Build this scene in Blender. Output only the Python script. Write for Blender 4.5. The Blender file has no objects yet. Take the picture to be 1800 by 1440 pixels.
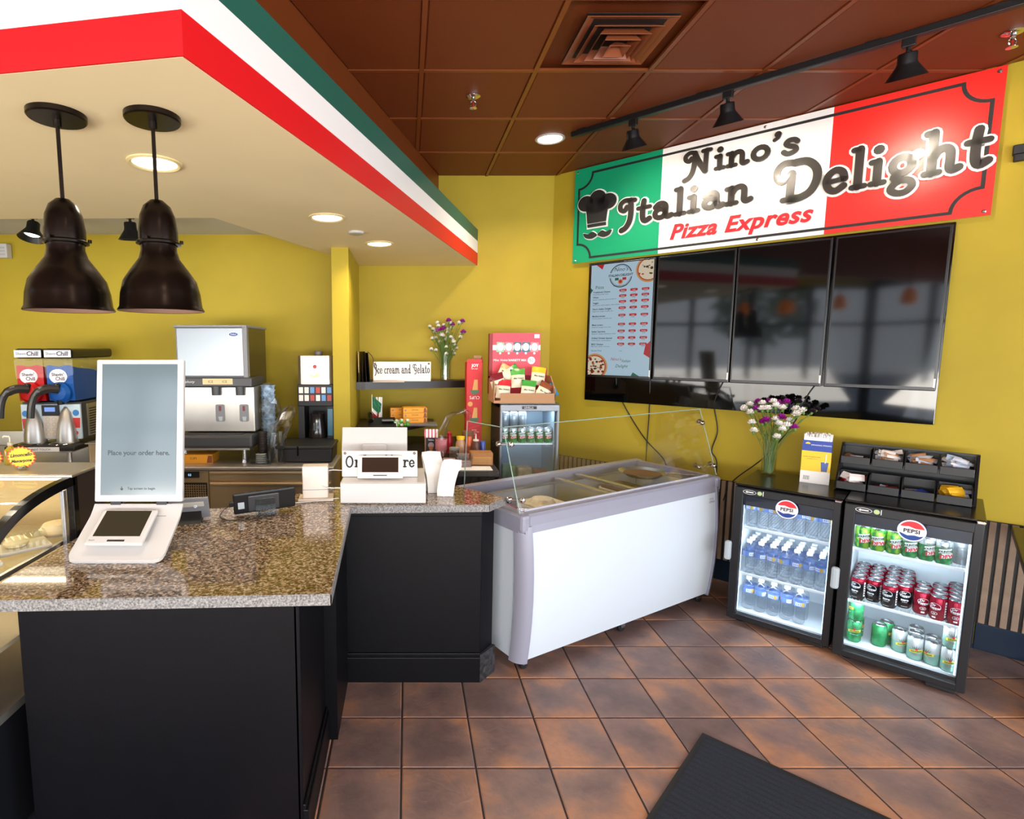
import bpy, bmesh, math, random
from mathutils import Matrix, Vector
random.seed(7)
PI = math.pi
SC = bpy.context.scene
COL = SC.collection

# ------------------------------------------------------------------ camera, world, light, exposure
cd = bpy.data.cameras.new('camera'); cam = bpy.data.objects.new('camera', cd); COL.objects.link(cam)
cam.location = (0, 0, 1.70)
cam.rotation_euler = (PI / 2 - math.atan(110 / 960), 0, 0)
cd.sensor_width = 36; cd.lens = 960 / 1800 * 36; cd.shift_x = (900 - 715) / 1800
cd.clip_start = 0.02
SC.camera = cam
SC.view_settings.view_transform = 'Standard'; SC.view_settings.look = 'None'
SC.view_settings.gamma = 1; SC.view_settings.use_curve_mapping = False
SC.view_settings.exposure = -0.75
SC.cycles.max_bounces = 10; SC.cycles.transparent_max_bounces = 32; SC.cycles.glossy_bounces = 6
SC.cycles.diffuse_bounces = 5; SC.cycles.sample_clamp_indirect = 6; SC.cycles.caustics_reflective = False

w = bpy.data.worlds.new('sky'); SC.world = w; w.use_nodes = True
nt = w.node_tree; bg = nt.nodes['Background']
tc = nt.nodes.new('ShaderNodeTexCoord'); sx = nt.nodes.new('ShaderNodeSeparateXYZ'); cr = nt.nodes.new('ShaderNodeValToRGB')
nt.links.new(tc.outputs['Generated'], sx.inputs[0]); nt.links.new(sx.outputs['Z'], cr.inputs[0]); nt.links.new(cr.outputs[0], bg.inputs[0])
cr.color_ramp.elements[0].color = (0.86, 0.92, 1.0, 1); cr.color_ramp.elements[1].color = (0.42, 0.62, 1.0, 1)
bg.inputs[1].default_value = 6.0

def light(name, kind, loc, energy, color=(1, 1, 1), rot=(0, 0, 0), **k):
    d = bpy.data.lights.new(name, kind); d.energy = energy; d.color = color
    for a, b in k.items():
        setattr(d, a, b)
    o = bpy.data.objects.new(name, d); o.location = loc; o.rotation_euler = rot; COL.objects.link(o)
    return o
# daylight through the shop windows (area lights fill the panes of the storefront behind and to the right of the camera)
DAY = (0.86, 0.93, 1.0)
light('window_daylight_back', 'AREA', (0.6, -3.15, 1.65), 300, DAY, (PI / 2 + .3, 0, 0), shape='RECTANGLE', size=8.4, size_y=2.5)
light('window_daylight_right', 'AREA', (4.95, -0.9, 1.65), 280, (.74, .86, 1.0), (PI / 2 + .15, 0, PI / 2), shape='RECTANGLE', size=3.6, size_y=2.5)
light('window_daylight_left', 'AREA', (-4.95, -0.6, 1.65), 25, DAY, (PI / 2 + .3, 0, -PI / 2), shape='RECTANGLE', size=4.0, size_y=2.5)
light('window_pavement_bounce_back', 'AREA', (0.2, -3.1, .95), 800, (1, .93, .82), (PI / 2 + .85, 0, 0), shape='RECTANGLE', size=8.4, size_y=.9)  # added fill aimed upward to brighten the soffit underside, no lamp stands here
light('window_pavement_bounce_left', 'AREA', (-4.9, -0.6, .95), 190, (1, .93, .82), (PI / 2 + .8, 0, -PI / 2), shape='RECTANGLE', size=4.0, size_y=.9)  # second added fill for the soffit, from the left side
WARM = (1.0, 0.86, 0.66)
for i, (x, y, z, e) in enumerate([(-.973, 2.204, 2.395, 7), (-.437, 3.097, 2.395, 4), (-.188, 3.86, 2.395, 13), (-2.3, 2.5, 2.395, 9), (-1.45, 3.36, 2.565, 7), (-2.9, 3.36, 2.565, 5), (1.009, 4.037, 3.145, 22),
                       (0.4, 0.0, 3.145, 14), (2.3, 0.2, 3.145, 14), (-1.2, -1.2, 3.145, 14), (2.3, -1.4, 3.145, 14)]):  # this dining-side row and both kitchen beams are added, unseen fill lamps
    light('downlight_beam', 'AREA', (x, y, z), e, WARM, shape='DISK', size=.11, spread=2.4)
for s, t, e in ((-1.55, 3.62, 50), (-1.02, 3.58, 55), (-.27, 3.54, 110)):
    p = Vector(((s + t) / 2 ** .5, (t - s) / 2 ** .5, 2.97)); q = Vector(((s + 4.35) / 2 ** .5, (4.35 - s) / 2 ** .5, 2.72))
    light('track_beam', 'SPOT', p, e, WARM, (q - p).to_track_quat('-Z', 'Y').to_euler(), spot_size=1.5, spot_blend=1, shadow_soft_size=.035)
for x, y, tx, ty, tz, e in ((-3.3, 3.55, -3.4, 4.4, 1.6, 3), (-2.33, 3.6, -2.0, 4.4, 1.75, 6), (-1.62, 3.7, -1.0, 4.4, 2.25, 5)):
    p = Vector((x, y, 2.33)); q = Vector((tx, ty, tz))
    light('kitchen_track_beam', 'SPOT', p, e, (1, .93, .72), (q - p).to_track_quat('-Z', 'Y').to_euler(), spot_size=1.7, spot_blend=.9, shadow_soft_size=.035)

# ------------------------------------------------------------------ helpers
def lin(h):
    h = h.lstrip('#'); r = [int(h[i:i + 2], 16) / 255 for i in (0, 2, 4)]
    return tuple(v / 12.92 if v <= .04045 else ((v + .055) / 1.055) ** 2.4 for v in r)
MATS = {}
def mat(name, col='#888888', rough=.5, metal=0, spec=.5, noise=0, scale=30, bump=0, bscale=200, emit=0, coat=0, ecol=None):
    if name in MATS: return MATS[name]
    m = bpy.data.materials.new(name); m.use_nodes = True; MATS[name] = m
    t = m.node_tree; b = t.nodes['Principled BSDF']; c = lin(col) if isinstance(col, str) else col
    b.inputs['Base Color'].default_value = (*c, 1); b.inputs['Roughness'].default_value = rough; b.inputs['Metallic'].default_value = metal
    b.inputs['Specular IOR Level'].default_value = spec; b.inputs['Coat Weight'].default_value = coat
    if emit:
        b.inputs['Emission Color'].default_value = (*(lin(ecol) if ecol else c), 1); b.inputs['Emission Strength'].default_value = emit
    if noise or bump:
        tcn = t.nodes.new('ShaderNodeTexCoord')
    if noise:
        n = t.nodes.new('ShaderNodeTexNoise'); n.inputs['Scale'].default_value = scale; n.inputs['Detail'].default_value = 5
        t.links.new(tcn.outputs['Object'], n.inputs['Vector'])
        r = t.nodes.new('ShaderNodeValToRGB'); r.color_ramp.elements[0].position = .3; r.color_ramp.elements[1].position = .7
        r.color_ramp.elements[0].color = (*[v * (1 - noise) for v in c], 1); r.color_ramp.elements[1].color = (*[min(1, v * (1 + noise)) for v in c], 1)
        t.links.new(n.outputs[0], r.inputs[0]); t.links.new(r.outputs[0], b.inputs['Base Color'])
    if bump:
        n = t.nodes.new('ShaderNodeTexNoise'); n.inputs['Scale'].default_value = bscale; n.inputs['Detail'].default_value = 3
        t.links.new(tcn.outputs['Object'], n.inputs['Vector'])
        bp = t.nodes.new('ShaderNodeBump'); bp.inputs['Strength'].default_value = bump; bp.inputs['Distance'].default_value = .002
        t.links.new(n.outputs[0], bp.inputs['Height']); t.links.new(bp.outputs[0], b.inputs['Normal'])
    return m
def glass(name, tint=(1, 1, 1), refl=1.0, rough=.0):
    if name in MATS: return MATS[name]
    m = bpy.data.materials.new(name); m.use_nodes = True; MATS[name] = m
    t = m.node_tree; t.nodes.clear()
    o = t.nodes.new('ShaderNodeOutputMaterial'); mx = t.nodes.new('ShaderNodeMixShader'); tr = t.nodes.new('ShaderNodeBsdfTransparent')
    gl = t.nodes.new('ShaderNodeBsdfGlossy'); lw = t.nodes.new('ShaderNodeFresnel'); lw.inputs[0].default_value = 1.45
    mm = t.nodes.new('ShaderNodeMath'); mm.operation = 'MULTIPLY'; mm.inputs[1].default_value = refl
    tr.inputs[0].default_value = (*tint, 1); gl.inputs['Roughness'].default_value = rough
    geo = t.nodes.new('ShaderNodeNewGeometry'); ma = t.nodes.new('ShaderNodeMath'); ma.operation = 'MULTIPLY_ADD'; ma.inputs[1].default_value = 1 / 1.45 - 1.45; ma.inputs[2].default_value = 1.45
    t.links.new(geo.outputs['Backfacing'], ma.inputs[0]); t.links.new(ma.outputs[0], lw.inputs[0])      # a pane reflects alike from both faces
    t.links.new(lw.outputs[0], mm.inputs[0]); t.links.new(mm.outputs[0], mx.inputs[0]); t.links.new(tr.outputs[0], mx.inputs[1]); t.links.new(gl.outputs[0], mx.inputs[2])
    t.links.new(mx.outputs[0], o.inputs[0])
    return m

TXT = {}
def text_geo(body, size, extrude=0, align='CENTER', offset=0, shear=0, spacing=1.0):
    k = (body, size, extrude, align, offset, shear, spacing)
    if k in TXT: return TXT[k]
    cu = bpy.data.curves.new('t', 'FONT'); cu.body = body; cu.size = size; cu.extrude = extrude; cu.align_x = align; cu.align_y = 'BOTTOM_BASELINE'
    cu.offset = offset; cu.shear = shear; cu.space_character = spacing; cu.resolution_u = 2 if size < .05 else 4
    ob = bpy.data.objects.new('t', cu); me = bpy.data.meshes.new_from_object(ob)
    g = ([tuple(v.co) for v in me.vertices], [tuple(p.vertices) for p in me.polygons])
    bpy.data.objects.remove(ob); bpy.data.curves.remove(cu); bpy.data.meshes.remove(me)
    TXT[k] = g
    return g

class MB:
    """collects geometry; build() links it as one mesh object"""
    def __init__(s): s.v = []; s.f = []; s.m = []; s.smooth_from = None
    def add(s, v, f, mi=0, M=None):
        n = len(s.v)
        s.v += [tuple(M @ Vector(p)) for p in v] if M else [tuple(p) for p in v]
        s.f += [tuple(i + n for i in q) for q in f]; s.m += [mi] * len(f)
        return s
    def box(s, x0, x1, y0, y1, z0, z1, mi=0, M=None):
        v = [(x, y, z) for x in (x0, x1) for y in (y0, y1) for z in (z0, z1)]
        return s.add(v, [(0, 1, 3, 2), (4, 6, 7, 5), (0, 4, 5, 1), (2, 3, 7, 6), (0, 2, 6, 4), (1, 5, 7, 3)], mi, M)
    def bbox(s, x0, x1, y0, y1, z0, z1, r=.005, mi=0, M=None, seg=2):
        bm = bmesh.new(); t = MB().box(x0, x1, y0, y1, z0, z1); vs = [bm.verts.new(p) for p in t.v]
        for q in t.f: bm.faces.new([vs[i] for i in q])
        bmesh.ops.bevel(bm, geom=bm.edges[:], offset=r, segments=seg, affect='EDGES', profile=.5)
        bm.verts.index_update(); v = [p.co[:] for p in bm.verts]; f = [[p.index for p in q.verts] for q in bm.faces]; bm.free()
        return s.add(v, f, mi, M)
    def prism(s, poly, a, b, axis='z', mi=0, M=None):
        n = len(poly)
        if axis == 'z': g = lambda p, h: (p[0], p[1], h)
        elif axis == 'y': g = lambda p, h: (p[0], h, p[1])
        else: g = lambda p, h: (h, p[0], p[1])
        v = [g(p, a) for p in poly] + [g(p, b) for p in poly]
        f = [tuple(range(n))[::-1], tuple(range(n, 2 * n))] + [(i, (i + 1) % n, n + (i + 1) % n, n + i) for i in range(n)]
        return s.add(v, f, mi, M)
    def lathe(s, prof, n=16, M=None, mi=0, mis=None, cap=False):
        v = []; f = []; mm = []
        for r, z in prof:
            v += [(r * math.cos(2 * PI * i / n), r * math.sin(2 * PI * i / n), z) for i in range(n)]
        for k in range(len(prof) - 1):
            for i in range(n):
                j = (i + 1) % n
                f.append((k * n + i, k * n + j, (k + 1) * n + j, (k + 1) * n + i)); mm.append(mis[k] if mis else mi)
        if cap:
            f.append(tuple(range(n))[::-1]); mm.append(mis[0] if mis else mi); f.append(tuple(range((len(prof) - 1) * n, len(prof) * n))); mm.append(mis[-1] if mis else mi)
        s.add(v, f, mi, M); s.m[-len(f):] = mm
        return s
    def tube(s, pts, r, n=8, mi=0, M=None, closed=False):
        P = [Vector(p) for p in pts]; L = len(P); v = []; f = []
        R = r if isinstance(r, (list, tuple)) else [r] * L
        prev = None
        for i in range(L):
            if closed: d = P[(i + 1) % L] - P[i - 1]
            else: d = P[min(i + 1, L - 1)] - P[max(i - 1, 0)]
            d.normalize()
            u = prev - d * prev.dot(d) if prev is not None else d.orthogonal()
            if u.length < 1e-5: u = d.orthogonal()
            u.normalize(); prev = u; w_ = d.cross(u)
            v += [tuple(P[i] + R[i] * (u * math.cos(2 * PI * k / n) + w_ * math.sin(2 * PI * k / n))) for k in range(n)]
        for i in range(L if closed else L - 1):
            for k in range(n):
                f.append((i * n + k, i * n + (k + 1) % n, ((i + 1) % L) * n + (k + 1) % n, ((i + 1) % L) * n + k))
        if not closed:
            f += [tuple(range(n))[::-1], tuple(range((L - 1) * n, L * n))]
        return s.add(v, f, mi, M)
    def quad(s, a, b, c, d, mi=0): return s.add([a, b, c, d], [(0, 1, 2, 3)], mi)
    def plane_poly(s, pts2, o, ex, ey, mi=0):
        o, ex, ey = Vector(o), Vector(ex), Vector(ey)
        return s.add([o + ex * p[0] + ey * p[1] for p in pts2], [tuple(range(len(pts2)))], mi)
    def text(s, body, size, o, ex=(1, 0, 0), ey=(0, 0, 1), mi=0, **k):
        v, f = text_geo(body, size, **k); o, ex, ey = Vector(o), Vector(ex).normalized(), Vector(ey).normalized(); nn = ex.cross(ey)
        return s.add([o + ex * p[0] + ey * p[1] + nn * p[2] for p in v], f, mi)
    def wrap_text(s, body, size, R, z, phi, mi=0, slope=0, **k):
        v, f = text_geo(body, size, **k)
        return s.add([(R * math.cos(phi + p[0] / R), R * math.sin(phi + p[0] / R), z + p[1] + slope * p[0]) for p in v], f, mi)
    def build(s, name, mats, parent=None, loc=None, rot=None, smooth=False, angle=.6):
        me = bpy.data.meshes.new(name); me.from_pydata(s.v, [], s.f)
        mats = mats if isinstance(mats, (list, tuple)) else [mats]
        for m in mats: me.materials.append(m)
        me.polygons.foreach_set('material_index', s.m)
        bm = bmesh.new(); bm.from_mesh(me); bmesh.ops.recalc_face_normals(bm, faces=bm.faces[:]); bm.to_mesh(me); bm.free()
        if smooth:
            me.polygons.foreach_set('use_smooth', [True] * len(me.polygons)); me.set_sharp_from_angle(angle=angle)
        me.update()
        o = bpy.data.objects.new(name, me); COL.objects.link(o)
        if parent: o.parent = parent
        if loc: o.location = loc
        if rot: o.rotation_euler = rot
        return o
def tag(o, label=None, cat=None, group=None, kind=None):
    if label: o['label'] = label
    if cat: o['category'] = cat
    if group: o['group'] = group
    if kind: o['kind'] = kind
    return o
def thing(name, label, cat, loc=(0, 0, 0), rz=0, group=None):
    o = bpy.data.objects.new(name, None); o.empty_display_size = .1; COL.objects.link(o); o.location = loc; o.rotation_euler = (0, 0, rz)
    return tag(o, label, cat, group)
def copy_tree(o, parent=None):
    c = o.copy(); COL.objects.link(c)
    if parent: c.parent = parent
    for ch in [x for x in KIDS.get(o.name, [])]: copy_tree(ch, c)
    return c
KIDS = {}
def learn(root):
    """remember the children of a prototype, so that copying it needs no scene search"""
    def go(o):
        ks = [x for x in bpy.data.objects if x.parent == o]; KIDS[o.name] = ks
        for k in ks: go(k)
    go(root); return root
def place(root, loc, rz, label, group=None, first=False):
    c = root if first else copy_tree(root)
    c.location = loc; c.rotation_euler = (0, 0, rz); c['label'] = label
    if group: c['group'] = group
    return c
def T(x=0, y=0, z=0, rz=0, rx=0, ry=0, s=1):
    M = Matrix.Translation((x, y, z)) @ Matrix.Rotation(rz, 4, 'Z') @ Matrix.Rotation(rx, 4, 'X') @ Matrix.Rotation(ry, 4, 'Y')
    return M @ Matrix.Scale(s, 4) if s != 1 else M
def arc(cx, cy, r, a0, a1, n=8, ry=None):
    ry = r if ry is None else ry
    return [(cx + r * math.cos(a0 + (a1 - a0) * i / n), cy + ry * math.sin(a0 + (a1 - a0) * i / n)) for i in range(n + 1)]
def rrect(x0, x1, y0, y1, r, n=4):
    return arc(x1 - r, y1 - r, r, 0, PI / 2, n) + arc(x0 + r, y1 - r, r, PI / 2, PI, n) + arc(x0 + r, y0 + r, r, PI, 1.5 * PI, n) + arc(x1 - r, y0 + r, r, 1.5 * PI, 2 * PI, n)
def smooth(pts, k=5):
    P = [pts[0]] + list(pts) + [pts[-1]]; out = []
    for i in range(1, len(P) - 2):
        p0, p1, p2, p3 = [Vector((*q, 0)[:3]) if len(q) == 2 else Vector(q) for q in P[i - 1:i + 3]]
        for j in range(k):
            t = j / k
            out.append(.5 * (2 * p1 + (p2 - p0) * t + (2 * p0 - 5 * p1 + 4 * p2 - p3) * t * t + (3 * p1 - p0 - 3 * p2 + p3) * t ** 3))
    out.append(Vector((*pts[-1], 0)[:3]) if len(pts[-1]) == 2 else Vector(pts[-1]))
    return out
Q = -PI / 4            # the slanted wall's frame: local x runs along it to the right, local y points into it
WT = 6.16 / 2 ** .5    # its distance
def W(s_, t_, z=0): return ((s_ + t_) / 2 ** .5, (t_ - s_) / 2 ** .5, z)

# ---- hand-drawn slab letters of the shop sign, as strokes (x-height .62, capitals 1)
def ell(cx, cy, rx, ry): return [(cx + rx * math.cos(a * PI / 8), cy + ry * math.sin(a * PI / 8)) for a in range(17)]
_b = lambda x: ([(x - .12, .055), (x + .14, .055)], .11, 0)
_s = lambda x, y=.575: ([(x - .13, y), (x, y)], .11, 0)
_arch = lambda x: ([(x, .36), (x + .09, .53), (x + .22, .585), (x + .32, .5), (x + .335, .3), (x + .335, .13), (x + .39, .05), (x + .5, .09)], .145, 1)
GL = {
 'i': (.40, [_s(.18), ([(.18, .575), (.18, .055)], .15, 0), _b(.18), ([(.175, .86), (.176, .861)], .2, 0)]),
 'l': (.40, [_s(.18, .97), ([(.18, .97), (.18, .055)], .155, 0), _b(.18)]),
 'n': (.74, [_s(.16), ([(.16, .575), (.16, .055)], .15, 0), _b(.16), _arch(.16)]),
 'h': (.74, [_s(.16, .97), ([(.16, .97), (.16, .055)], .15, 0), _b(.16), _arch(.16)]),
 'm': (1.06, [_s(.16), ([(.16, .575), (.16, .055)], .15, 0), _b(.16), ([(.16, .36), (.25, .53), (.36, .585), (.46, .5), (.47, .055)], .14, 1), _arch(.47)]),
 'r': (.54, [_s(.16), ([(.16, .575), (.16, .055)], .15, 0), _b(.16), ([(.16, .36), (.26, .53), (.4, .57), (.46, .5)], .145, 1)]),
 'o': (.64, [(ell(.31, .315, .215, .25), .15, 0)]),
 's': (.56, [([(.44, .48), (.35, .57), (.2, .575), (.12, .46), (.22, .355), (.36, .28), (.42, .16), (.31, .06), (.17, .05), (.07, .14)], .135, 1)]),
 "'": (.28, [([(.15, .93), (.151, .931)], .19, 0), ([(.19, .92), (.16, .8), (.06, .72)], .09, 1)]),
 't': (.5, [([(.22, .84), (.19, .5), (.2, .18), (.28, .05), (.42, .12)], .15, 1), ([(.04, .575), (.42, .575)], .11, 0)]),
 'a': (.66, [(ell(.25, .22, .16, .165), .14, 0), ([(.1, .48), (.2, .58), (.34, .57), (.42, .45), (.42, .16), (.48, .05), (.6, .09)], .145, 1)]),
 'e': (.6, [([(.12, .3), (.3, .31), (.48, .33)], .1, 0), ([(.48, .33), (.43, .5), (.28, .575), (.13, .48), (.08, .3), (.15, .12), (.3, .05), (.47, .15)], .145, 1)]),
 'c': (.56, [([(.44, .46), (.31, .57), (.15, .5), (.09, .3), (.16, .12), (.3, .05), (.47, .15)], .145, 1)]),
 'd': (.7, [(ell(.26, .3, .18, .24), .145, 0), ([(.46, .97), (.455, .15), (.52, .05), (.62, .09)], .15, 1), ([(.32, .97), (.46, .97)], .11, 0)]),
 'g': (.68, [(ell(.27, .38, .19, .19), .14, 0), ([(.42, .52), (.57, .58)], .11, 0), ([(.2, .2), (.12, .1), (.25, .04), (.44, -.01), (.5, -.14), (.38, -.27), (.2, -.27), (.08, -.17), (.14, -.05), (.25, .02)], .125, 1)]),
 'N': (1.06, [([(.38, .97), (.22, 1.02), (.07, .9), (.08, .72), (.2, .64), (.27, .76)], .125, 1), ([(.4, .96), (.38, .5), (.32, .1), (.2, -.12), (.06, -.2)], .15, 1), ([(.38, .96), (.55, .5), (.76, .06)], .17, 1), ([(.78, .97), (.77, .06)], .14, 0), ([(.66, .97), (.92, .97)], .11, 0)]),
 'I': (.62, [([(.4, .97), (.2, 1.0), (.06, .88), (.07, .68), (.2, .6), (.28, .74)], .13, 1), ([(.4, .97), (.42, .5), (.38, .15), (.26, -.08), (.12, -.16)], .16, 1), ([(.36, .97), (.54, .95)], .12, 0)]),
 'D': (1.2, [([(.5, .99), (.24, 1.02), (.08, .88), (.08, .66), (.2, .54), (.32, .62)], .14, 1), ([(.44, .72), (.42, .06)], .16, 0), ([(.26, .05), (.6, .05)], .12, 0), ([(.5, .99), (.8, .96), (1.02, .74), (1.05, .45), (.92, .17), (.68, .05), (.5, .05)], .17, 1)]),
 'G': (1.0, [([(.4, .9), (.24, 1.0), (.08, .88), (.1, .68), (.26, .62)], .12, 1), ([(.76, .84), (.6, 1.0), (.42, .92), (.36, .66), (.42, .4), (.58, .3), (.76, .42), (.76, .62), (.58, .62)], .14, 1), ([(.76, .42), (.76, .1), (.6, -.06), (.4, 0)], .13, 1)]),
 'O': (.9, [(ell(.42, .46, .3, .44), .14, 0)]),
 'H': (.95, [([(.2, .97), (.2, .05)], .15, 0), ([(.72, .97), (.72, .05)], .15, 0), ([(.2, .52), (.72, .52)], .12, 0)]),
 ' ': (.36, []),
}
def letter_width(body): return sum(GL[c][0] for c in body)
def slab_text(mb, body, p0, p1, sy, o, ex, ey, depth, grow=0, mi=0, base=0, weight=1.0):
    """strokes of the sign lettering on a plane: p0, p1 = ends of the baseline; sy = height of a capital"""
    o, ex, ey = Vector(o), Vector(ex), Vector(ey); nn = ex.cross(ey); L = letter_width(body); dx = p1[0] - p0[0]; sx_ = dx / L; x = 0
    k = (sx_ + sy) / 2
    for ch in body:
        adv, strokes = GL[ch]
        for pts, wd, sm in strokes:
            P = [(q[0], q[1]) for q in (smooth(pts, 4) if sm else pts)]
            P = [(p0[0] + (x + q[0]) * sx_, p0[1] + (p1[1] - p0[1]) * (x + q[0]) / L + q[1] * sy) for q in P]
            h = wd * k * weight / 2 + grow; n = len(P); left = []; right = []; ang0 = ang1 = 0
            for i in range(n):
                a = P[max(i - 1, 0)]; b = P[min(i + 1, n - 1)]; d = Vector((b[0] - a[0], b[1] - a[1]))
                if d.length < 1e-9: d = Vector((1, 0))
                d.normalize(); left.append((P[i][0] - d.y * h, P[i][1] + d.x * h)); right.append((P[i][0] + d.y * h, P[i][1] - d.x * h))
                if i == 0: ang0 = math.atan2(d.y, d.x)
                if i == n - 1: ang1 = math.atan2(d.y, d.x)
            def put(poly):
                m = len(poly); v = [o + ex * q[0] + ey * q[1] + nn * depth for q in poly] + [o + ex * q[0] + ey * q[1] + nn * base for q in poly]
                mb.add(v, [tuple(range(m))] + [(i, (i + 1) % m, m + (i + 1) % m, m + i) for i in range(m)], mi)
            vs = []; fs = []
            for i in range(n):
                for q, dd in ((left[i], depth), (right[i], depth), (left[i], base), (right[i], base)): vs.append(o + ex * q[0] + ey * q[1] + nn * dd)
            for i in range(n - 1):
                a = i * 4; fs += [(a + 1, a + 5, a + 4, a), (a, a + 4, a + 6, a + 2), (a + 3, a + 7, a + 5, a + 1)]
            mb.add(vs, fs, mi)
            put(arc(*P[0], h, ang0 + PI / 2, ang0 + 1.5 * PI, 5)); put(arc(*P[-1], h, ang1 - PI / 2, ang1 + PI / 2, 5))
        x += adv
# ------------------------------------------------------------------ surface materials
WALL = mat('olive paint', '#b09a2b', .55, spec=.25, noise=.05, scale=3, bump=.12, bscale=260)
CREAM = mat('cream soffit paint', '#f9e7ba', .55, spec=.3, noise=.03, scale=2, bump=.08, bscale=200)
GREYC = mat('grey kitchen ceiling', '#c9c9cc', .6)
RED = mat('red stripe paint', '#d8141c', .4, bump=.1, bscale=260); WHITEP = mat('white stripe paint', '#f4f1ee', .4, bump=.1, bscale=260); GREENP = mat('green stripe paint', '#1d5c4e', .4, bump=.1, bscale=260)
BROWN = mat('brown bulkhead paint', '#6e3413', .4, bump=.06)
BLACKP = mat('black painted wood', '#07070b', .42, spec=.18, noise=.15, scale=14, bump=.12, bscale=120)
BLK = mat('matt black', '#121214', .5); BLKG = mat('gloss black', '#0b0b0d', .16); BLKM = mat('black metal', '#1b1b1d', .35, .3)
WHT = mat('gloss white plastic', '#c6c4c2', .22, coat=.2); WHM = mat('white paper', '#f3f1ec', .7)
STEEL = mat('brushed steel', '#c2bdb5', .36, .85, noise=.06, scale=6); CHROME = mat('chrome', '#dcdcdc', .08, 1); ALU = mat('aluminium', '#c9ccd0', .25, .9)
DKG = mat('charcoal plastic', '#3b3b3d', .4); GREY = mat('mid grey plastic', '#7d7e82', .4)
GLS = glass('clear glass'); GLS2 = glass('cooler door glass', (.93, .97, 1.0)); GLG = glass('greenish glass edge', (.7, .88, .8))
INK = mat('black ink', '#141414', .6); WHITEI = mat('white ink', '#f6f6f6', .6); REDI = mat('red ink', '#d81e2c', .5)

def tile_mat():
    m = bpy.data.materials.new('slate effect floor tile'); m.use_nodes = True; t = m.node_tree; b = t.nodes['Principled BSDF']; L = t.links.new
    tcn = t.nodes.new('ShaderNodeTexCoord'); oi = t.nodes.new('ShaderNodeObjectInfo')
    off = t.nodes.new('ShaderNodeVectorMath'); off.operation = 'MULTIPLY_ADD'; off.inputs[1].default_value = (1, 1, 1)
    rv = t.nodes.new('ShaderNodeVectorMath'); rv.operation = 'SCALE'; rv.inputs[0].default_value = (37, 61, 13); L(oi.outputs['Random'], rv.inputs['Scale'])
    L(tcn.outputs['Object'], off.inputs[0]); L(rv.outputs[0], off.inputs[2])
    n1 = t.nodes.new('ShaderNodeTexNoise'); n1.inputs['Scale'].default_value = 4.2; n1.inputs['Detail'].default_value = 3; L(off.outputs[0], n1.inputs['Vector'])
    n2 = t.nodes.new('ShaderNodeTexNoise'); n2.inputs['Scale'].default_value = 28; n2.inputs['Detail'].default_value = 8; n2.inputs['Roughness'].default_value = .7; L(off.outputs[0], n2.inputs['Vector'])
    n3 = t.nodes.new('ShaderNodeTexNoise'); n3.inputs['Scale'].default_value = 16; n3.inputs['Detail'].default_value = 6; n3.inputs['Distortion'].default_value = 1.6; L(off.outputs[0], n3.inputs['Vector'])
    sep = t.nodes.new('ShaderNodeSeparateXYZ'); L(tcn.outputs['Object'], sep.inputs[0])
    ax = t.nodes.new('ShaderNodeMath'); ax.operation = 'ABSOLUTE'; ay = t.nodes.new('ShaderNodeMath'); ay.operation = 'ABSOLUTE'; L(sep.outputs[0], ax.inputs[0]); L(sep.outputs[1], ay.inputs[0])
    mx = t.nodes.new('ShaderNodeMath'); mx.operation = 'MAXIMUM'; L(ax.outputs[0], mx.inputs[0]); L(ay.outputs[0], mx.inputs[1])
    ed = t.nodes.new('ShaderNodeMapRange'); ed.inputs['From Min'].default_value = .05; ed.inputs['From Max'].default_value = .15; ed.inputs['To Min'].default_value = -.05; ed.inputs['To Max'].default_value = .1; L(mx.outputs[0], ed.inputs[0])
    ad = t.nodes.new('ShaderNodeMath'); ad.operation = 'ADD'; L(ed.outputs[0], ad.inputs[0]); rr = t.nodes.new('ShaderNodeMath'); rr.operation = 'MULTIPLY_ADD'; rr.inputs[1].default_value = .2; rr.inputs[2].default_value = -.11; L(oi.outputs['Random'], rr.inputs[0]); ra = t.nodes.new('ShaderNodeMath'); L(n1.outputs[0], ra.inputs[0]); L(rr.outputs[0], ra.inputs[1]); L(ra.outputs[0], ad.inputs[1])
    r = t.nodes.new('ShaderNodeValToRGB'); e = r.color_ramp.elements; e[0].position = .36; e[0].color = (*lin('#745f5a'), 1); e[1].position = .70; e[1].color = (*lin('#b48262'), 1)
    x = e.new(.53); x.color = (*lin('#8b7066'), 1); L(ad.outputs[0], r.inputs[0])
    mm = t.nodes.new('ShaderNodeMixRGB'); mm.blend_type = 'MULTIPLY'; mm.inputs[0].default_value = .4; r2 = t.nodes.new('ShaderNodeValToRGB'); r2.color_ramp.elements[0].position = .3; r2.color_ramp.elements[1].position = .65
    r2.color_ramp.elements[0].color = (.55, .53, .54, 1); L(n2.outputs[0], r2.inputs[0]); L(r.outputs[0], mm.inputs[1]); L(r2.outputs[0], mm.inputs[2]); L(mm.outputs[0], b.inputs['Base Color'])
    bp = t.nodes.new('ShaderNodeBump'); bp.inputs['Strength'].default_value = .45; bp.inputs['Distance'].default_value = .004; L(n3.outputs[0], bp.inputs['Height']); L(bp.outputs[0], b.inputs['Normal'])
    b.inputs['Roughness'].default_value = .38; b.inputs['Specular IOR Level'].default_value = .45
    return m
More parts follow.
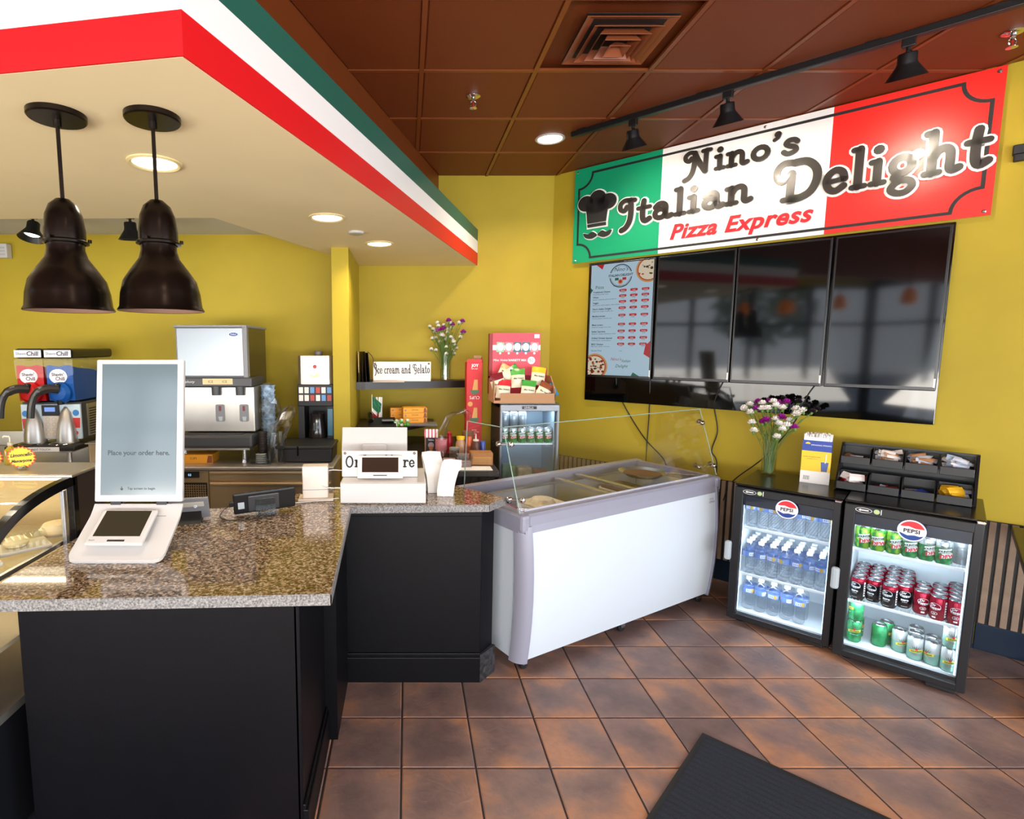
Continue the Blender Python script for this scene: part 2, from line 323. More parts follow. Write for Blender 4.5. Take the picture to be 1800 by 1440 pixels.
def granite_mat():
    m = bpy.data.materials.new('speckled granite'); m.use_nodes = True; t = m.node_tree; b = t.nodes['Principled BSDF']; L = t.links.new
    tcn = t.nodes.new('ShaderNodeTexCoord')
    v = t.nodes.new('ShaderNodeTexVoronoi'); v.inputs['Scale'].default_value = 130; L(tcn.outputs['Object'], v.inputs['Vector'])
    n = t.nodes.new('ShaderNodeTexNoise'); n.inputs['Scale'].default_value = 75; n.inputs['Detail'].default_value = 6; n.inputs['Roughness'].default_value = .75; L(tcn.outputs['Object'], n.inputs['Vector'])
    sp = t.nodes.new('ShaderNodeSeparateColor'); L(v.outputs['Color'], sp.inputs[0])
    ad = t.nodes.new('ShaderNodeMath'); ad.operation = 'MULTIPLY_ADD'; ad.inputs[1].default_value = .42; L(sp.outputs[0], ad.inputs[0]); L(n.outputs[0], ad.inputs[2])
    r = t.nodes.new('ShaderNodeValToRGB'); r.color_ramp.interpolation = 'LINEAR'; e = r.color_ramp.elements
    e[0].position = .46; e[0].color = (*lin('#1c1714'), 1); e[1].position = .93; e[1].color = (*lin('#c4b7a6'), 1)
    for p, c_ in ((.55, '#463629'), (.66, '#735d47'), (.78, '#917a62')): x = e.new(p); x.color = (*lin(c_), 1)
    L(ad.outputs[0], r.inputs[0]); L(r.outputs[0], b.inputs['Base Color'])
    b.inputs['Roughness'].default_value = .09; b.inputs['Coat Weight'].default_value = .3
    return m
TILE = tile_mat(); GRANITE = granite_mat()
GREDGE = mat('rough granite edge', '#7d7b79', .5, noise=.75, scale=160, bump=.5, bscale=150)
GROUT = mat('dark grout', '#34343a', .8); CTILE = mat('brown ceiling tile', '#733413', .5, spec=.4, noise=.22, scale=420, bump=.8, bscale=700); CBAR = mat('brown ceiling tee', '#7b3d1a', .35)

def clip(poly, planes):
    """convex clip: keep a*x+b*y<=c"""
    for a, b, c_ in planes:
        out = []
        for i in range(len(poly)):
            p, q = poly[i], poly[(i + 1) % len(poly)]; fp = a * p[0] + b * p[1] - c_; fq = a * q[0] + b * q[1] - c_
            if fp <= 0: out.append(p)
            if fp * fq < 0: k = fp / (fp - fq); out.append((p[0] + k * (q[0] - p[0]), p[1] + k * (q[1] - p[1])))
        poly = out
        if len(poly) < 3: return []
    return poly
def area(p): return abs(sum(p[i][0] * p[(i + 1) % len(p)][1] - p[(i + 1) % len(p)][0] * p[i][1] for i in range(len(p)))) / 2

# ------------------------------------------------------------------ floor with its tiles
fl = tag(MB().prism([(-5, -3.2), (5, -3.2), (5, 1.16), (1.27, 4.89), (-.5, 4.89), (-.5, 4.45), (-5, 4.45)], -.06, -.005).build('floor', GROUT), kind='structure')
g = .3033; h2 = g / 2 - .0038
def tile_mesh(poly, cx, cy):
    n = len(poly); mb = MB(); ins = [(p[0] * .972, p[1] * .972) for p in poly]
    v = [(p[0], p[1], -.005) for p in poly] + [(p[0], p[1], -.0022) for p in poly] + [(p[0], p[1], 0) for p in ins]
    f = [(i, (i + 1) % n, n + (i + 1) % n, n + i) for i in range(n)] + [(n + i, n + (i + 1) % n, 2 * n + (i + 1) % n, 2 * n + i) for i in range(n)] + [tuple(range(2 * n, 3 * n))]
    return mb.add(v, f)
full = None
for i in range(-2, 13):
    for j in range(-4, 10):
        cx = -.022 + g * (i + .5); cy = 2.04 + .3027 * (j + .5)
        sq = [(-h2, -h2), (h2, -h2), (h2, h2), (-h2, h2)]
        pl = clip(sq, [(1, 1, 6.155 - cx - cy), (0, 1, 4.885 - cy)])
        if not pl or area(pl) < .004: continue
        if len(pl) == 4 and area(pl) > .99 * 4 * h2 * h2:
            if full is None: full = tile_mesh(sq, 0, 0).build('tile', TILE, fl); o = full
            else: o = full.copy(); COL.objects.link(o)
        else: o = tile_mesh(pl, 0, 0).build('tile', TILE, fl)
        o.location = (cx, cy, random.uniform(-.0006, .0003))
for pl in ([(-5, -3.2), (5, -3.2), (5, .82), (-5, .82)],):
    MB().prism(pl, -.005, -.0008).build('tile_field', TILE, fl)['label'] = 'plain tiled floor towards the shop front'

# ------------------------------------------------------------------ walls
st = lambda o: tag(o, kind='structure')
wb = st(MB().box(-.42, 1.33, 4.89, 5.0, 0, 3.2).build('wall_back', WALL))
wk = st(MB().box(-5, -.541, 4.45, 4.56, 0, 3.2).build('wall_kitchen', WALL))
wp = st(MB().box(-.541, -.419, 4.011, 4.95, 0, 2.407).build('wall_partition', WALL))
wr = st(MB().box(-2.56, 2.75, WT, WT + .1, 0, 3.2).build('wall_right', WALL, rot=(0, 0, Q)))
wl = st(MB().box(-5.1, -5, 1.5, 4.56, 0, 3.2).box(-5.1, -5, -3.2, 1.5, 0, .35).box(-5.1, -5, -3.2, 1.5, 2.9, 3.2).build('wall_left', WALL))
wf = st(MB().box(-5, 5, -3.3, -3.2, 0, .35).box(-5, 5, -3.3, -3.2, 2.9, 3.2).build('wall_front', mat('storefront panel', '#2b2f33', .4)))
we = st(MB().box(5, 5.1, -3.2, 1.2, 0, .35).box(5, 5.1, -3.2, 1.2, 2.9, 3.2).build('wall_east', MATS['storefront panel']))
MUL = mat('dark bronze mullion', '#20262c', .4, .5)
for wn, (axis, c0, a, b) in enumerate((('x', -3.25, -5, 5), ('y', 5.05, -3.2, 1.2), ('y', -5.05, -3.2, 1.5))):
    fr = MB(); k = round((b - a) / 1.25)
    for i in range(k + 1):
        p = a + (b - a) * i / k
        fr.box(p - .03, p + .03, c0 - .05, c0 + .05, .35, 2.9) if axis == 'x' else fr.box(c0 - .05, c0 + .05, p - .03, p + .03, .35, 2.9)
    for z in (.37, 2.15, 2.88):
        fr.box(a, b, c0 - .04, c0 + .04, z - .03, z + .03) if axis == 'x' else fr.box(c0 - .04, c0 + .04, a, b, z - .03, z + .03)
    win = st(fr.build('window_%d' % (wn + 1), MUL))
    pg = MB()
    pg.quad((a, c0, .38), (b, c0, .38), (b, c0, 2.88), (a, c0, 2.88)) if axis == 'x' else pg.quad((c0, a, .38), (c0, b, .38), (c0, b, 2.88), (c0, a, 2.88))
    pg.build('pane', GLS, win)
# the street beyond the panes
st(MB().box(-30, 30, -30, 9, -.3, -.08).build('ground', mat('street paving', '#8d8a86', .8, noise=.15, scale=1)))

# slatted wainscot and base tiles along the slanted wall
BASE = mat('blue black base tile', '#0c2238', .3)
bb = st(MB().box(-2.5, 2.7, WT - .012, WT, 0, .02).build('baseboard_right', BASE, rot=(0, 0, Q)))
for i in range(17):
    MB().bbox(-2.5 + i * .3 + .002, -2.2 + i * .3 - .002, WT - .014, WT, .002, .155, .003).build('base_tile', BASE, bb)
back = st(MB().box(-2.52, 2.7, WT - .008, WT - .001, .155, .745).build('trim_1', BLK, rot=(0, 0, Q)))
SLAT = mat('oak slat', '#967d69', .5, noise=.14, scale=18, bump=.1)
sl = None
for i in range(104):
    s_ = -2.49 + i * .0415
    if sl is None: sl = MB().bbox(0, .027, WT - .022, WT - .008, .158, .742, .002, seg=1).build('slat', SLAT, back); o = sl
    else: o = sl.copy(); COL.objects.link(o)
    o.location = (s_, 0, 0)

# ------------------------------------------------------------------ ceiling: grid, tiles
ce = st(MB().prism([(-5, -3.2), (5, -3.2), (5, 1.16), (1.27, 4.95), (-5, 4.95)], 3.19, 3.26).build('ceiling', CTILE))
bl = lambda y: -.499 + (y - 2.495) * .3235      # the bulkhead's face
PL = [(1, 1, 6.15), (0, 1, 4.885), (-1, .3235, .499 + 2.495 * .3235)]
gx, gy = .079, 3.092; px, py = .606, .613
for i in range(-3, 9):
    for j in range(-6, 3):
        x0 = gx + px * i; y0 = gy + py * j
        pl = clip([(x0 + .011, y0 + .011), (x0 + px - .011, y0 + .011), (x0 + px - .011, y0 + py - .011), (x0 + .011, y0 + py - .011)], PL)
        if not pl or area(pl) < .01 or (i == 1 and j == -1): continue
        cx = sum(p[0] for p in pl) / len(pl); cy = sum(p[1] for p in pl) / len(pl); n = len(pl)
        ins = [(cx + (p[0] - cx) * .965, cy + (p[1] - cy) * .965) for p in pl]
        v = [(*p, 3.166) for p in pl] + [(*p, 3.159) for p in ins]
        MB().add(v, [tuple(range(n, 2 * n))] + [(k, (k + 1) % n, n + (k + 1) % n, n + k) for k in range(n)]).build('ceiling_tile', CTILE, ce)
for i in range(-3, 10):
    pl = clip([(gx + px * i - .012, -.6), (gx + px * i + .012, -.6), (gx + px * i + .012, 4.89), (gx + px * i - .012, 4.89)], PL)
    if pl and area(pl) > .005: MB().prism(pl, 3.155, 3.168).build('ceiling_tee', CBAR, ce)
for j in range(-6, 4):
    pl = clip([(-3, gy + py * j - .012), (5, gy + py * j - .012), (5, gy + py * j + .012), (-3, gy + py * j + .012)], PL)
    if pl and area(pl) > .005: MB().prism(pl, 3.1555, 3.168).build('ceiling_tee', CBAR, ce)
MB().prism([(-5, -3.2), (5, -3.2), (5, -.6), (-5, -.6)], 3.16, 3.185).build('ceiling_panel', CTILE, ce)
st(MB().prism([(bl(4.885), 4.885), (bl(-3.2), -3.2), (bl(-3.2) - .12, -3.2), (bl(4.885) - .12, 4.885)], 2.60, 3.165).build('wall_bulkhead', BROWN))
# soffit over the counter: cream underside, flag stripes on its two faces
A = Vector((-.55, 1.43)); B = Vector((.612, 4.888)); Lf = Vector((-5, 2.188))
so = st(MB().prism([A, B, (-.48, 4.888), (-.543, 4.47), (-1.066, 3.112), (-5, 3.20), Lf], 2.407, 2.706).build('ceiling_soffit', CREAM))
nR = Vector((.9478, -.319)) * .006; nL = Vector((-.1678, -.986)) * .006
for nm, z0, z1, m_, lb in (('red_stripe', 2.4075, 2.512, RED, 'red stripe'), ('white_stripe', 2.512, 2.613, WHITEP, 'white stripe'), ('green_stripe', 2.613, 2.71, GREENP, 'green stripe')):
    o = MB().prism([A + nR + nL, B + nR, B, A, Lf, Lf + nL], z0, z1).build(nm, m_, so); o['label'] = lb + ' along the soffit edge'
st(MB().box(-5, -.5, 3.0, 4.5, 2.585, 2.65).build('ceiling_kitchen', GREYC))

# ------------------------------------------------------------------ fittings on the ceiling
VENT = mat('brown vent metal', '#8a4a2c', .4)
v = thing('ceiling_vent', 'square brown louvred air vent set in the brown ceiling', 'vent', (1.0, 2.785, 3.158))
MB().prism([(-.205, -.205), (.205, -.205), (.205, .205), (-.205, .205)], -.003, 0).build('backing', mat('vent dark', '#1d0d06', .7), v)
for k, (ro, ri, zz) in enumerate(((.205, .165, -.016), (.158, .125, -.03), (.118, .09, -.042), (.083, .058, -.05), (.05, .0, -.058))):
    o_ = [(-ro, -ro), (ro, -ro), (ro, ro), (-ro, ro)]; i_ = [(-ri, -ri), (ri, -ri), (ri, ri), (-ri, ri)]
    vv = [(*p, zz) for p in o_] + [(*p, -.004 if k < 4 else -.01) for p in i_] + [(*p, zz + .003) for p in o_]
    MB().add(vv, [(i, (i + 1) % 4, 4 + (i + 1) % 4, 4 + i) for i in range(4)] + [(i + 8, (i + 1) % 4 + 8, 4 + (i + 1) % 4, 4 + i) for i in range(4)] + [(i, (i + 1) % 4, 8 + (i + 1) % 4, 8 + i) for i in range(4)]).build('louver', VENT, v)
GLOW = mat('lit downlight lens', '#fff6e2', .5, emit=9)
def downlight(x, y, z, r, ring, label):
    t = thing('downlight', label, 'light', (x, y, z), group='recessed downlights')
    MB().lathe([(r * 1.22, 0), (r * 1.22, -.004), (r * 1.1, -.009), (r, -.005), (r * .98, -.002)], 28).build('trim_ring', ring, t, smooth=True)
    MB().lathe([(r, -.003), (r * .5, -.005), (.001, -.0055)], 28).build('lens', GLOW, t, smooth=True)
CRR = mat('cream trim ring', '#e3cf98', .4)
downlight(-.973, 2.204, 2.407, .082, CRR, 'lit round downlight in cream soffit behind the right bronze pendant')
downlight(-.437, 3.097, 2.407, .082, CRR, 'lit round downlight in cream soffit beside the small white sensor, nearer the camera')
downlight(-.188, 3.86, 2.407, .082, CRR, 'lit round downlight in cream soffit nearest the back wall')
downlight(1.009, 4.037, 3.157, .085, WHT, 'lit round downlight in the brown tiled ceiling')
downlight(-1.45, 3.36, 2.584, .082, WHT, 'lit round downlight in the grey kitchen ceiling above the ice dispenser')  # invented fitting hidden by the soffit, put in to brighten the machines
downlight(-2.9, 3.36, 2.584, .082, WHT, 'lit round downlight in the grey kitchen ceiling above the slush machine')  # second invented kitchen fitting, out of view, for extra light
downlight(-2.3, 2.5, 2.407, .082, CRR, 'lit round downlight in cream soffit far left over the bakery case')
t = thing('smoke_detector', 'small round white sensor between the two soffit downlights', 'sensor', (-.314, 3.485, 2.407))
MB().lathe([(.05, 0), (.05, -.008), (.044, -.013), (.001, -.014)], 24).build('cover', WHT, t, smooth=True)
def sprinkler(x, y, label):
    t = thing('sprinkler', label, 'sprinkler', (x, y, 3.158), group='ceiling sprinklers')
    MB().lathe([(.042, 0), (.042, -.004), (.03, -.01), (.012, -.011)], 20).build('escutcheon', CHROME, t, smooth=True)
    b = MB().lathe([(.011, -.008), (.011, -.024), (.007, -.026), (.007, -.033)], 10)
    for s_ in (-1, 1): b.tube(smooth([(s_ * .008, 0, -.03), (s_ * .017, 0, -.04), (s_ * .013, 0, -.055), (0, 0, -.066)], 3), .0028, 6)
    b.build('frame', CHROME, t); MB().tube([(0, 0, -.033), (0, 0, -.058)], .003, 6).build('bulb', mat('red bulb', '#b02020', .2), t)
    d = MB().lathe([(.001, -.066), (.02, -.066), (.022, -.069), (.001, -.07)], 14); d.build('deflector', CHROME, t)
sprinkler(.389, 3.38, 'chrome fire sprinkler in ceiling above the flag striped soffit'); sprinkler(2.825, 2.726, 'chrome fire sprinkler in ceiling at the far right above the sign')

# track lights by the sign
trk = thing('track_rail', 'long black lighting track on the brown ceiling before the sign', 'track light', (0, 0, 0), Q)
MB().bbox(-1.97, .9, 3.545, 3.58, 3.118, 3.152, .003).build('rail', BLKM, trk)
for s_ in (-1.9, -1.15, -.4, .4): MB().box(s_ - .03, s_ + .03, 3.552, 3.573, 3.15, 3.158).build('mounting_clip', BLKM, trk)
def spot(loc, rz, tilt, label, group, scale=1.0, lit=True):
    t = thing('track_spotlight', label, 'track light', loc, rz, group)
    MB().bbox(-.025, .025, -.016, .016, -.04, 0, .004).build('adapter', BLKM, t)
    MB().tube([(0, 0, -.035), (0, 0, -.055), (.01, 0, -.065)], .009, 8).build('stem', BLKM, t)
    M = T(0, 0, -.082) @ Matrix.Rotation(tilt, 4, 'X') @ Matrix.Scale(scale, 4)
    MB().lathe([(.001, .02), (.032, .02), (.036, .014), (.037, -.022), (.041, -.032), (.074, -.082), (.078, -.088), (.073, -.088), (.036, -.032), (.001, -.028)], 24, M).build('shade', BLKM, t, smooth=True)
    MB().lathe([(.001, -.055), (.03, -.05), (.044, -.058), (.03, -.066), (.001, -.07)], 16, M).build('bulb', GLOW if lit else WHT, t, smooth=True)
for s_, t_, lb in ((-1.551, 3.565, 'black cone spotlight on the track above the green part of the sign'), (-1.017, 3.56, 'black cone spotlight in the middle of the track'), (-.269, 3.56, 'black cone spotlight nearest on the track, above the red part of the sign')):
    spot(W(s_, t_, 3.12), Q, .35, lb, 'spotlights along the sign track')
for x, y, lb, tl in ((-3.19, 3.75, 'black spotlight at the far left edge behind the pendants', .15), (-2.485, 3.75, 'black lit spotlight between the two bronze pendants', -.3), (-1.84, 3.75, 'black spotlight half hidden behind the right bronze pendant', .1)):
    spot((x, y, 2.585), 0, tl, lb, 'kitchen track spotlights', 1.05)
krail = MB().bbox(-4, -1.8, 3.735, 3.765, 2.575, 2.586, .002).build('kitchen_rail', BLKM); tag(krail, 'black lighting track on the grey kitchen ceiling', 'track light')

# bronze bell pendants
BRZ = mat('dark bronze', '#271f1a', .27, .85, noise=.25, scale=9); BRZI = mat('bronze shade inside', '#8a6a5c', .5, .2)
def pendant(x, y, label):
    t = thing('pendant_lamp', label, 'lamp', (x, y, 2.407), group='bronze pendants over the counter')
    MB().lathe([(.001, 0), (.082, 0), (.082, -.014), (.078, -.018), (.001, -.018)], 32).build('canopy', BRZ, t, smooth=True)
    MB().tube([(0, 0, -.018), (0, 0, -.04)], .012, 10).tube([(0, 0, -.04), (0, 0, -.26)], .006, 10).build('stem', BRZ, t, smooth=True)
    MB().lathe([(.001, -.25), (.02, -.252), (.04, -.27), (.052, -.30), (.058, -.345), (.058, -.375), (.066, -.38), (.066, -.386), (.056, -.388)], 32).build('cap', BRZ, t, smooth=True)
    MB().lathe([(.053, -.386), (.053, -.405), (.06, -.43), (.085, -.465), (.108, -.5), (.118, -.54), (.122, -.58), (.127, -.588), (.129, -.592), (.127, -.594)], 40).build('bell_shade', BRZ, t, smooth=True)
    MB().lathe([(.126, -.593), (.117, -.58), (.112, -.54), (.1, -.5), (.08, -.468), (.054, -.43), (.05, -.405), (.001, -.403)], 40).build('inner_shade', BRZI, t, smooth=True)
    for a in (.4, 2.5, 4.6): MB().lathe([(.001, .008), (.006, .008), (.006, -.002), (.001, -.002)], 8, T(.067 * math.cos(a), .067 * math.sin(a), -.378)).build('screw', BRZ, t)
    MB().lathe([(.015, -.405), (.02, -.44), (.03, -.47), (.03, -.49), (.015, -.51), (.001, -.515)], 14).build('bulb', WHT, t, smooth=True)
pendant(-1.068, 1.758, 'dark bronze bell pendant lamp on the left'); pendant(-.784, 1.775, 'dark bronze bell pendant lamp on the right, before the downlight')

# amber pendants and a street tree, seen only mirrored in the black screens
AMB = mat('amber glass lit', '#ff8a1e', .3, emit=2.5)
for i, (x, y, z) in enumerate(((-.75, -.1, 2.3), (-1.45, .2, 2.28), (-1.95, .6, 2.25), (-3.0, .55, 2.3), (-3.3, -.4, 2.35))):
    t = thing('amber_pendant', 'amber glass dining pendant behind the camera, mirrored in the black screens', 'lamp', (x, y, z), group='amber dining pendants')
    MB().lathe([(.03, .12), (.06, .08), (.075, 0), (.078, -.06), (.06, -.075), (.001, -.078)], 20).build('shade', AMB, t, smooth=True)
    MB().tube([(0, 0, .11), (0, 0, 3.16 - z)], .006, 6).build('cord', BLK, t)
# ------------------------------------------------------------------ shop sign on the slanted wall
sg = thing('shop_sign', 'long flag coloured wall sign reading Nino\'s Italian Delight Pizza Express', 'sign', (0, 0, 0), Q)
SGR = mat('sign green', '#0c9a6c', .32); SWH = mat('sign white', '#f3f1f0', .32); SRD = mat('sign red', '#ea2a24', .32)
ts = WT - .03
for nm, a, b, m_, lb in (('green_field', -2.346, -1.647, SGR, 'green field of the sign'), ('white_field', -1.647, -.642, SWH, 'white middle field of the sign'), ('red_field', -.642, .072, SRD, 'red field of the sign')):
    MB().box(a, b, ts - .006, ts, 2.398, 3.15).build(nm, m_, sg)['label'] = lb
MB().box(-2.3, .03, ts, WT - .001, 2.45, 3.1).build('backing_frame', BLK, sg)
def strip2d(path, wd):
    L = []; R = []; n = len(path)
    for i in range(n):
        p0, p1, p2 = Vector(path[i - 1]), Vector(path[i]), Vector(path[(i + 1) % n]); d0 = (p1 - p0).normalized(); d1 = (p2 - p1).normalized()
        nn = Vector((-d0.y - d1.y, d0.x + d1.x)); nn.normalize(); k = wd / 2 / max(.4, nn.dot(Vector((-d0.y, d0.x))))
        L.append(tuple(p1 + nn * k)); R.append(tuple(p1 - nn * k))
    return L, R
x0, x1, z0, z1, r = -2.305, .03, 2.432, 3.103, .115
path = arc(x1, z1, r, -PI / 2, -PI, 8)[::-1] + arc(x1, z0, r, PI, PI / 2, 8)[::-1]
path = arc(x0, z0, r, PI / 2, 0, 8) + arc(x1, z0, r, PI, PI / 2, 8) + arc(x1, z1, r, -PI / 2, -PI, 8) + arc(x0, z1, r, 0, -PI / 2, 8)
Ls, Rs = strip2d(path, .017); n = len(path); bd = MB(); yy = ts - .008
bd.add([(p[0], yy, p[1]) for p in Ls] + [(p[0], yy, p[1]) for p in Rs], [(i, (i + 1) % n, n + (i + 1) % n, n + i) for i in range(n)])
bd.build('border_line', INK, sg)
LET = mat('dark brown lettering', '#2a2421', .3, coat=.3); EDGE = mat('white letter edge', '#faf8f4', .35); LRED = mat('sign red lettering', '#d11a26', .35)
lines = (("Nino's", (-1.49, 2.915), (-.79, 2.918), .152), ('Italian', (-1.955, 2.633), (-1.035, 2.668), .19), ('Delight', (-.925, 2.625), (.055, 2.652), .235))
wh = MB(); bk = MB()
for body, p0, p1, sy in lines:
    slab_text(wh, body, p0, p1, sy, (0, ts - .006, 0), (1, 0, 0), (0, 0, 1), .012, .0155 if body != "Nino's" else .0115)
    slab_text(bk, body, p0, p1, sy, (0, ts - .006, 0), (1, 0, 0), (0, 0, 1), .024, .0035, base=.011)
wh.build('letter_backing', EDGE, sg)['label'] = 'white edge around the letters'; bk.build('lettering', LET, sg)['label'] = 'raised dark letters'
pe = MB(); pe.text('Pizza Express', .146, (-1.142, ts - .0065, 2.49), mi=0, extrude=.008, shear=.28, offset=.0042, spacing=1.07)
pe.build('lettering', LRED, sg)['label'] = 'red slanted letters Pizza Express'
def hat(mb, grow, d0, d1):
    def puck(cx, cz, rx, rz, n=20): mb.prism(arc(cx, cz, rx + grow, 0, 2 * PI, n, rz + grow)[:-1], ts - .006 - d1, ts - .006 - d0, 'y')
    puck(-2.235, 2.862, .066, .06); puck(-2.135, 2.885, .068, .066); puck(-2.045, 2.85, .066, .06); puck(-2.135, 2.83, .1, .06)
    mb.prism([(-2.215 - grow, 2.7 - grow), (-2.06 + grow, 2.7 - grow), (-2.045 + grow, 2.83), (-2.23 - grow, 2.83)], ts - .006 - d1, ts - .006 - d0, 'y')
    mb.prism([(-2.212 - grow, 2.668 - grow), (-2.058 + grow, 2.668 - grow), (-2.06 + grow, 2.692 + grow), (-2.214 - grow, 2.692 + grow)], ts - .006 - d1, ts - .006 - d0, 'y')
    for s_ in (-1, 1):
        P = smooth([(s_ * .005, .0), (s_ * .04, .024), (s_ * .075, .01), (s_ * .118, .018), (s_ * .1, -.018), (s_ * .05, -.03), (s_ * .005, -.012)], 4)
        c_ = (s_ * .06, -.002); mb.prism([(-2.128 + c_[0] + (p[0] - c_[0]) * (1 + grow * 12), 2.607 + c_[1] + (p[1] - c_[1]) * (1 + grow * 30)) for p in P], ts - .006 - d1, ts - .006 - d0, 'y')
m1 = MB(); hat(m1, .011, 0, .008); m1.build('emblem_backing', EDGE, sg); m2 = MB(); hat(m2, 0, .008, .02); m2.build('emblem', INK, sg)['label'] = 'black chef hat and moustache emblem'
for s_, z_ in ((-2.32, 3.125), (-2.32, 2.42), (-1.0, 3.13), (-1.0, 2.415), (.045, 3.125), (.045, 2.42)):
    MB().lathe([(.009, 0), (.009, .004), (.005, .007), (.001, .007)], 10, T(s_, ts - .006, z_, rx=PI / 2)).build('bolt', CHROME, sg)

# ------------------------------------------------------------------ black panel and the four upright screens
MIR = mat('black acrylic', '#050506', .04, spec=.5)
pn = tag(MB().bbox(-2.2, -.055, WT - .024, WT - .002, 1.255, 2.385, .004).build('wall_panel', MIR, rot=(0, 0, Q)), 'glossy black wall panel behind the row of menu screens', 'panel')
SCR = mat('dark screen glass', '#050608', .06, spec=.42)
scr_labels = ['lit menu screen listing pizzas, leftmost of the four', 'dark switched off menu screen right beside the lit one', 'dark switched off menu screen, third from the left', 'dark switched off menu screen at the right end']
sx_ = [(-2.158, -1.638), (-1.622, -1.105), (-1.098, -.585), (-.572, -.064)]
screens = []
for (a, b), lb, tl in zip(sx_, scr_labels, (0, 0, .0, .012)):
    z0, z1 = 1.452, 2.366
    t = thing('menu_screen', lb, 'screen', (0, 0, 0), Q, 'menu screens under the sign')
    MB().bbox(a, b, WT - .085, WT - .03, z0, z1, .004).build('casing', mat('screen bezel', '#101012', .25), t)
    MB().box(a + .1, b - .1, WT - .03, WT - .024, z0 + .2, z1 - .2).build('bracket', BLKM, t)
    MB().quad((a + .012, WT - .0858, z0 + .022), (b - .012, WT - .0858, z0 + .022), (b - .012, WT - .0858, z1 - .012), (a + .012, WT - .0858, z1 - .012)).build('screen_glass', SCR, t)
    MB().box(b - .012, b - .004, WT - .0868, WT - .0855, z0 + .02, z0 + .07).build('sticker', WHM, t)
    screens.append(t)
# what the lit screen shows
def E(name, col, e=1.0): return mat('screen ' + name, '#000000', .3, emit=e, ecol=col, spec=.3)
EB = E('pale blue', '#b4cfe0', 1.15); EK = E('ink', '#26323c', .9); ER = E('red', '#c4202c', 1.0); EG = E('green', '#1f6a50', 1.0); EW = E('white', '#ffffff', 1.1)
ETAN = E('crust', '#d79a5c', 1.0); ESA = E('sauce', '#b84a2a', 1.0); ECH = E('cheese', '#f0e0c2', 1.0)
a, b = sx_[0]; t = screens[0]; yb = WT - .0865; X0, X1, Z0, Z1 = a + .012, b - .012, 1.474, 2.354; Wd = X1 - X0; Hd = Z1 - Z0
MB().quad((X0, yb, Z0), (X1, yb, Z0), (X1, yb, Z1), (X0, yb, Z1)).build('display', EB, t)['label'] = 'pale blue lit menu page'
ux = lambda u: X0 + u * Wd / 690; uz = lambda v_: Z1 - (v_ - 110) / 1230 * Hd       # menu layout in its own page units
tx = MB()
def mt(body, u, v_, size, mi=0, align='LEFT', **k): tx.text(body, size, (ux(u), yb - .001, uz(v_)), mi=mi, align=align, **k)
mt('Pizza', 55, 375, .036, 1)
rows = [('Traditional Cheese', 'Mozzarella, tomato sauce', 412), ('White', 'Ricotta, mozzarella, garlic and olive oil', 470), ('Veggie', 'Mushrooms, onions, peppers, olives, tomato', 532), ("Nino's Italian Delight", 'Pepperoni, sausage, meatball, ham,', 600), ('Mediterranean', 'Chicken, spinach, artichoke, feta,', 680), ('Meat Lovers', 'Pepperoni, sausage, bacon, ham', 778), ('Italian Supreme', 'Pepperoni, sausage, mushrooms, onions', 852), ('Grilled Chicken Special', 'Grilled chicken, roasted peppers', 926), ('BBQ Chicken', 'BBQ sauce, chicken, red onion', 995)]
for nm, sub, v_ in rows:
    mt(nm, 30, v_ + 8, .0185, 0, offset=.0004); mt(sub, 30, v_ + 30, .0125)
    for k, (u, s_) in enumerate(((372, 'Medium'), (492, 'Large'), (615, 'X-Large'))):
        tx.prism([(ux(u) + p[0], uz(v_ - 4) + p[1]) for p in rrect(-.029, .029, -.0095, .0095, .008, 3)], yb - .0015, yb - .0005, 'y', 2)
        tx.text(s_, .0105, (ux(u), yb - .002, uz(v_ + 2)), mi=3); tx.text('%d.99' % (12 + 3 * k + len(nm) % 3), .0115, (ux(u), yb - .001, uz(v_ + 26)), mi=0)
mt('Gluten Free', 30, 1075, .0185); tx.text('13.99', .0115, (ux(372), yb - .001, uz(1075)))
mt("Nino's", 262, 1175, .034, 2, shear=.3); mt('Italian', 388, 1190, .03, 1, shear=.3); mt('Delight', 320, 1250, .034, 1, shear=.3)
o = tx.build('menu_text', [EK, EG, ER, EW], t); o['kind'] = 'stuff'; o['label'] = 'printed menu lines'
lg = MB(); cx, cz = ux(340), uz(250)
def ring(mb, cx, cz, ro, ri, y, mi=0, n=36): 
    o_ = arc(cx, cz, ro, 0, 2 * PI, n)[:-1]; i_ = arc(cx, cz, ri, 0, 2 * PI, n)[:-1]
    mb.add([(p[0], y, p[1]) for p in o_] + [(p[0], y, p[1]) for p in i_], [(k, (k + 1) % n, n + (k + 1) % n, n + k) for k in range(n)], mi)
def disc(mb, cx, cz, r_, y, mi=0, n=24, ry=None, a0=0, a1=2 * PI): mb.add([(p[0], y, p[1]) for p in (arc(cx, cz, r_, a0, a1, n, ry)[:-1] if a1 - a0 > 6 else arc(cx, cz, r_, a0, a1, n, ry))], [tuple(range(n if a1 - a0 > 6 else n + 1))], mi)
ring(lg, cx, cz, .09, .083, yb - .001); ring(lg, cx, cz, .078, .076, yb - .001)
lg.box(cx - .1, cx + .1, yb - .0016, yb - .0006, cz - .012, cz + .026, 3); lg.text('ITALIAN DELIGHT', .026, (cx, yb - .002, cz - .004), offset=.0006, spacing=.92); lg.text("Nino's", .042, (cx, yb - .0015, cz + .036), shear=.3)
for u, m_ in ((-.045, 1), (-.015, 3), (.015, 2)): lg.quad((cx + u, yb - .0017, cz - .034), (cx + u + .03, yb - .0017, cz - .034), (cx + u + .03, yb - .0017, cz - .014), (cx + u, yb - .0017, cz - .014), m_)
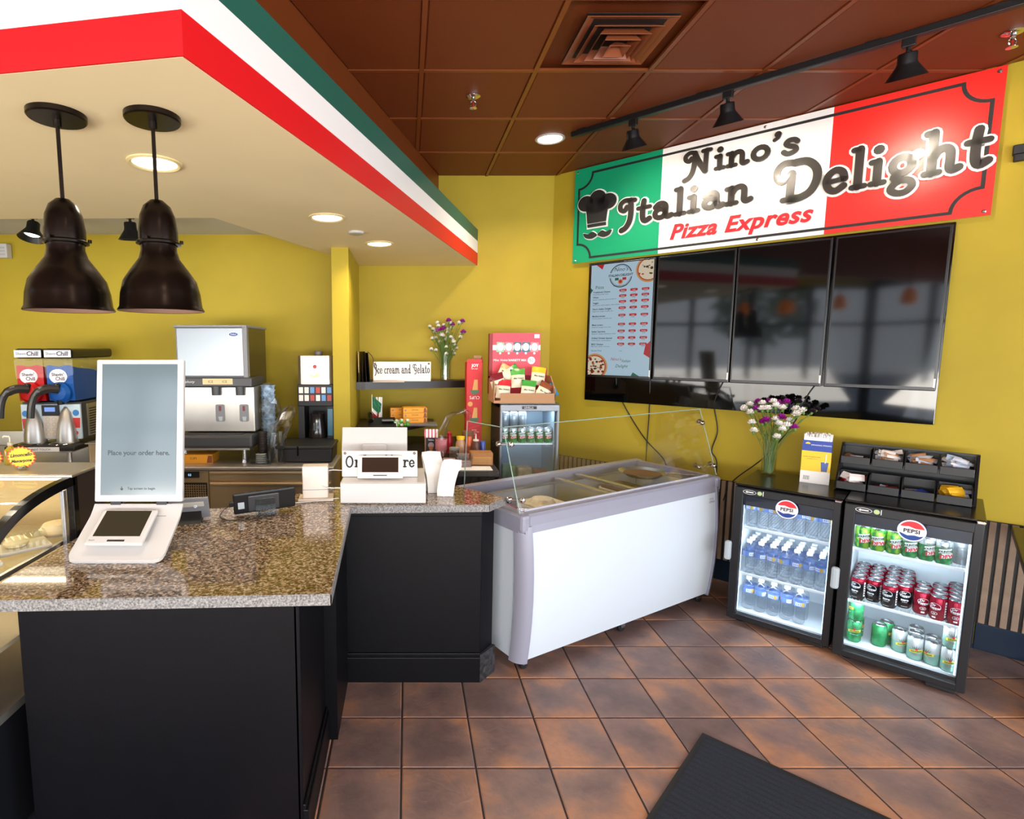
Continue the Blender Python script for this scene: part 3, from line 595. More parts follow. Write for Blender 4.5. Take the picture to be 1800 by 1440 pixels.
disc(lg, cx, cz - .046, .02, yb - .0018, 4); disc(lg, cx, cz - .044, .012, yb - .002, 2); lg.text('PIZZA & RESTAURANT', .011, (cx, yb - .002, cz - .08))
lg.build('logo', [EK, EG, ER, EB, ETAN], t)['label'] = 'round Nino\'s Italian Delight logo'
pz = MB()
for cu, cv, r_, cl in ((640, 205, .098, 1), (80, 1250, .108, 0)):
    pc = [(p[0], p[1]) for p in arc(ux(cu), uz(cv), r_, 0, 2 * PI, 40)[:-1]]
    def lim(poly): return clip(poly, [(-1, 0, -X0), (1, 0, X1), (0, -1, -Z0), (0, 1, Z1)])
    for rr, mi in ((1, 0), (.88, 1), (.8, 2)):
        q = lim([(ux(cu) + (p[0] - ux(cu)) * rr, uz(cv) + (p[1] - uz(cv)) * rr) for p in pc]); pz.add([(p[0], yb - .001 - .0003 * mi, p[1]) for p in q], [tuple(range(len(q)))], mi)
    rnd = random.Random(3 + cl)
    for k in range(46):
        an = rnd.uniform(0, 2 * PI); rd = r_ * .78 * rnd.random() ** .5; rr = rnd.uniform(.005, .013)
        q = lim(arc(ux(cu) + rd * math.cos(an), uz(cv) + rd * math.sin(an), rr, 0, 2 * PI, 8, rr * rnd.uniform(.5, 1))[:-1])
        if len(q) > 2: pz.add([(p[0], yb - .002 - .0001 * (k % 4), p[1]) for p in q], [tuple(range(len(q)))], rnd.choice((3, 3, 1, 2, 4) if not cl else (1, 2, 4, 2)))
pzo = pz.build('pizza_picture', [ETAN, ESA, ECH, E('pepperoni', '#8c2418'), E('olive', '#3d3a2c')], t); pzo['kind'] = 'stuff'
for poly, mi in (([(60, 110), (150, 110), (130, 165)], 0), ([(690, 960), (690, 1140), (625, 1100), (640, 1010)], 0), ([(0, 360), (28, 385), (0, 425)], 1), ([(500, 1340), (520, 1300), (590, 1340)], 1)):
    tri = MB(); tri.add([(ux(p[0]), yb - .0012, uz(p[1])) for p in poly], [tuple(range(len(poly)))]); tri.build('corner_motif', (ER, EG)[mi], t)

# cables hanging from the screens
def cable(name, pts, label, r=.004, k=6):
    return tag(MB().tube(smooth(pts, k), r, 6).build(name, BLK, smooth=True), label, 'cable')
cable('power_cable', [W(-1.93, WT - .03, 1.46), W(-1.9, WT - .012, 1.3), W(-1.7, WT - .012, 1.0), W(-1.52, WT - .03, .83), W(-1.5, WT - .05, .7)], 'black cable slanting down from the lit menu screen')
cable('power_cable', [W(-1.66, WT - .03, 1.46), W(-1.66, WT - .012, 1.2), W(-1.665, WT - .012, .95), W(-1.66, WT - .03, .8), W(-1.66, WT - .05, .6)], 'black cable hanging straight down between the lit and second screens')
cable('power_cable', [W(-1.15, WT - .03, 1.46), W(-1.2, WT - .02, 1.3), W(-1.17, WT - .012, 1.1), W(-1.2, WT - .012, .95), W(-1.16, WT - .012, .85), W(-1.18, WT - .014, .5), W(-1.2, WT - .04, .05)], 'black wavy cable hanging from the third screen behind the freezer corner')
cable('power_cable', [W(-.62, WT - .03, 1.46), W(-.66, WT - .026, 1.38), W(-.72, WT - .012, 1.2), W(-.87, WT - .012, .95), W(-1.05, WT - .012, .75), W(-1.1, WT - .03, .6)], 'black cable running down left from behind the carnation vase')

# ------------------------------------------------------------------ order counter
ct = thing('counter', 'black panelled order counter under the granite worktop', 'counter')
MB().box(-1.27, -.365, 1.715, 2.45, 0, .892).box(-.9, .36, 2.64, 2.93, 0, .892).box(-1.27, -.3, 2.2, 2.64, 0, .892).build('carcass', BLACKP, ct)
MB().bbox(-1.275, -.36, 1.70, 1.718, .0, .892, .003).build('front_panel', BLACKP, ct)
MB().bbox(-.372, -.352, 1.70, 2.64, .0, .892, .003).build('side_panel', BLACKP, ct)
MB().bbox(-.352, .373, 2.622, 2.642, 0, .892, .003).build('front_panel', BLACKP, ct)
MB().prism([(.373, 2.622), (.445, 2.706), (.395, 2.93), (.36, 2.93), (.36, 2.64)], 0, .892).build('corner_panel', BLACKP, ct)
MB().bbox(-.352, .375, 2.606, 2.624, 0, .135, .004).bbox(-.352, .375, 2.612, 2.624, .132, .155, .004).build('skirting', BLACKP, ct)
MB().bbox(-.354, -.334, 1.69, 2.622, 0, .135, .004).bbox(-.354, -.342, 1.69, 2.622, .132, .155, .004).build('skirting', BLACKP, ct)
MB().prism([(.371, 2.604), (.462, 2.702), (.447, 2.712), (.373, 2.63)], 0, .15).build('worn_skirting', mat('chipped black paint', '#2a2a2d', .6, noise=.95, scale=45), ct)['label'] = 'worn skirting corner with chipped paint'
MB().bbox(-.352, .373, 2.617, 2.626, .868, .892, .003).build('top_rail', BLACKP, ct)
gp = [(-1.335, 1.59), (-.24, 1.636), (-.275, 2.588), (.405, 2.615), (.506, 2.738), (.255, 2.995), (-.42, 2.95), (-.60, 2.79), (-.62, 2.66), (-.91, 2.55), (-1.335, 2.50)]
gt = thing('worktop', 'speckled brown polished granite worktop with rough pale edge', 'counter')
MB().prism(gp, .893, .93).build('slab', [GRANITE], gt)
gc = (-.3, 2.3); ed = MB(); n = len(gp)
for i in range(n):
    p, q = Vector(gp[i]), Vector(gp[(i + 1) % n]); d = (q - p); nn = Vector((d.y, -d.x)).normalized() * .004
    ed.add([(p.x + nn.x, p.y + nn.y, .894), (q.x + nn.x, q.y + nn.y, .894), (q.x + nn.x, q.y + nn.y, .925), (p.x + nn.x, p.y + nn.y, .925), (p.x, p.y, .9303), (q.x, q.y, .9303), (p.x, p.y, .8935), (q.x, q.y, .8935)], [(0, 1, 2, 3), (3, 2, 5, 4), (0, 6, 7, 1)])
ed.build('edge', GREDGE, gt)['label'] = 'rough grey edge of the worktop'

# ------------------------------------------------------------------ chest freezer with slanted glass guard
fz = thing('display_freezer', 'white chest freezer for gelato with grey rim and glass guard', 'freezer', (.573, 2.648, 0), math.radians(29.8))
FW = mat('white enamel', '#cdd7e0', .3, coat=.2); FG = mat('blue grey plastic trim', '#8f909f', .32); FIN = mat('freezer liner', '#cfd3d6', .35)
Lz, Dz = 1.70, .64
def bulge(z): return -.035 * math.sin(max(0, min(1, (z - .07) / .80)) * PI) ** .8
zs = [.07, .12, .2, .3, .42, .54, .64, .70, .765]
# front panel as a bulging skin, left end panel flat
def skin(mb, x0, x1, off, zs, thick=.012):
    v = []; 
    for z in zs: v += [(x0, bulge(z) + off, z), (x1, bulge(z) + off, z), (x0, bulge(z) + off + thick, z), (x1, bulge(z) + off + thick, z)]
    n = len(zs); f = []
    for i in range(n - 1):
        a_ = i * 4; f += [(a_, a_ + 1, a_ + 5, a_ + 4), (a_ + 2, a_ + 6, a_ + 7, a_ + 3), (a_, a_ + 4, a_ + 6, a_ + 2), (a_ + 1, a_ + 3, a_ + 7, a_ + 5)]
    f += [(0, 2, 3, 1), (n * 4 - 4, n * 4 - 3, n * 4 - 1, n * 4 - 2)]
    mb.add(v, f)
o = MB(); skin(o, .055, 1.66, .012, zs); o.build('front_panel', FW, fz, smooth=True)
MB().box(.012, .03, .07, Dz, .07, .765).build('end_panel', FW, fz); MB().box(Lz - .03, Lz - .012, .07, Dz, .07, .765).build('end_panel', FW, fz)
MB().box(.03, Lz - .03, Dz - .02, Dz, .07, .765).box(.03, Lz - .03, .03, Dz - .02, .07, .4).build('body', FW, fz)
for x in (0.0, Lz):
    sgn = 1 if x == 0 else -1
    m_ = MB(); v = []; k = 9
    for z in [.06] + zs[1:] + [.80]:
        bq = bulge(z)
        for i in range(k):
            an = PI + (PI / 2) * i / (k - 1); v.append((x + sgn * (.06 + .06 * math.cos(an)), bq + .075 + .078 * math.sin(an), z))
        v += [(x + sgn * .06, bq + .02, z), (x + sgn * .018, bq + .09, z)]
    kk = k + 2; nz = len(zs) + 1; f = []
    for j in range(nz - 1):
        for i in range(kk): f.append((j * kk + i, j * kk + (i + 1) % kk, (j + 1) * kk + (i + 1) % kk, (j + 1) * kk + i))
    f += [tuple(range(kk)), tuple(range((nz - 1) * kk, nz * kk))]
    m_.add(v, f); m_.build('corner_trim', FG, fz, smooth=True)
# rim
rim = MB()
rim.prism([(-.012, .765), (-.004, .80), (.0, .845), (.012, .86), (.05, .862), (.05, .80), (.01, .765)], .02, Lz - .02, 'x')
rim.prism([(Dz + .005, .74), (Dz + .005, .865), (Dz - .05, .865), (Dz - .05, .80), (Dz - .02, .74)], .0, Lz, 'x')
rim.prism([(0, .765), (0, .85), (.015, .862), (.06, .862), (.06, .765)], .02, Dz, 'y')
rim.prism([(Lz, .765), (Lz, .85), (Lz - .015, .862), (Lz - .06, .862), (Lz - .06, .765)], .02, Dz, 'y')
rim.bbox(.0, .06, -.01, .05, .765, .861, .018); rim.bbox(Lz - .06, Lz, -.01, .05, .765, .861, .018)
rim.build('rim', FG, fz)
MB().box(.06, Lz - .06, .045, .05, .855, .872).build('rim_ledge', mat('pale trim', '#b4b5c4', .3), fz)
# well and dividers
MB().box(.06, Lz - .06, .05, .06, .42, .80).box(.06, Lz - .06, Dz - .06, Dz - .05, .42, .80).box(.06, .07, .06, Dz - .06, .42, .8).box(Lz - .07, Lz - .06, .06, Dz - .06, .42, .8).box(.06, Lz - .06, .06, Dz - .06, .40, .42).build('liner', FIN, fz)
MB().box(.8, .815, .06, Dz - .06, .66, .82).build('divider', ALU, fz)
for x in (.06, .46, .86, 1.26):
    pass
MB().box(.06, Lz - .06, .055, .075, .80, .815).box(.06, Lz - .06, Dz - .075, Dz - .055, .80, .815).build('slide_rail', ALU, fz)
lid = lambda x0, x1, z: MB().box(x0, x1, .06, Dz - .06, z, z + .005).build('sliding_lid', glass('lid glass', (.97, .98, .98), .3), fz)
lid(.06, .80, .822); lid(1.0, 1.64, .829)
MB().bbox(.795, .83, .06, Dz - .06, .818, .84, .003).bbox(.985, 1.02, .06, Dz - .06, .826, .846, .003).build('lid_handle', ALU, fz)
# guard panes
gb, gtp = .012, (.142, 1.29)
PTH = .006
MB().add([(.012, .02, .862), (Lz - .012, .02, .862), (Lz - .012, .16, 1.288), (.012, .16, 1.288), (.012, .026, .862), (Lz - .012, .026, .862), (Lz - .012, .166, 1.288), (.012, .166, 1.288)],
         [(0, 1, 2, 3), (4, 7, 6, 5), (0, 4, 5, 1), (3, 2, 6, 7), (0, 3, 7, 4), (1, 5, 6, 2)]).build('guard_pane', GLS, fz)
for x in (.004, Lz - .01):
    MB().prism([(.03, .862), (.50, .862), (.475, 1.283), (.168, 1.287)], x, x + .006, 'x').build('end_pane', GLS, fz)
ek = MB()
for p, q in (((.012, .16, 1.288), (Lz - .012, .16, 1.288)), ((.009, .023, .865), (.009, .163, 1.286)), ((Lz - .008, .023, .865), (Lz - .008, .163, 1.286)), ((.007, .168, 1.286), (.007, .475, 1.283)), ((.007, .475, 1.283), (.007, .5, .865))):
    ek.tube([p, q], .0028, 6)
ek.build('pane_edge', mat('glass edge', '#8fa79c', .2, spec=.7), fz)['label'] = 'greenish cut edges of the guard glass'
for x in (.0, Lz):
    for yy_, zz_ in ((.155, 1.2), (.06, .93), (.16, .90)):
        s_ = 1 if x == 0 else -1
        MB().lathe([(.001, -.014), (.011, -.012), (.015, -.006), (.015, .006), (.011, .012), (.001, .014)], 12, T(x + s_ * .03, yy_ - .03, zz_, rx=PI / 2)).lathe([(.001, -.014), (.011, -.012), (.015, -.006), (.015, .006), (.011, .012), (.001, .014)], 12, T(x - s_ * .012, yy_ + .02, zz_, ry=PI / 2)).tube([(x + s_ * .03, yy_ - .02, zz_), (x - s_ * .012, yy_ + .015, zz_)], .005, 6).build('glass_clamp', CHROME, fz, smooth=True)
for x, y in ((.08, .05), (Lz * .5, .05), (Lz - .08, .05), (.08, Dz - .1), (Lz - .08, Dz - .1)):
    ca = MB().lathe([(.001, -.012), (.024, -.012), (.027, -.006), (.027, .006), (.024, .012), (.001, .012)], 16, T(x, y, .028, rx=PI / 2)).build('caster', BLK, fz, smooth=True)
    MB().prism([(x - .016, .03), (x + .016, .03), (x + .02, .07), (x - .02, .07)], y - .018, y - .014, 'y').prism([(x - .016, .03), (x + .016, .03), (x + .02, .07), (x - .02, .07)], y + .014, y + .018, 'y').build('caster_fork', CHROME, ca)
lt = MB(); lt.text('KOOL', .014, (1.60, bulge(.72) + .0115, .722), spacing=1.2); lt.text('LEVELLA', .016, (1.60, bulge(.70) + .0105, .703)); lt.build('badge', mat('maroon ink', '#5a1c2c', .5), fz)
# tubs inside
rot = math.radians(29.8)
def fzp(x, y, z): return (.573 + x * math.cos(rot) - y * math.sin(rot), 2.648 + x * math.sin(rot) + y * math.cos(rot), z)
for x, y, c1, lb in ((.22, .18, '#b9a56a', 'open tub of pale yellow gelato at the near left of the freezer'), (.22, .43, '#8f3340', 'open tub of dark red gelato at the far left of the freezer'), (.55, .18, '#c9a24a', 'open tub of golden gelato in the freezer beside the divider'), (.55, .43, '#e6d9bd', 'open tub of cream gelato at the back beside the divider'),
                 (.98, .2, '#8a4526', 'open tub of brown gelato right of the divider'), (.98, .44, '#dccfb4', 'tub of vanilla gelato behind the brown one'), (1.3, .2, '#cdb68a', 'tub of caramel gelato at the right end of the freezer'), (1.3, .44, '#55301f', 'tub of chocolate gelato at the far right back corner')):
    t = thing('gelato_tub', lb, 'tub', fzp(x, y, .559 + .04), rot, 'gelato tubs in the freezer')
    MB().prism(rrect(-.13, .13, -.105, .105, .03), 0, .14).build('tub', mat('white tub', '#e8e6e0', .4), t)
    MB().prism(rrect(-.12, .12, -.095, .095, .03), .141, .15).lathe([(.085, .15), (.06, .172), (.02, .18), (.001, .18)], 14).build('gelato', mat('gelato ' + c1, c1, .55, noise=.2, scale=25, bump=.6, bscale=60), t)
for x, y in ((.22, .18), (.22, .43), (.55, .18), (.55, .43), (.98, .2), (.98, .44), (1.3, .2), (1.3, .44)): pass
MB().box(.07, Lz - .07, .06, Dz - .06, .585, .598).build('tub_rack', STEEL, fz)
p_ = thing('scoop_tray', 'shallow dark pan on the freezer rim near its far corner', 'tray', fzp(1.36, .33, .836), rot)
MB().lathe([(.001, .0), (.1, .0), (.15, .03), (.155, .032), (.105, -.0), (.001, -.001)], 24).build('bowl', ALU, p_, smooth=True); MB().lathe([(.001, .018), (.12, .018), (.001, .019)], 24).build('contents', mat('cocoa', '#5c3018', .7, noise=.2), p_)
MB().tube([(.1, -.1, .03), (.2, -.28, .035)], .006, 8).build('handle', ALU, p_)
# ------------------------------------------------------------------ two glass door coolers by the slanted wall
LINER = mat('cooler liner', '#dfe8ee', .4); WIRE = mat('white wire', '#f4f7f9', .35); LED = mat('cooler led strip', '#eaf6ff', .3, emit=4)
LOGB = mat('logo blue', '#123f8c', .35); LOGR = mat('logo red', '#e0303c', .35); DOORB = mat('black door frame', '#14161a', .35, noise=.1, scale=20)
def cooler(s0, t0, wd, hg, shelves, zfl, label, nm):
    x, y, z = W(s0, t0); t = thing('beverage_cooler', label, 'cooler', (x, y, 0), Q, 'glass door beverage coolers')
    D = .54; a, b = .046, wd - .036; zb, zt = .066, hg - .058
    MB().box(0, .03, .045, D, .03, hg - .004).box(wd - .03, wd, .045, D, .03, hg - .004).box(0, wd, D - .03, D, .03, hg - .004).box(0, wd, .045, D, .03, zfl - .01).box(.0, wd, .045, D, hg - .06, hg - .004).build('cabinet', BLK, t)
    MB().bbox(-.004, wd + .004, .02, D + .004, hg - .006, hg + .006, .004).build('top', mat('black laminate top', '#101012', .22), t)
    MB().box(.03, .036, .05, D - .03, zfl - .01, hg - .06).box(wd - .036, wd - .03, .05, D - .03, zfl - .01, hg - .06).box(.03, wd - .03, D - .036, D - .03, zfl - .01, hg - .06).box(.03, wd - .03, .05, D - .03, zfl - .012, zfl).box(.03, wd - .03, .05, D - .03, hg - .066, hg - .06).build('liner', LINER, t)
    d = MB().bbox(0, a, -.0, .042, .03, hg - .01, .004).bbox(b, wd, 0, .042, .03, hg - .01, .004).bbox(a - .004, b + .004, 0, .042, .03, zb, .004).bbox(a - .004, b + .004, 0, .042, zt, hg - .01, .004)
    dr = d.build('door', DOORB, t)
    MB().box(a, b, .012, .016, zb, zt).build('pane', GLS2, dr)
    MB().box(a, b, .0165, .018, zt - .062, zt).build('header_band', mat('dark blue black print', '#141c2a', .3), dr)['label'] = 'dark band across the top of the door glass'
    lo = MB(); cx, cz, R = .268, hg - .098, .056
    disc(lo, cx, cz, R, -.0010, 3, 36); disc(lo, cx, cz, R * .97, -.0016, 0, 36)
    up = arc(cx, cz, R * .86, .28, PI - .42, 16) + [(cx - .035, cz + .018), (cx - .012, cz + .021), (cx + .015, cz + .013), (cx + .035, cz + .014)]
    dn = arc(cx, cz, R * .86, PI + .28, 2 * PI - .42, 16) + [(cx + .03, cz - .024), (cx + .01, cz - .021), (cx - .015, cz - .026), (cx - .035, cz - .018)]
    for pl, mi in ((up, 1), (dn, 2)): lo.add([(p[0], -.002, p[1]) for p in pl], [tuple(range(len(pl)))], mi)
    lo.text('PEPSI', .0265, (cx, -.0025, cz - .0105), mi=4, offset=.0009, spacing=1.06)
    lo.box(cx - .012, cx + .012, -.001, .012, cz - .012, cz + .012, 3)
    lo.build('logo', [WHITEI, LOGR, LOGB, LOGB, INK], dr)['label'] = 'round PEPSI logo'
    bd = MB(); ring(bd, .075, hg - .032, .001, .0009, -.0005)
    o_ = arc(.078, hg - .033, .034, 0, 2 * PI, 24, .013)[:-1]; i_ = arc(.078, hg - .033, .0318, 0, 2 * PI, 24, .0112)[:-1]
    bd.add([(p[0], -.001, p[1]) for p in o_ + i_], [(k, (k + 1) % 24, 24 + (k + 1) % 24, 24 + k) for k in range(24)])
    bd.add([(.056 + p[0], -.001, hg - .033 + p[1]) for p in ((0, 0), (.01, .007), (.01, .003), (.042, .003), (.042, -.003), (.01, -.003), (.01, -.007))], [tuple(range(7))])
    disc(bd, .13, hg - .032, .0125, -.001, 1, 20); disc(bd, .13, hg - .032, .008, -.0014, 2, 16); bd.box(.146, .149, -.001, 0, hg - .045, hg - .018, 0); bd.build('badge', [WHITEI, mat('pale green sticker', '#a9c9a4', .5), mat('yellow green', '#c7d27a', .5)], dr)
    MB().bbox(-.03, .006, -.03, .004, .40, .52, .012).build('handle', mat('pale grey plastic', '#a9b4ba', .35), dr)
    MB().bbox(wd - .03, wd + .002, -.004, .02, hg - .012, hg + .002, .004).build('hinge', CHROME, t)
    for fx in (.06, wd - .06): MB().lathe([(.025, 0), (.028, .008), (.022, .03)], 14, T(fx, .08, 0), cap=True).lathe([(.025, 0), (.028, .008), (.022, .03)], 14, T(fx, D - .06, 0), cap=True).build('foot', BLK, t)
    MB().bbox(wd - .14, wd - .03, .02, .06, .004, .03, .004).build('hinge_block', BLK, t)
    for z in shelves:
        s_ = MB().bbox(.04, wd - .04, .055, .068, z - .012, z + .004, .003)
        s_.box(.04, wd - .04, .22, .224, z - .008, z - .004).box(.04, wd - .04, .48, .484, z - .008, z - .004)
        for i in range(30): xx = .046 + i * (wd - .092) / 29; s_.box(xx - .0012, xx + .0012, .06, D - .04, z - .004, z - .001)
        s_.build('wire_shelf', WIRE, t)
    MB().box(.038, .044, .05, .058, zfl, hg - .1).build('led_strip', LED, t); MB().box(wd - .044, wd - .038, .05, .058, zfl, hg - .1).build('led_strip', LED, t)
    L_ = light('cooler_led', 'AREA', W(s0 + wd / 2, t0 + .075, hg - .085), 3.0, (.86, .95, 1), (.5, 0, Q), shape='RECTANGLE', size=wd - .12, size_y=.03)
    for zz in shelves: light('cooler_led', 'AREA', W(s0 + wd / 2, t0 + .07, zz - .02), 2.5, (.86, .95, 1), (.5, 0, Q), shape='RECTANGLE', size=wd - .12, size_y=.02)
    return t
H1, H2 = .87, .885
c1 = cooler(-.882, 3.702, .512, H1, (.607, .314), .074, 'black glass door cooler full of water bottles, left of the pair', 1)
c2 = cooler(-.352, 3.652, .515, H2, (.627, .334), .088, 'black glass door cooler full of soda cans, right of the pair', 2)

def bottle_mat():
    m = bpy.data.materials.new('clear bottle plastic'); m.use_nodes = True; t = m.node_tree; t.nodes.clear(); L = t.links.new
    o = t.nodes.new('ShaderNodeOutputMaterial'); tr = t.nodes.new('ShaderNodeBsdfTransparent'); gl = t.nodes.new('ShaderNodeBsdfGlossy'); tl = t.nodes.new('ShaderNodeBsdfTranslucent')
    fr = t.nodes.new('ShaderNodeFresnel'); fr.inputs[0].default_value = 1.4; geo = t.nodes.new('ShaderNodeNewGeometry'); ma = t.nodes.new('ShaderNodeMath'); ma.operation = 'MULTIPLY_ADD'; ma.inputs[1].default_value = 1 / 1.4 - 1.4; ma.inputs[2].default_value = 1.4; L(geo.outputs['Backfacing'], ma.inputs[0]); L(ma.outputs[0], fr.inputs[0]); m1 = t.nodes.new('ShaderNodeMixShader'); m2 = t.nodes.new('ShaderNodeMixShader'); m2.inputs[0].default_value = .1
    tr.inputs[0].default_value = (.985, .993, 1, 1); gl.inputs['Roughness'].default_value = .06; tl.inputs[0].default_value = (.9, .96, 1, 1)
    L(tr.outputs[0], m2.inputs[1]); L(tl.outputs[0], m2.inputs[2]); L(fr.outputs[0], m1.inputs[0]); L(m2.outputs[0], m1.inputs[1]); L(gl.outputs[0], m1.inputs[2]); L(m1.outputs[0], o.inputs[0])
    return m
PET = bottle_mat(); CAPW = mat('white bottle cap', '#f2f6f8', .4); BLAB = mat('blue bottle label', '#6f8ccc', .4); BLW = mat('white label patch', '#e9eef6', .4); BLY = mat('tan label picture', '#d2a83e', .4); BLG = mat('grey green label panel', '#9fb0a2', .4)
def bottle():
    t = thing('water_bottle', 'x', 'bottle', group='water bottles in the left cooler')
    pr = [(.001, .004), (.024, .0), (.030, .006)]
    for i in range(7): z = .012 + i * .0125; pr += [(.0315, z), (.0318, z + .005), (.0296, z + .0088)]
    pr += [(.0312, .104), (.0312, .139), (.0322, .142), (.0310, .152), (.026, .17), (.016, .184), (.0125, .188), (.0125, .192)]
    MB().lathe(pr, 16).build('body', PET, t, smooth=True, angle=1.2)
    MB().lathe([(.0148, .187), (.0152, .189), (.0152, .200), (.014, .2025), (.001, .2025)], 14).build('cap', CAPW, t, smooth=True)
    lb = MB().lathe([(.0318, .106), (.0319, .109), (.0319, .134), (.0318, .137)], 20)
    def patch(p0, p1, z0, z1, mi, r=.0322, n=4):
        v = [(r * math.cos(p0 + (p1 - p0) * i / n), r * math.sin(p0 + (p1 - p0) * i / n), z) for z in (z0, z1) for i in range(n + 1)]
        lb.add(v, [(i, i + 1, n + 2 + i, n + 1 + i) for i in range(n)], mi)
    for ph in (-PI / 2 - .5, PI / 2 - .2):
        patch(ph, ph + .9, .112, .131, 1); patch(ph + .95, ph + 1.35, .110, .133, 2); patch(ph + 1.4, ph + 1.7, .113, .13, 3)
    for k in range(3): patch(-PI / 2 - .35 + k * .26, -PI / 2 - .2 + k * .26, .116, .127, 0, .0324, 2)
    lb.build('label_band', [BLAB, BLW, BLY, BLG], t, smooth=True)
    return learn(t)
ordn = ['first', 'second', 'third', 'fourth', 'fifth', 'sixth', 'seventh', 'eighth']
bproto = bottle(); first = True
for lvl, zz, xs, ys in (('top', .6075, [.075 + .0605 * i for i in range(7)], (.098, .163)), ('middle', .3145, [.077 + .06 * i for i in range(7)], (.098, .163, .23, .297)), ('bottom', .0745, [.085 + .066 * i for i in range(5)], (.118, .188))):
    for j, y in enumerate(ys):
        for i, x in enumerate(xs):
            jx = random.uniform(-.0025, .0025) ; yy = y + random.uniform(-.002, .004) + (.02 if lvl == 'middle' and i == 0 and j == 0 else 0) * 0
            row = ('front row', 'second row', 'third row', 'back row')[j]
            place(bproto, W(-.882 + x + jx, 3.702 + yy, zz), random.uniform(-1.0, 1.0) + Q, 'clear water bottle on the %s shelf, %s from left in the %s' % (lvl, ordn[i], row), first=first); first = False

# ---- cans
CANA = mat('can aluminium', '#c3c6c8', .25, .95)
def can_body(name, base, m2=None, sc=40, lo_=.45, hi=.6, metal=.55):
    m = mat(name, base, .26, metal)
    if m2:
        t = m.node_tree; b = t.nodes['Principled BSDF']; tcn = t.nodes.new('ShaderNodeTexCoord'); n = t.nodes.new('ShaderNodeTexNoise'); n.inputs['Scale'].default_value = sc; r = t.nodes.new('ShaderNodeValToRGB')
        r.color_ramp.elements[0].position = lo_; r.color_ramp.elements[1].position = hi; r.color_ramp.elements[0].color = (*lin(base), 1); r.color_ramp.elements[1].color = (*lin(m2), 1)
        t.links.new(tcn.outputs['Object'], n.inputs['Vector']); t.links.new(n.outputs[0], r.inputs[0]); t.links.new(r.outputs[0], b.inputs['Base Color'])
    return m
DKGI = mat('dark green ink', '#0d4a33', .4)
kinds = {
 'lime': ([can_body('lime can', '#1d9a4a', '#9ed33c', 35)], 'green and lime citrus soda can'),
 'limezero': ([can_body('green can', '#0d8a45', '#4fb86a', 30), can_body('can silver top', '#c9d2d2', None)], 'green citrus soda can with silver top'),
 'cola': ([can_body('maroon can', '#a3122f', None)], 'maroon red soda can'),
 'zero': ([can_body('black can', '#17171b', None, metal=.4), MATS['maroon can']], 'black soda can with maroon top'),
 'ginger': ([can_body('ginger green can', '#2f9a5c', '#52b477', 22)], 'green ginger ale can'),
 'diet': ([can_body('pale mint can', '#a9dccb', None), can_body('pale silver can', '#d5dadb', None)], 'silver and mint ginger ale can'),
 'silver': ([can_body('plain silver can', '#a9aeb2', None)], 'silver soda can'),
}
R_ = .0325
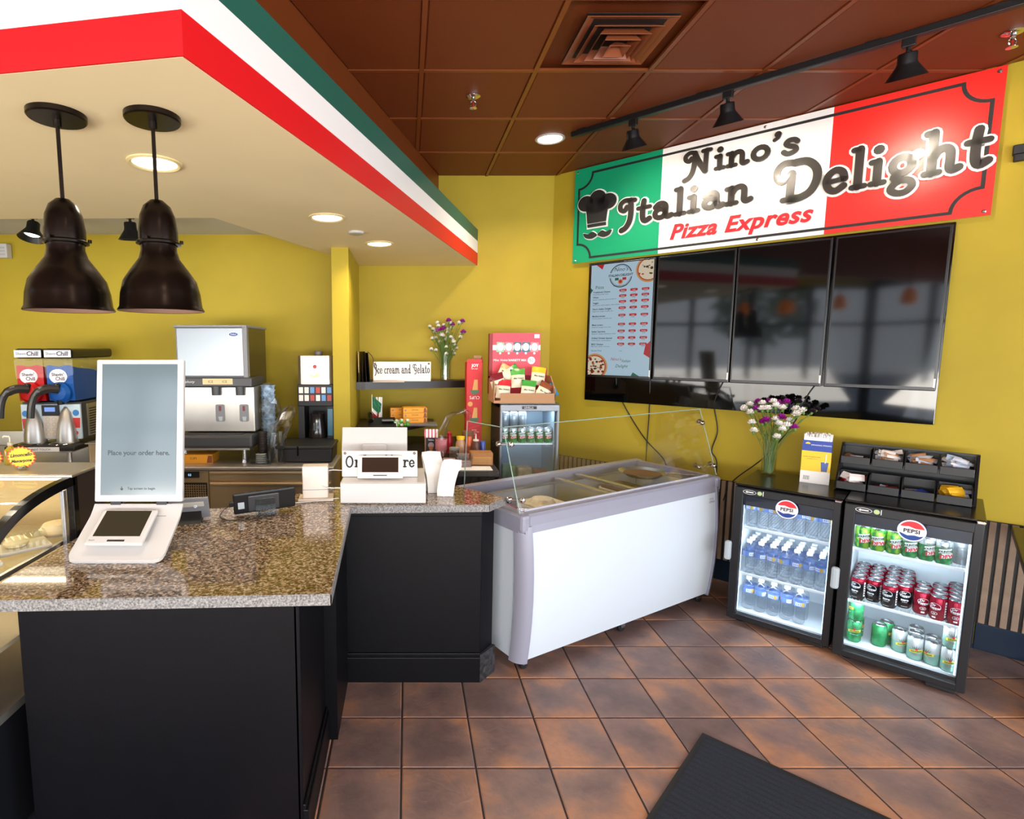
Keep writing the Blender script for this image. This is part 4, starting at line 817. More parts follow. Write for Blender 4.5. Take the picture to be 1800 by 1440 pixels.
def can(kind):
    mats, lb = kinds[kind]
    t = thing('soda_can', lb, 'can', group='soda cans in the right cooler')
    two = 1 if len(mats) > 1 else 0; zc = {'limezero': .085, 'zero': .092, 'diet': .062}.get(kind, .2)
    pr = [(.001, .004), (.023, .002), (.026, .0), (R_, .010)] + [(R_, z) for z in sorted({.06, min(zc, .108), .108})] + [(.0285, .117)]
    MB().lathe(pr, 20, mis=[two if p[1] >= zc - .001 else 0 for p in pr[:-1]]).build('body', mats, t, smooth=True, angle=1.0)
    l_ = MB().lathe([(.0285, .117), (.029, .1185), (.0275, .1205), (.026, .1195), (.0255, .115), (.001, .115)], 20); l_.add([(-.006, -.004, .1158), (.006, -.004, .1158), (.007, .014, .1158), (-.007, .014, .1158)], [(0, 1, 2, 3)]); l_.build('lid', CANA, t, smooth=True)
    p = MB(); F = -PI / 2; R1 = R_ + .0004
    def patch(p0, p1, z0, z1, mi, r=R1, n=6, sl=0):
        p.add([(r * math.cos(F + p0 + (p1 - p0) * i / n), r * math.sin(F + p0 + (p1 - p0) * i / n), z + sl * (p0 + (p1 - p0) * i / n)) for z in (z0, z1) for i in range(n + 1)], [(i, i + 1, n + 2 + i, n + 1 + i) for i in range(n)], mi)
    def oval(rx, rz, zc_, mi, r=R1, n=20, hole=0):
        pts = [(F + rx / R_ * math.cos(2 * PI * i / n), zc_ + rz * math.sin(2 * PI * i / n)) for i in range(n)]
        inn = [(F + rx * hole / R_ * math.cos(2 * PI * i / n), zc_ + rz * hole * math.sin(2 * PI * i / n)) for i in range(n)]
        v = [(r * math.cos(a_), r * math.sin(a_), z) for a_, z in pts + inn]; p.add(v, [(i, (i + 1) % n, n + (i + 1) % n, n + i) for i in range(n)], mi)
    if kind in ('lime', 'limezero'):
        patch(-.72, .85, .06, .081, 0, R1, 8, .006); patch(-.35, 1.0, .034, .058, 0, R1, 8, .006)
        p.wrap_text('MOUNTAIN', .0135, R1 + .0004, .064, F + .05, 1, .18, offset=.0007, spacing=.9); p.wrap_text('DEW', .026, R1 + .0004, .0365, F + .32, 2, .18, offset=.0012)
        if kind == 'limezero': p.wrap_text('ZERO SUGAR', .008, R1 + .0004, .088, F + .2, 3, offset=.0004)
        ms = [WHITEI, DKGI, REDI, INK]
    elif kind in ('cola', 'zero'):
        oval(.0235, .0175, .071 if kind == 'cola' else .078, 0, hole=.92)
        zt = .072 if kind == 'cola' else .079
        p.wrap_text('Dr', .017, R1 + .0003, zt, F - .18, 0, offset=.0007); p.wrap_text('Pepper', .0155, R1 + .0003, zt - .013, F + .05, 0, offset=.0007)
        if kind == 'cola': oval(.0125, .0085, .036, 0, hole=.86); p.wrap_text('23', .011, R1 + .0003, .032, F, 0, offset=.0004); patch(-.22, .22, .012, .02, 0)
        else: p.wrap_text('zero', .017, R1 + .0003, .043, F, 0, offset=.0009); p.wrap_text('SUGAR', .007, R1 + .0003, .034, F, 0); patch(-.4, .4, .012, .0135, 0)
        patch(1.25, 1.6, .02, .1, 0); 
        for k in range(5): patch(1.3, 1.55, .03 + k * .013, .036 + k * .013, 1, R1 + .0003, 2)
        ms = [WHITEI, MATS['maroon can']]
    elif kind in ('ginger', 'diet'):
        zb = .058 if kind == 'ginger' else .044; patch(-.85, .95, zb, zb + .014, 0, R1, 8, .005)
        p.wrap_text('Schweppes', .0105, R1 + .0004, zb + .004, F + .05, 1, .15, offset=.0004, spacing=.95); oval(.0055, .006, zb + .017, 2, R1 + .0003)
        p.wrap_text('GINGER ALE', .0065, R1 + .0003, zb - .014, F, 3); 
        for k in range(5): an = (k - 2) * .32; p.add([(R1 * math.cos(F + an * .5 + dx), R1 * math.sin(F + an * .5 + dx), zb + .02 + dz) for dx, dz in ((-.08, 0), (.08, 0), (an * .5 + .03, .02 - abs(k - 2) * .004))], [(0, 1, 2)], 1)
        ms = [mat('yellow banner', '#e8d23a', .4), mat('deep green ink', '#1c5a44', .4), REDI, WHITEI if kind == 'ginger' else REDI]
    else:
        for k in range(5): patch(-.6, .5, .03 + k * .014, .035 + k * .014, 0)
        ms = [mat('grey can print', '#6d757c', .4)]
    p.build('lettering', ms, t)
    return learn(t)
cans = {k: can(k) for k in kinds}; used = set()
def putcan(kind, x, y, z, label, rz=None):
    f_ = kind not in used; used.add(kind)
    place(cans[kind], W(-.352 + x, 3.652 + y, z), Q + (random.uniform(-.45, .45) if rz is None else rz), label, first=f_)
for i, (kd, y, rz) in enumerate((('lime', .095, .25), ('lime', .092, -.1), ('lime', .1, .35), ('limezero', .094, .1), ('limezero', .097, .5), ('limezero', .092, .15), ('silver', .15, 0))):
    putcan(kd, .077 + .0625 * i, y, .6275, kinds[kd][1] + ' on the top shelf, %s from the left' % ordn[i], rz)
cols = ((.077, .15, 'zero', 5), (.144, .145, 'zero', 5), (.211, .095, 'zero', 6), (.272, .135, 'zero', 5), (.335, .12, 'cola', 3), (.393, .098, 'cola', 4), (.447, .092, 'cola', 5))
cols = ((.077, .115, 'zero', 5), (.141, .13, 'zero', 5), (.207, .1, 'zero', 6), (.262, .152, 'zero', 5), (.33, .125, 'cola', 3), (.392, .098, 'cola', 4), (.4555, .1, 'cola', 5))
for i, (x, y0, kd, n) in enumerate(cols):
    for j in range(n):
        k_ = kd
        putcan(k_, x + (.004 * (j % 2) if 0 < i < 6 else 0), y0 + .0665 * j, .3345, kinds[k_][1] + ' on the middle shelf, %s column, %s from the front' % (ordn[i], ordn[j]))
for x, y, z, kd, lb, rz in ((.078, .115, 0, 'ginger', 'green ginger ale can at the left of the bottom shelf, under another', .1), (.078, .117, .121, 'ginger', 'green ginger ale can stacked on another at the bottom left', -1.2), (.08, .19, 0, 'ginger', 'green ginger ale can behind the stacked green cans', 1),
        (.18, .15, 0, 'ginger', 'green ginger ale can alone on the bottom shelf, its back shown', 2.6), (.205, .217, 0, 'ginger', 'green ginger ale can behind the one whose back shows', 1.2),
        (.262, .155, 0, 'diet', 'silver and mint ginger ale can, leftmost of the pale ones', .5), (.325, .115, 0, 'diet', 'silver and mint ginger ale can, second of the pale ones, in front', .2), (.325, .182, 0, 'diet', 'silver and mint ginger ale can behind the second pale one', .9), (.322, .25, 0, 'diet', 'silver and mint ginger ale can at the very back of the bottom shelf', .3),
        (.3905, .112, 0, 'diet', 'silver and mint ginger ale can, third pale one, its side shown', -.75), (.39, .18, 0, 'diet', 'silver and mint ginger ale can behind the third pale one', .6), (.452, .092, 0, 'diet', 'silver and mint ginger ale can at the bottom right, under another', .1), (.452, .094, .121, 'diet', 'silver and mint ginger ale can stacked at the bottom right', .2)):
    putcan(kd, x, y, .0885 + z, lb, rz)

# ------------------------------------------------------------------ on top of the coolers
rk = thing('condiment_rack', 'black two tier rack of eight open bins on the right cooler', 'rack', (0, 0, .885), Q)
BIN = mat('black bin plastic', '#17181a', .4)
MB().prism([(3.96, 0), (4.21, 0), (4.21, .05), (4.18, .245), (4.15, .245)], -.44, -.428, 'x').build('side_frame', BIN, rk)
MB().prism([(3.96, 0), (4.21, 0), (4.21, .05), (4.18, .245), (4.15, .245)], .125, .137, 'x').build('side_frame', BIN, rk)
MB().box(-.44, .137, 4.17, 4.185, 0, .245).box(-.44, .137, 3.97, 3.985, 0, .01).box(-.44, .137, 3.98, 4.17, .004, .01).build('frame', BIN, rk)
bins = []
for lv, (yy_, z0) in enumerate(((3.93, .012), (4.03, .145))):
    for i in range(4):
        x = -.426 + i * .1385; b = MB(); w_ = .130
        fp = [(yy_ + .004, z0), (yy_ + .13, z0 + .0), (yy_ + .13, z0 + .085), (yy_ + .028, z0 + .085), (yy_ - .006, z0 + .038)]
        b.prism(fp, x, x + .003, 'x').prism(fp, x + w_ - .003, x + w_, 'x').box(x, x + w_, yy_, yy_ + .13, z0 - .003, z0).box(x, x + w_, yy_ + .127, yy_ + .13, z0, z0 + .085)
        b.bbox(x, x + w_, yy_ - .008, yy_ + .001, z0 - .004, z0 + .04, .002).build('bin', BIN, rk); bins.append((x, yy_, z0))
PK = [mat('packet ' + c_, c_, .55) for c_ in ('#e9e4e2', '#cfd6e6', '#b98a62', '#d3242c', '#2348c4', '#e0b020', '#9fb2c8', '#8e2a38')]
pk_mesh = {}
def packet(mi, lx, ly):
    if (mi, lx, ly) not in pk_mesh:
        m_ = MB(); m_.add([(-lx, -ly, 0), (0, -ly, .0015), (lx, -ly, 0), (-lx, 0, .004), (0, 0, .007), (lx, 0, .004), (-lx, ly, 0), (0, ly, .0015), (lx, ly, 0)], [(0, 1, 4, 3), (1, 2, 5, 4), (3, 4, 7, 6), (4, 5, 8, 7)])
        m_.add([(-lx, -ly, -.0004), (0, -ly, -.001), (lx, -ly, -.0004), (-lx, 0, -.002), (0, 0, -.003), (lx, 0, -.002), (-lx, ly, -.0004), (0, ly, -.001), (lx, ly, -.0004)], [(3, 4, 1, 0), (4, 5, 2, 1), (6, 7, 4, 3), (7, 8, 5, 4)])
        pk_mesh[(mi, lx, ly)] = m_.build('condiment_packet', PK[mi]); return pk_mesh[(mi, lx, ly)]
    o = pk_mesh[(mi, lx, ly)].copy(); COL.objects.link(o); return o
fill = [(0, 4, (3, 3, 0, 0, 0, 3, 0), 12, 'red and white ketchup packet in the lower left bin', 'red and white packets'), (1, 0, (7, 6, 7), 4, 'dark red packet in the lower second bin', 'dark red packets'), (2, 0, (4, 4, 6), 4, 'blue packet in the lower third bin', 'blue packets'), (3, 0, (5, 5, 5, 6, 5), 11, 'yellow mustard packet in the lower right bin', 'yellow packets'),
        (4, 0, (0, 1, 2), 6, 'white or brown paper packet in the upper left bin', 'packets in the upper left bin'), (5, 0, (0, 0, 0, 1, 2), 18, 'white sugar packet in the upper second bin', 'packets in the upper second bin'), (6, 0, (1, 1, 1, 2), 16, 'pale blue sugar packet in the upper third bin', 'packets in the upper third bin'), (7, 0, (1, 0, 1, 6), 16, 'bluish white sugar packet in the upper right bin', 'packets in the upper right bin')]
rnd = random.Random(5)
for bi, _, cs, n, lb, gp_ in fill:
    x, yy_, z0 = bins[bi]; up = bi > 3
    for k in range(n):
        mi = cs[k % len(cs)]; o = packet(mi, *((.03, .016) if up else (.034, .02)))
        u = x + .03 + .07 * ((k * .618) % 1); v_ = yy_ + .03 + .06 * ((k * .37) % 1); zz_ = z0 + .008 + (.062 if n > 8 else .025) * k / n + (.012 if up and n > 8 else 0)
        o.location = W(u, v_, .885 + zz_); o.rotation_euler = (rnd.uniform(.3, 1.0), rnd.uniform(-.3, .3), Q + rnd.uniform(-.7, .7))
        tag(o, lb, 'packet', gp_)

# straw carton
sb = thing('straw_box', 'open yellow blue and white carton of straws on the left cooler', 'box', W(-.55, 4.09, H1 + .006), Q + .1)
SBY = mat('carton yellow', '#f2c81e', .45); SBB = mat('carton blue', '#1d3f9e', .45); SBW = mat('carton white', '#f1efec', .5)
o = MB().box(-.072, .072, -.05, .05, 0, .075).box(-.072, .072, -.05, .05, .075, .198).box(-.072, .072, -.05, .05, .198, .262); o.m = [0] * 6 + [1] * 6 + [2] * 6; o.build('carton', [SBW, SBY, SBB], sb)
m_ = MB(); m_.text('DRINKING STRAWS', .011, (.02, -.0505, .232), mi=0); m_.text('jumbo wrapped straws', .009, (-.02, -.0505, .16), mi=1); m_.text('assorted 7.75 in', .008, (-.02, -.0505, .148), mi=1)
disc(m_, -.045, .24, .012, -.0505, 2, 16, a0=0, a1=PI); m_.prism([(.028, .078), (.056, .078), (.062, .135), (.024, .135)], -.0508, -.0502, 'y', 3); m_.tube([(.045, -.0512, .13), (.048, -.0512, .185)], .0025, 5, 4)
for k in range(9): m_.box(-.055 + k * .0035, -.0535 + k * .0035 - .0003 * (k % 3), -.0506, -.05, .02, .045, 5)
m_.build('print', [WHITEI, INK, SBY, mat('cup blue print', '#4a5fa0', .5), WHITEI, INK], sb)
m_ = MB(); rnd = random.Random(2)
MB().box(-.066, .066, -.045, .045, .2, .283).build('liner', mat('white tray liner', '#e9e8e6', .4), sb)
for k in range(110):
    x, y = rnd.uniform(-.064, .064), rnd.uniform(-.042, .042); m_.tube([(x, y, .2), (x + rnd.uniform(-.006, .006), y + rnd.uniform(-.006, .006), rnd.uniform(.288, .305))], .0038, 5)
m_.build('straws', mat('wrapped straw paper', '#eceae8', .5), sb)['kind'] = 'stuff'

# flowers
PET_W = mat('white petal', '#f5f1ea', .55); PET_P = mat('magenta petal', '#a01d92', .55); STEM = mat('green stem', '#5c7a35', .55); DKF = mat('dark purple petal', '#1c0d1e', .6)
def vase(r, h, loc, label):
    t = thing('flower_vase', label, 'vase', loc)
    MB().lathe([(.001, .0), (r * .95, .0), (r, .004), (r, h), (r * .94, h), (r * .92, .014), (.001, .014)], 24).build('glass', GLS, t, smooth=True, angle=.5)
    MB().lathe([(.001, .0145), (r * .91, .0145), (r * .92, h * .45), (.001, h * .45)], 20).build('water', glass('vase water', (.9, .93, .88)), t, smooth=True, angle=.5)
    return t
bl_cache = {}
def blossom(col, R, seed):
    if (col.name, R, seed) in bl_cache: return bl_cache[(col.name, R, seed)].data
    rnd = random.Random(seed); m_ = MB()
    for lay in range(6):                                  # ruffled petals, fanned from the rim to the crown of the flower
        th = (2.0, 1.6, 1.25, .9, .55, .2)[lay]; n = (8, 10, 9, 8, 6, 4)[lay]; rr = R * (.92 + .1 * math.sin(lay * 2.1))
        for i in range(n):
            a_ = 2 * PI * i / n + lay * .45; da = PI / n * 1.5
            def pt(r_, t_, an): return (r_ * math.sin(t_) * math.cos(an), r_ * math.sin(t_) * math.sin(an), r_ * .8 * math.cos(t_) + R * .1)
            j = [rnd.uniform(-.16, .16) for _ in range(3)]
            m_.add([(0, 0, -R * .25), pt(rr * .75, th + .25, a_ - da * .7), pt(rr, th + j[0], a_ - da * .5), pt(rr * 1.08, th + j[1] - .1, a_), pt(rr, th + j[2], a_ + da * .5), pt(rr * .75, th + .25, a_ + da * .7)], [(0, 1, 2), (0, 2, 3), (0, 3, 4), (0, 4, 5)])
    m_.lathe([(.001, -R * 1.1), (R * .3, -R * .8), (R * .4, -R * .2)], 7)
    m_.m[-14:] = [1] * 14
    o = m_.build('blossom', [col, STEM]); bl_cache[(col.name, R, seed)] = o
    return o
def flower(name, base, top, col, R, seed, label, group, leaf=True):
    t = thing(name, label, 'flower', base, 0, group); d = Vector(top) - Vector(base); b = Vector((d.x * .2, d.y * .2, d.z * .5))
    m_ = MB().tube(smooth([(0, 0, 0), b, tuple(d)], 4), .0022, 5)
    rnd = random.Random(seed + 77)
    if leaf:
        for k in range(4):
            f = rnd.uniform(.55, .95); p = d * f if f > .8 else b.lerp(d, (f - .5) * 2); a_ = rnd.uniform(0, 6.28); l_ = rnd.uniform(.03, .05)
            m_.add([p, p + Vector((math.cos(a_) * l_ * .5 - .003, math.sin(a_) * l_ * .5, l_ * .7)), p + Vector((math.cos(a_) * l_, math.sin(a_) * l_, l_ * .9)), p + Vector((math.cos(a_) * l_ * .5 + .003, math.sin(a_) * l_ * .5, l_ * .6))], [(0, 1, 2, 3)])
    m_.build('stem', STEM, t)
    r_ = blossom(col, R, seed % 3)
    if isinstance(r_, bpy.types.Mesh): o = bpy.data.objects.new('blossom', r_); COL.objects.link(o)
    else: o = r_
    o.parent = t; o.location = d; o.rotation_euler = (d.y * 2.2, -d.x * -2.2, rnd.uniform(0, 6))
vx = W(-.80, 4.12, H1 + .006); vase(.042, .235, vx, 'tall clear glass vase of carnations standing on the left cooler')
def bouquet(vx, spots, hb, sc):
    for i, (u, v_, dz, kind) in enumerate(spots):
        yield
spots = [(-.16, 0, .42, 'w'), (-.135, .02, .445, 'w'), (-.115, -.03, .40, 'w'), (-.09, .03, .465, 'm'), (-.085, -.03, .425, 'm'), (-.06, .0, .46, 'w'), (-.05, -.04, .43, 'w'), (-.02, -.045, .435, 'w'), (-.03, .04, .47, 'm'), (.0, .0, .475, 'w'), (.02, -.03, .455, 'w'), (.02, .03, .465, 'm'), (.05, .0, .44, 'w'), (.065, .03, .475, 'm'), (.06, -.05, .385, 'm'), (.03, -.05, .37, 'w'), (.05, -.06, .345, 'w'), (.09, .02, .36, 'w'), (.12, .02, .435, 'w'), (.155, .0, .43, 'w'), (.13, -.02, .41, 'w'), (-.1, -.04, .335, 'w'), (-.085, -.05, .285, 'w'), (.07, -.06, .31, 'w'), (.09, -.04, .335, 'w'), (.045, -.06, .26, 'w'), (.125, -.02, .325, 'm'), (-.02, -.06, .36, 'm'), (-.04, -.05, .345, 'm')]
spots += [(.12, .07, .48, 'd'), (.165, .06, .455, 'd'), (.2, .04, .425, 'd'), (.04, .08, .49, 'd'), (.22, .06, .44, 'd')]
for i, (u, v_, dz, k_) in enumerate(spots):
    a_ = i * 2.4; base = Vector(vx) + Vector((.022 * math.cos(a_), .022 * math.sin(a_), .016)); top = Vector(vx) + Vector(W(u, v_, dz))
    nm = {'w': 'white carnation in the cooler vase', 'm': 'magenta carnation in the cooler vase', 'd': 'dark purple carnation at the back of the vase on the cooler'}[k_]
    if k_ != 'd': nm += ', %s, %s' % (('far left', 'left of centre', 'centre', 'right of centre', 'far right')[min(4, int((u + .17) / .068))], ('lowest', 'low', 'middle height', 'high', 'topmost')[max(0, min(4, int((dz - .26) / .044)))])
    flower('carnation', base, top, {'w': PET_W, 'm': PET_P, 'd': DKF}[k_], .0265 if k_ != 'd' else .022, i, nm, {'w': 'white', 'm': 'magenta', 'd': 'dark purple'}[k_] + ' carnations in the cooler vase')
# ------------------------------------------------------------------ ordering kiosk
t = thing('ordering_kiosk', 'tall white self order kiosk with pale blue lit screen on the worktop', 'kiosk', (-1.05, 1.88, .93))
pr = [(.0, .006), (.09, .062), (.15, .105), (.18, .135), (.2, .165), (.215, .165), (.2, .125), (.165, .086), (.1, .042), (.012, -.0)]
def slab_prof(mb, prof, hw0, hw1, n):
    v = []
    for (y, z) in prof: k = max(0, min(1, y / .2)); hw = hw0 + (hw1 - hw0) * k; v += [(-hw, y, z), (hw, y, z)]
    m = len(prof); f = [(2 * i, 2 * i + 1, 2 * ((i + 1) % m) + 1, 2 * ((i + 1) % m)) for i in range(m)] + [tuple(range(0, 2 * m, 2)), tuple(range(1, 2 * m, 2))]
    return mb.add(v, f)
tray = MB(); 
P = rrect(-.172, .172, 0, .26, .03, 4)
def lift(y): return .012 + .128 * max(0, min(1, (y - .0) / .20)) ** 1.05 + (.03 * max(0, (y - .18) / .04) if y > .18 else 0)
rows = [0, .006, .015, .03, .06, .1, .14, .17, .19, .205]
v = []; 
for y in rows:
    hw = .173 - (.03 - (900e-6 - (max(0, .03 - y)) ** 2) ** .5 if y < .03 else 0)
    z = lift(y); v += [(-hw, y, z), (hw, y, z), (hw, y, z - .012), (-hw, y, z - .012)]
n = len(rows); f = []
for i in range(n - 1):
    for k in range(4): f.append((4 * i + k, 4 * i + (k + 1) % 4, 4 * i + 4 + (k + 1) % 4, 4 * i + 4 + k))
f += [(0, 1, 2, 3), (4 * n - 4, 4 * n - 3, 4 * n - 2, 4 * n - 1)]
tray.add(v, f).build('tray', WHT, t, smooth=True, angle=.5)
MB().prism([(.02, .0), (.2, .0), (.2, .15), (.15, .1)], -.12, .12, 'x').build('base', GREY, t)
tilt = math.atan2(.08, .556); M = T(0, .2, .168) @ Matrix.Rotation(-tilt, 4, 'X')
MB().bbox(-.172, .172, 0, .022, 0, .558, .006, M=M).build('screen_body', WHT, t)
for s_ in (-1, 1): MB().box(s_ * .09 - .02, s_ * .09 + .02, .004, .018, -.018, .004, M=M).build('hinge', BLK, t)
sc = MB()
def onS(x, z, y=-.0007): return M @ Vector((x, y, z))
sc.add([onS(-.148, .026), onS(.148, .026), onS(.148, .54), onS(-.148, .54)], [(0, 1, 2, 3)]); KSC = mat('kiosk screen', '#101010', .12, emit=.8, ecol='#bdd3da', spec=.5); sc.build('screen', KSC, t)['label'] = 'pale blue lit kiosk screen'
tx = MB(); ex = M.to_3x3() @ Vector((1, 0, 0)); ez = M.to_3x3() @ Vector((0, 0, 1)); KI = mat('kiosk ink', '#2e3c46', .5)
tx.text('Place your order here.', .0265, onS(0, .183, -.0012), ex, ez, offset=.0006); tx.build('headline_text', KI, t); tx = MB(); tx.text('Tap screen to begin', .0135, onS(.012, .048, -.0012), ex, ez, offset=.0002)
tx.add([onS(-.068 + p[0], .046 + p[1], -.0012) for p in ((0, 0), (.006, -.001), (.009, .006), (.005, .008), (.0045, .015), (.002, .015), (.002, .006), (-.003, .008))], [tuple(range(8))])
tx.build('screen_text', KI, t)
# card terminal lying on the kiosk tray
M2 = T(-.005, .045, .047) @ Matrix.Rotation(math.atan2(.12, .2), 4, 'X')
cr_ = thing('card_reader', 'white payment tablet lying on the sloping kiosk tray', 'card reader', (-1.05, 1.88, .93))
MB().bbox(-.115, .1, -.012, .155, .012, .026, .008, M=M2).bbox(-.06, .06, .02, .13, -.004, .014, .004, M=M2).build('body', WHT, cr_)
MB().add([M2 @ Vector(p) for p in ((-.095, .024, .0264), (.078, .024, .0264), (.078, .147, .0264), (-.095, .147, .0264))], [(0, 1, 2, 3)]).build('screen', mat('dark tablet glass', '#1d1a14', .06, spec=.7), cr_)
MB().bbox(-.034, .03, -.0, .009, .022, .0265, .001, M=M2).build('card_slot', BLK, cr_)
m_ = MB(); m_.text('Square', .008, M2 @ Vector((-.09, .004, .0265)), M2.to_3x3() @ Vector((1, 0, 0)), M2.to_3x3() @ Vector((0, 1, 0))); m_.build('mark', INK, cr_)

# grey terminal seen from behind, half hidden by the kiosk
t = thing('pos_terminal', 'grey tablet terminal seen from behind, partly hidden by the kiosk', 'terminal', (-.955, 2.36, .9305), .25)
M = T(0, .02, 0) @ Matrix.Rotation(.55, 4, 'X')
MB().bbox(-.09, .075, 0, .012, .006, .132, .005, M=M).build('tablet', GREY, t); MB().bbox(-.075, .055, -.004, .002, .085, .112, .002, M=M).build('label_plate', mat('pale plate', '#b9b3a8', .4), t)
MB().prism([(-.05, 0), (.06, 0), (.055, .09), (.02, .075)], -.07, .04, 'x').build('stand', BLK, t); MB().lathe([(.001, 0), (.008, 0), (.008, .004), (.001, .004)], 12, T(.02, -.03, .075, rx=PI / 2)).build('button', ALU, t)

# black tablet seen from behind in a clear stand
t = thing('order_tablet', 'black tablet seen from behind standing in a clear acrylic holder', 'tablet', (-.66, 2.48, .9305), .36)
M = T(0, .0, .008) @ Matrix.Rotation(.32, 4, 'X') @ Matrix.Rotation(-.05, 4, 'Y')
MB().bbox(-.14, .14, 0, .014, .0, .112, .008, M=M).build('tablet', BLK, t); MB().box(-.12, -.092, -.001, 0, .03, .065, M=M).build('sticker', mat('grey sticker', '#aeb5bb', .5), t)
MB().bbox(-.158, -.138, .002, .012, .045, .07, .002, M=M).build('plug', BLK, t)
MB().bbox(-.075, .065, -.006, .001, .012, .095, .004, M=M).build('mount_plate', DKG, t)
ac = glass('acrylic', (.9, .92, .92))
MB().bbox(-.045, .045, -.012, -.008, -.004, .08, .003, M=M).prism([(-.06, 0), (-.01, 0), (-.012, .07), (-.016, .07), (-.02, .006), (-.06, .006)], -.045, .045, 'x').build('holder', ac, t)
cable('tablet_cable', [(-.80, 2.46, .985), (-.84, 2.44, .955), (-.845, 2.40, .936), (-.80, 2.36, .934), (-.72, 2.36, .934), (-.64, 2.40, .935), (-.61, 2.43, .936)], 'thin black cable looping on the worktop from the tablet', .0022)

# till: white cash box with two screens
t = thing('cash_drawer', 'glossy white cash drawer box on the far worktop', 'cash drawer', (-.1165, 2.62, .9305))
MB().bbox(-.2115, .2115, .012, .34, .0, .106, .004).build('body', WHT, t); MB().bbox(-.2105, .2105, .0, .014, .004, .104, .004).build('drawer_front', WHT, t)
t = thing('till_screen', 'white till monitor turned away behind the order here sign', 'monitor', (-.135, 2.93, 1.0365))
M = T(-.04, .0, .1) @ Matrix.Rotation(-.35, 4, 'X')
MB().bbox(-.178, .178, -.014, .0, -.012, .13, .004, M=M).build('monitor_back', WHT, t); MB().bbox(-.068, .068, -.03, -.012, -.02, .035, .01, M=M).build('bracket', WHT, t)
MB().prism([(-.04, 0), (.02, 0), (.0, .1), (-.03, .1)], -.1, .02, 'x').build('stand', WHT, t)
t = thing('counter_sign', 'white Order Here sign plate leaning behind the payment screen', 'sign', (-.139, 2.745, 1.0365))
M = T(0, 0, 0) @ Matrix.Rotation(-.12, 4, 'X')
MB().bbox(-.193, .193, 0, .008, .002, .134, .002, M=M).build('plate', mat('white sign plate', '#e6e2dc', .4), t)
o = MB(); [slab_text(o, w_, (x0_, .05), (x1_, .05), .062, M @ Vector((0, -.0004, 0)), (1, 0, 0), M.to_3x3() @ Vector((0, 0, 1)), .0015, weight=1.05) for w_, x0_, x1_ in (('Order H', -.178, .075), ('ere', .088, .182))]; o.build('lettering', INK, t)['label'] = 'black Order Here lettering'
for x in (-.178, .178): MB().lathe([(.001, .003), (.007, .003), (.008, 0)], 12, M @ T(x, 0, .122, rx=PI / 2)).build('bolt', mat('brown bolt', '#5a4636', .4, .5), t)
t = thing('payment_screen', 'small white customer payment screen in front of the Order Here sign', 'card reader', (-.134, 2.69, 1.0365))
M = T(0, -.005, .008) @ Matrix.Rotation(-.3, 4, 'X')
MB().bbox(-.115, .115, 0, .014, .0, .115, .005, M=M).build('body', mat('warm white plastic', '#dfd6cf', .35), t)
MB().add([M @ Vector(p) for p in ((-.092, -.0006, .03), (.092, -.0006, .03), (.092, -.0006, .105), (-.092, -.0006, .105))], [(0, 1, 2, 3)]).build('screen', MATS['dark tablet glass'], t)
MB().box(-.035, .035, -.0008, .0, .012, .017, M=M).build('card_slot', BLK, t); MB().prism([(.012, 0), (.07, 0), (.05, .03), (.02, .03)], -.05, .05, 'x').build('foot', GREY, t)
cable('till_cable', [(-.33, 2.75, 1.07), (-.40, 2.72, 1.075), (-.44, 2.7, 1.03), (-.41, 2.68, 1.0), (-.33, 2.7, .99)], 'white cable looping out of the left side of the till', .0028); bpy.data.objects['till_cable'].data.materials[0] = WHT
cable('till_cable', [(-.62, 2.60, .936), (-.5, 2.64, .936), (-.42, 2.655, .94), (-.34, 2.66, .95)], 'white cable lying along the back edge of the worktop', .0028).data.materials[0] = WHT
t = thing('receipt_printer', 'plain white upright box on a flat plate left of the till', 'printer', (-.46, 2.71, .9305), .1)
MB().bbox(-.088, .088, -.05, .06, 0, .012, .004).build('plate', mat('beige plate', '#d8c9b8', .4), t); MB().bbox(-.066, .062, -.03, .045, .012, .175, .005).build('housing', mat('beige white', '#d6cabf', .35), t)
MB().bbox(-.0665, .0625, -.0305, .0455, .055, .058, .0005).build('seam', GREY, t)

# white paper bags by the till
def paper_bag(loc, rz, hw, d, h, lean, label):
    t = thing('paper_bag', label, 'bag', loc, rz, 'white paper bags by the till')
    m_ = MB(); rings = [(0, 1, 1, 0), (.03, 1.02, 1.0, .0), (h * .4, 1.05, .9, lean * .2), (h * .7, 1.12, .7, lean * .55), (h * .9, 1.2, .4, lean * .85), (h, 1.12, .12, lean)]
    v = []; k = 8
    for z, wx, dy, le in rings:
        w_, d_ = hw * wx, d * dy
        v += [(-w_ + le, -d_, z), (-w_ * .3 + le, -d_ * 1.12, z + (.006 if z == h else 0)), (w_ * .3 + le, -d_ * .95, z - (.012 if z == h else 0)), (w_ + le, -d_, z - (.02 if z > h * .8 else 0)), (w_ * .92 + le, 0, z), (w_ + le, d_, z), (-w_ + le, d_, z), (-w_ * .92 + le, 0, z)]
    n = len(rings); f = [(8 * i + j, 8 * i + (j + 1) % 8, 8 * i + 8 + (j + 1) % 8, 8 * i + 8 + j) for i in range(n - 1) for j in range(8)] + [tuple(range(8)), tuple(range(8 * n - 8, 8 * n))]
    m_.add(v, f).build('bag', mat('white bag paper', '#e2dfda', .6, bump=.3, bscale=25), t)
paper_bag((.205, 2.80, .9305), -.15, .042, .04, .185, .035, 'white paper bag standing on the worktop right of the till, in front')
paper_bag((.15, 2.865, .9305), .2, .045, .035, .215, -.02, 'white paper bag behind the front one, right of the till')

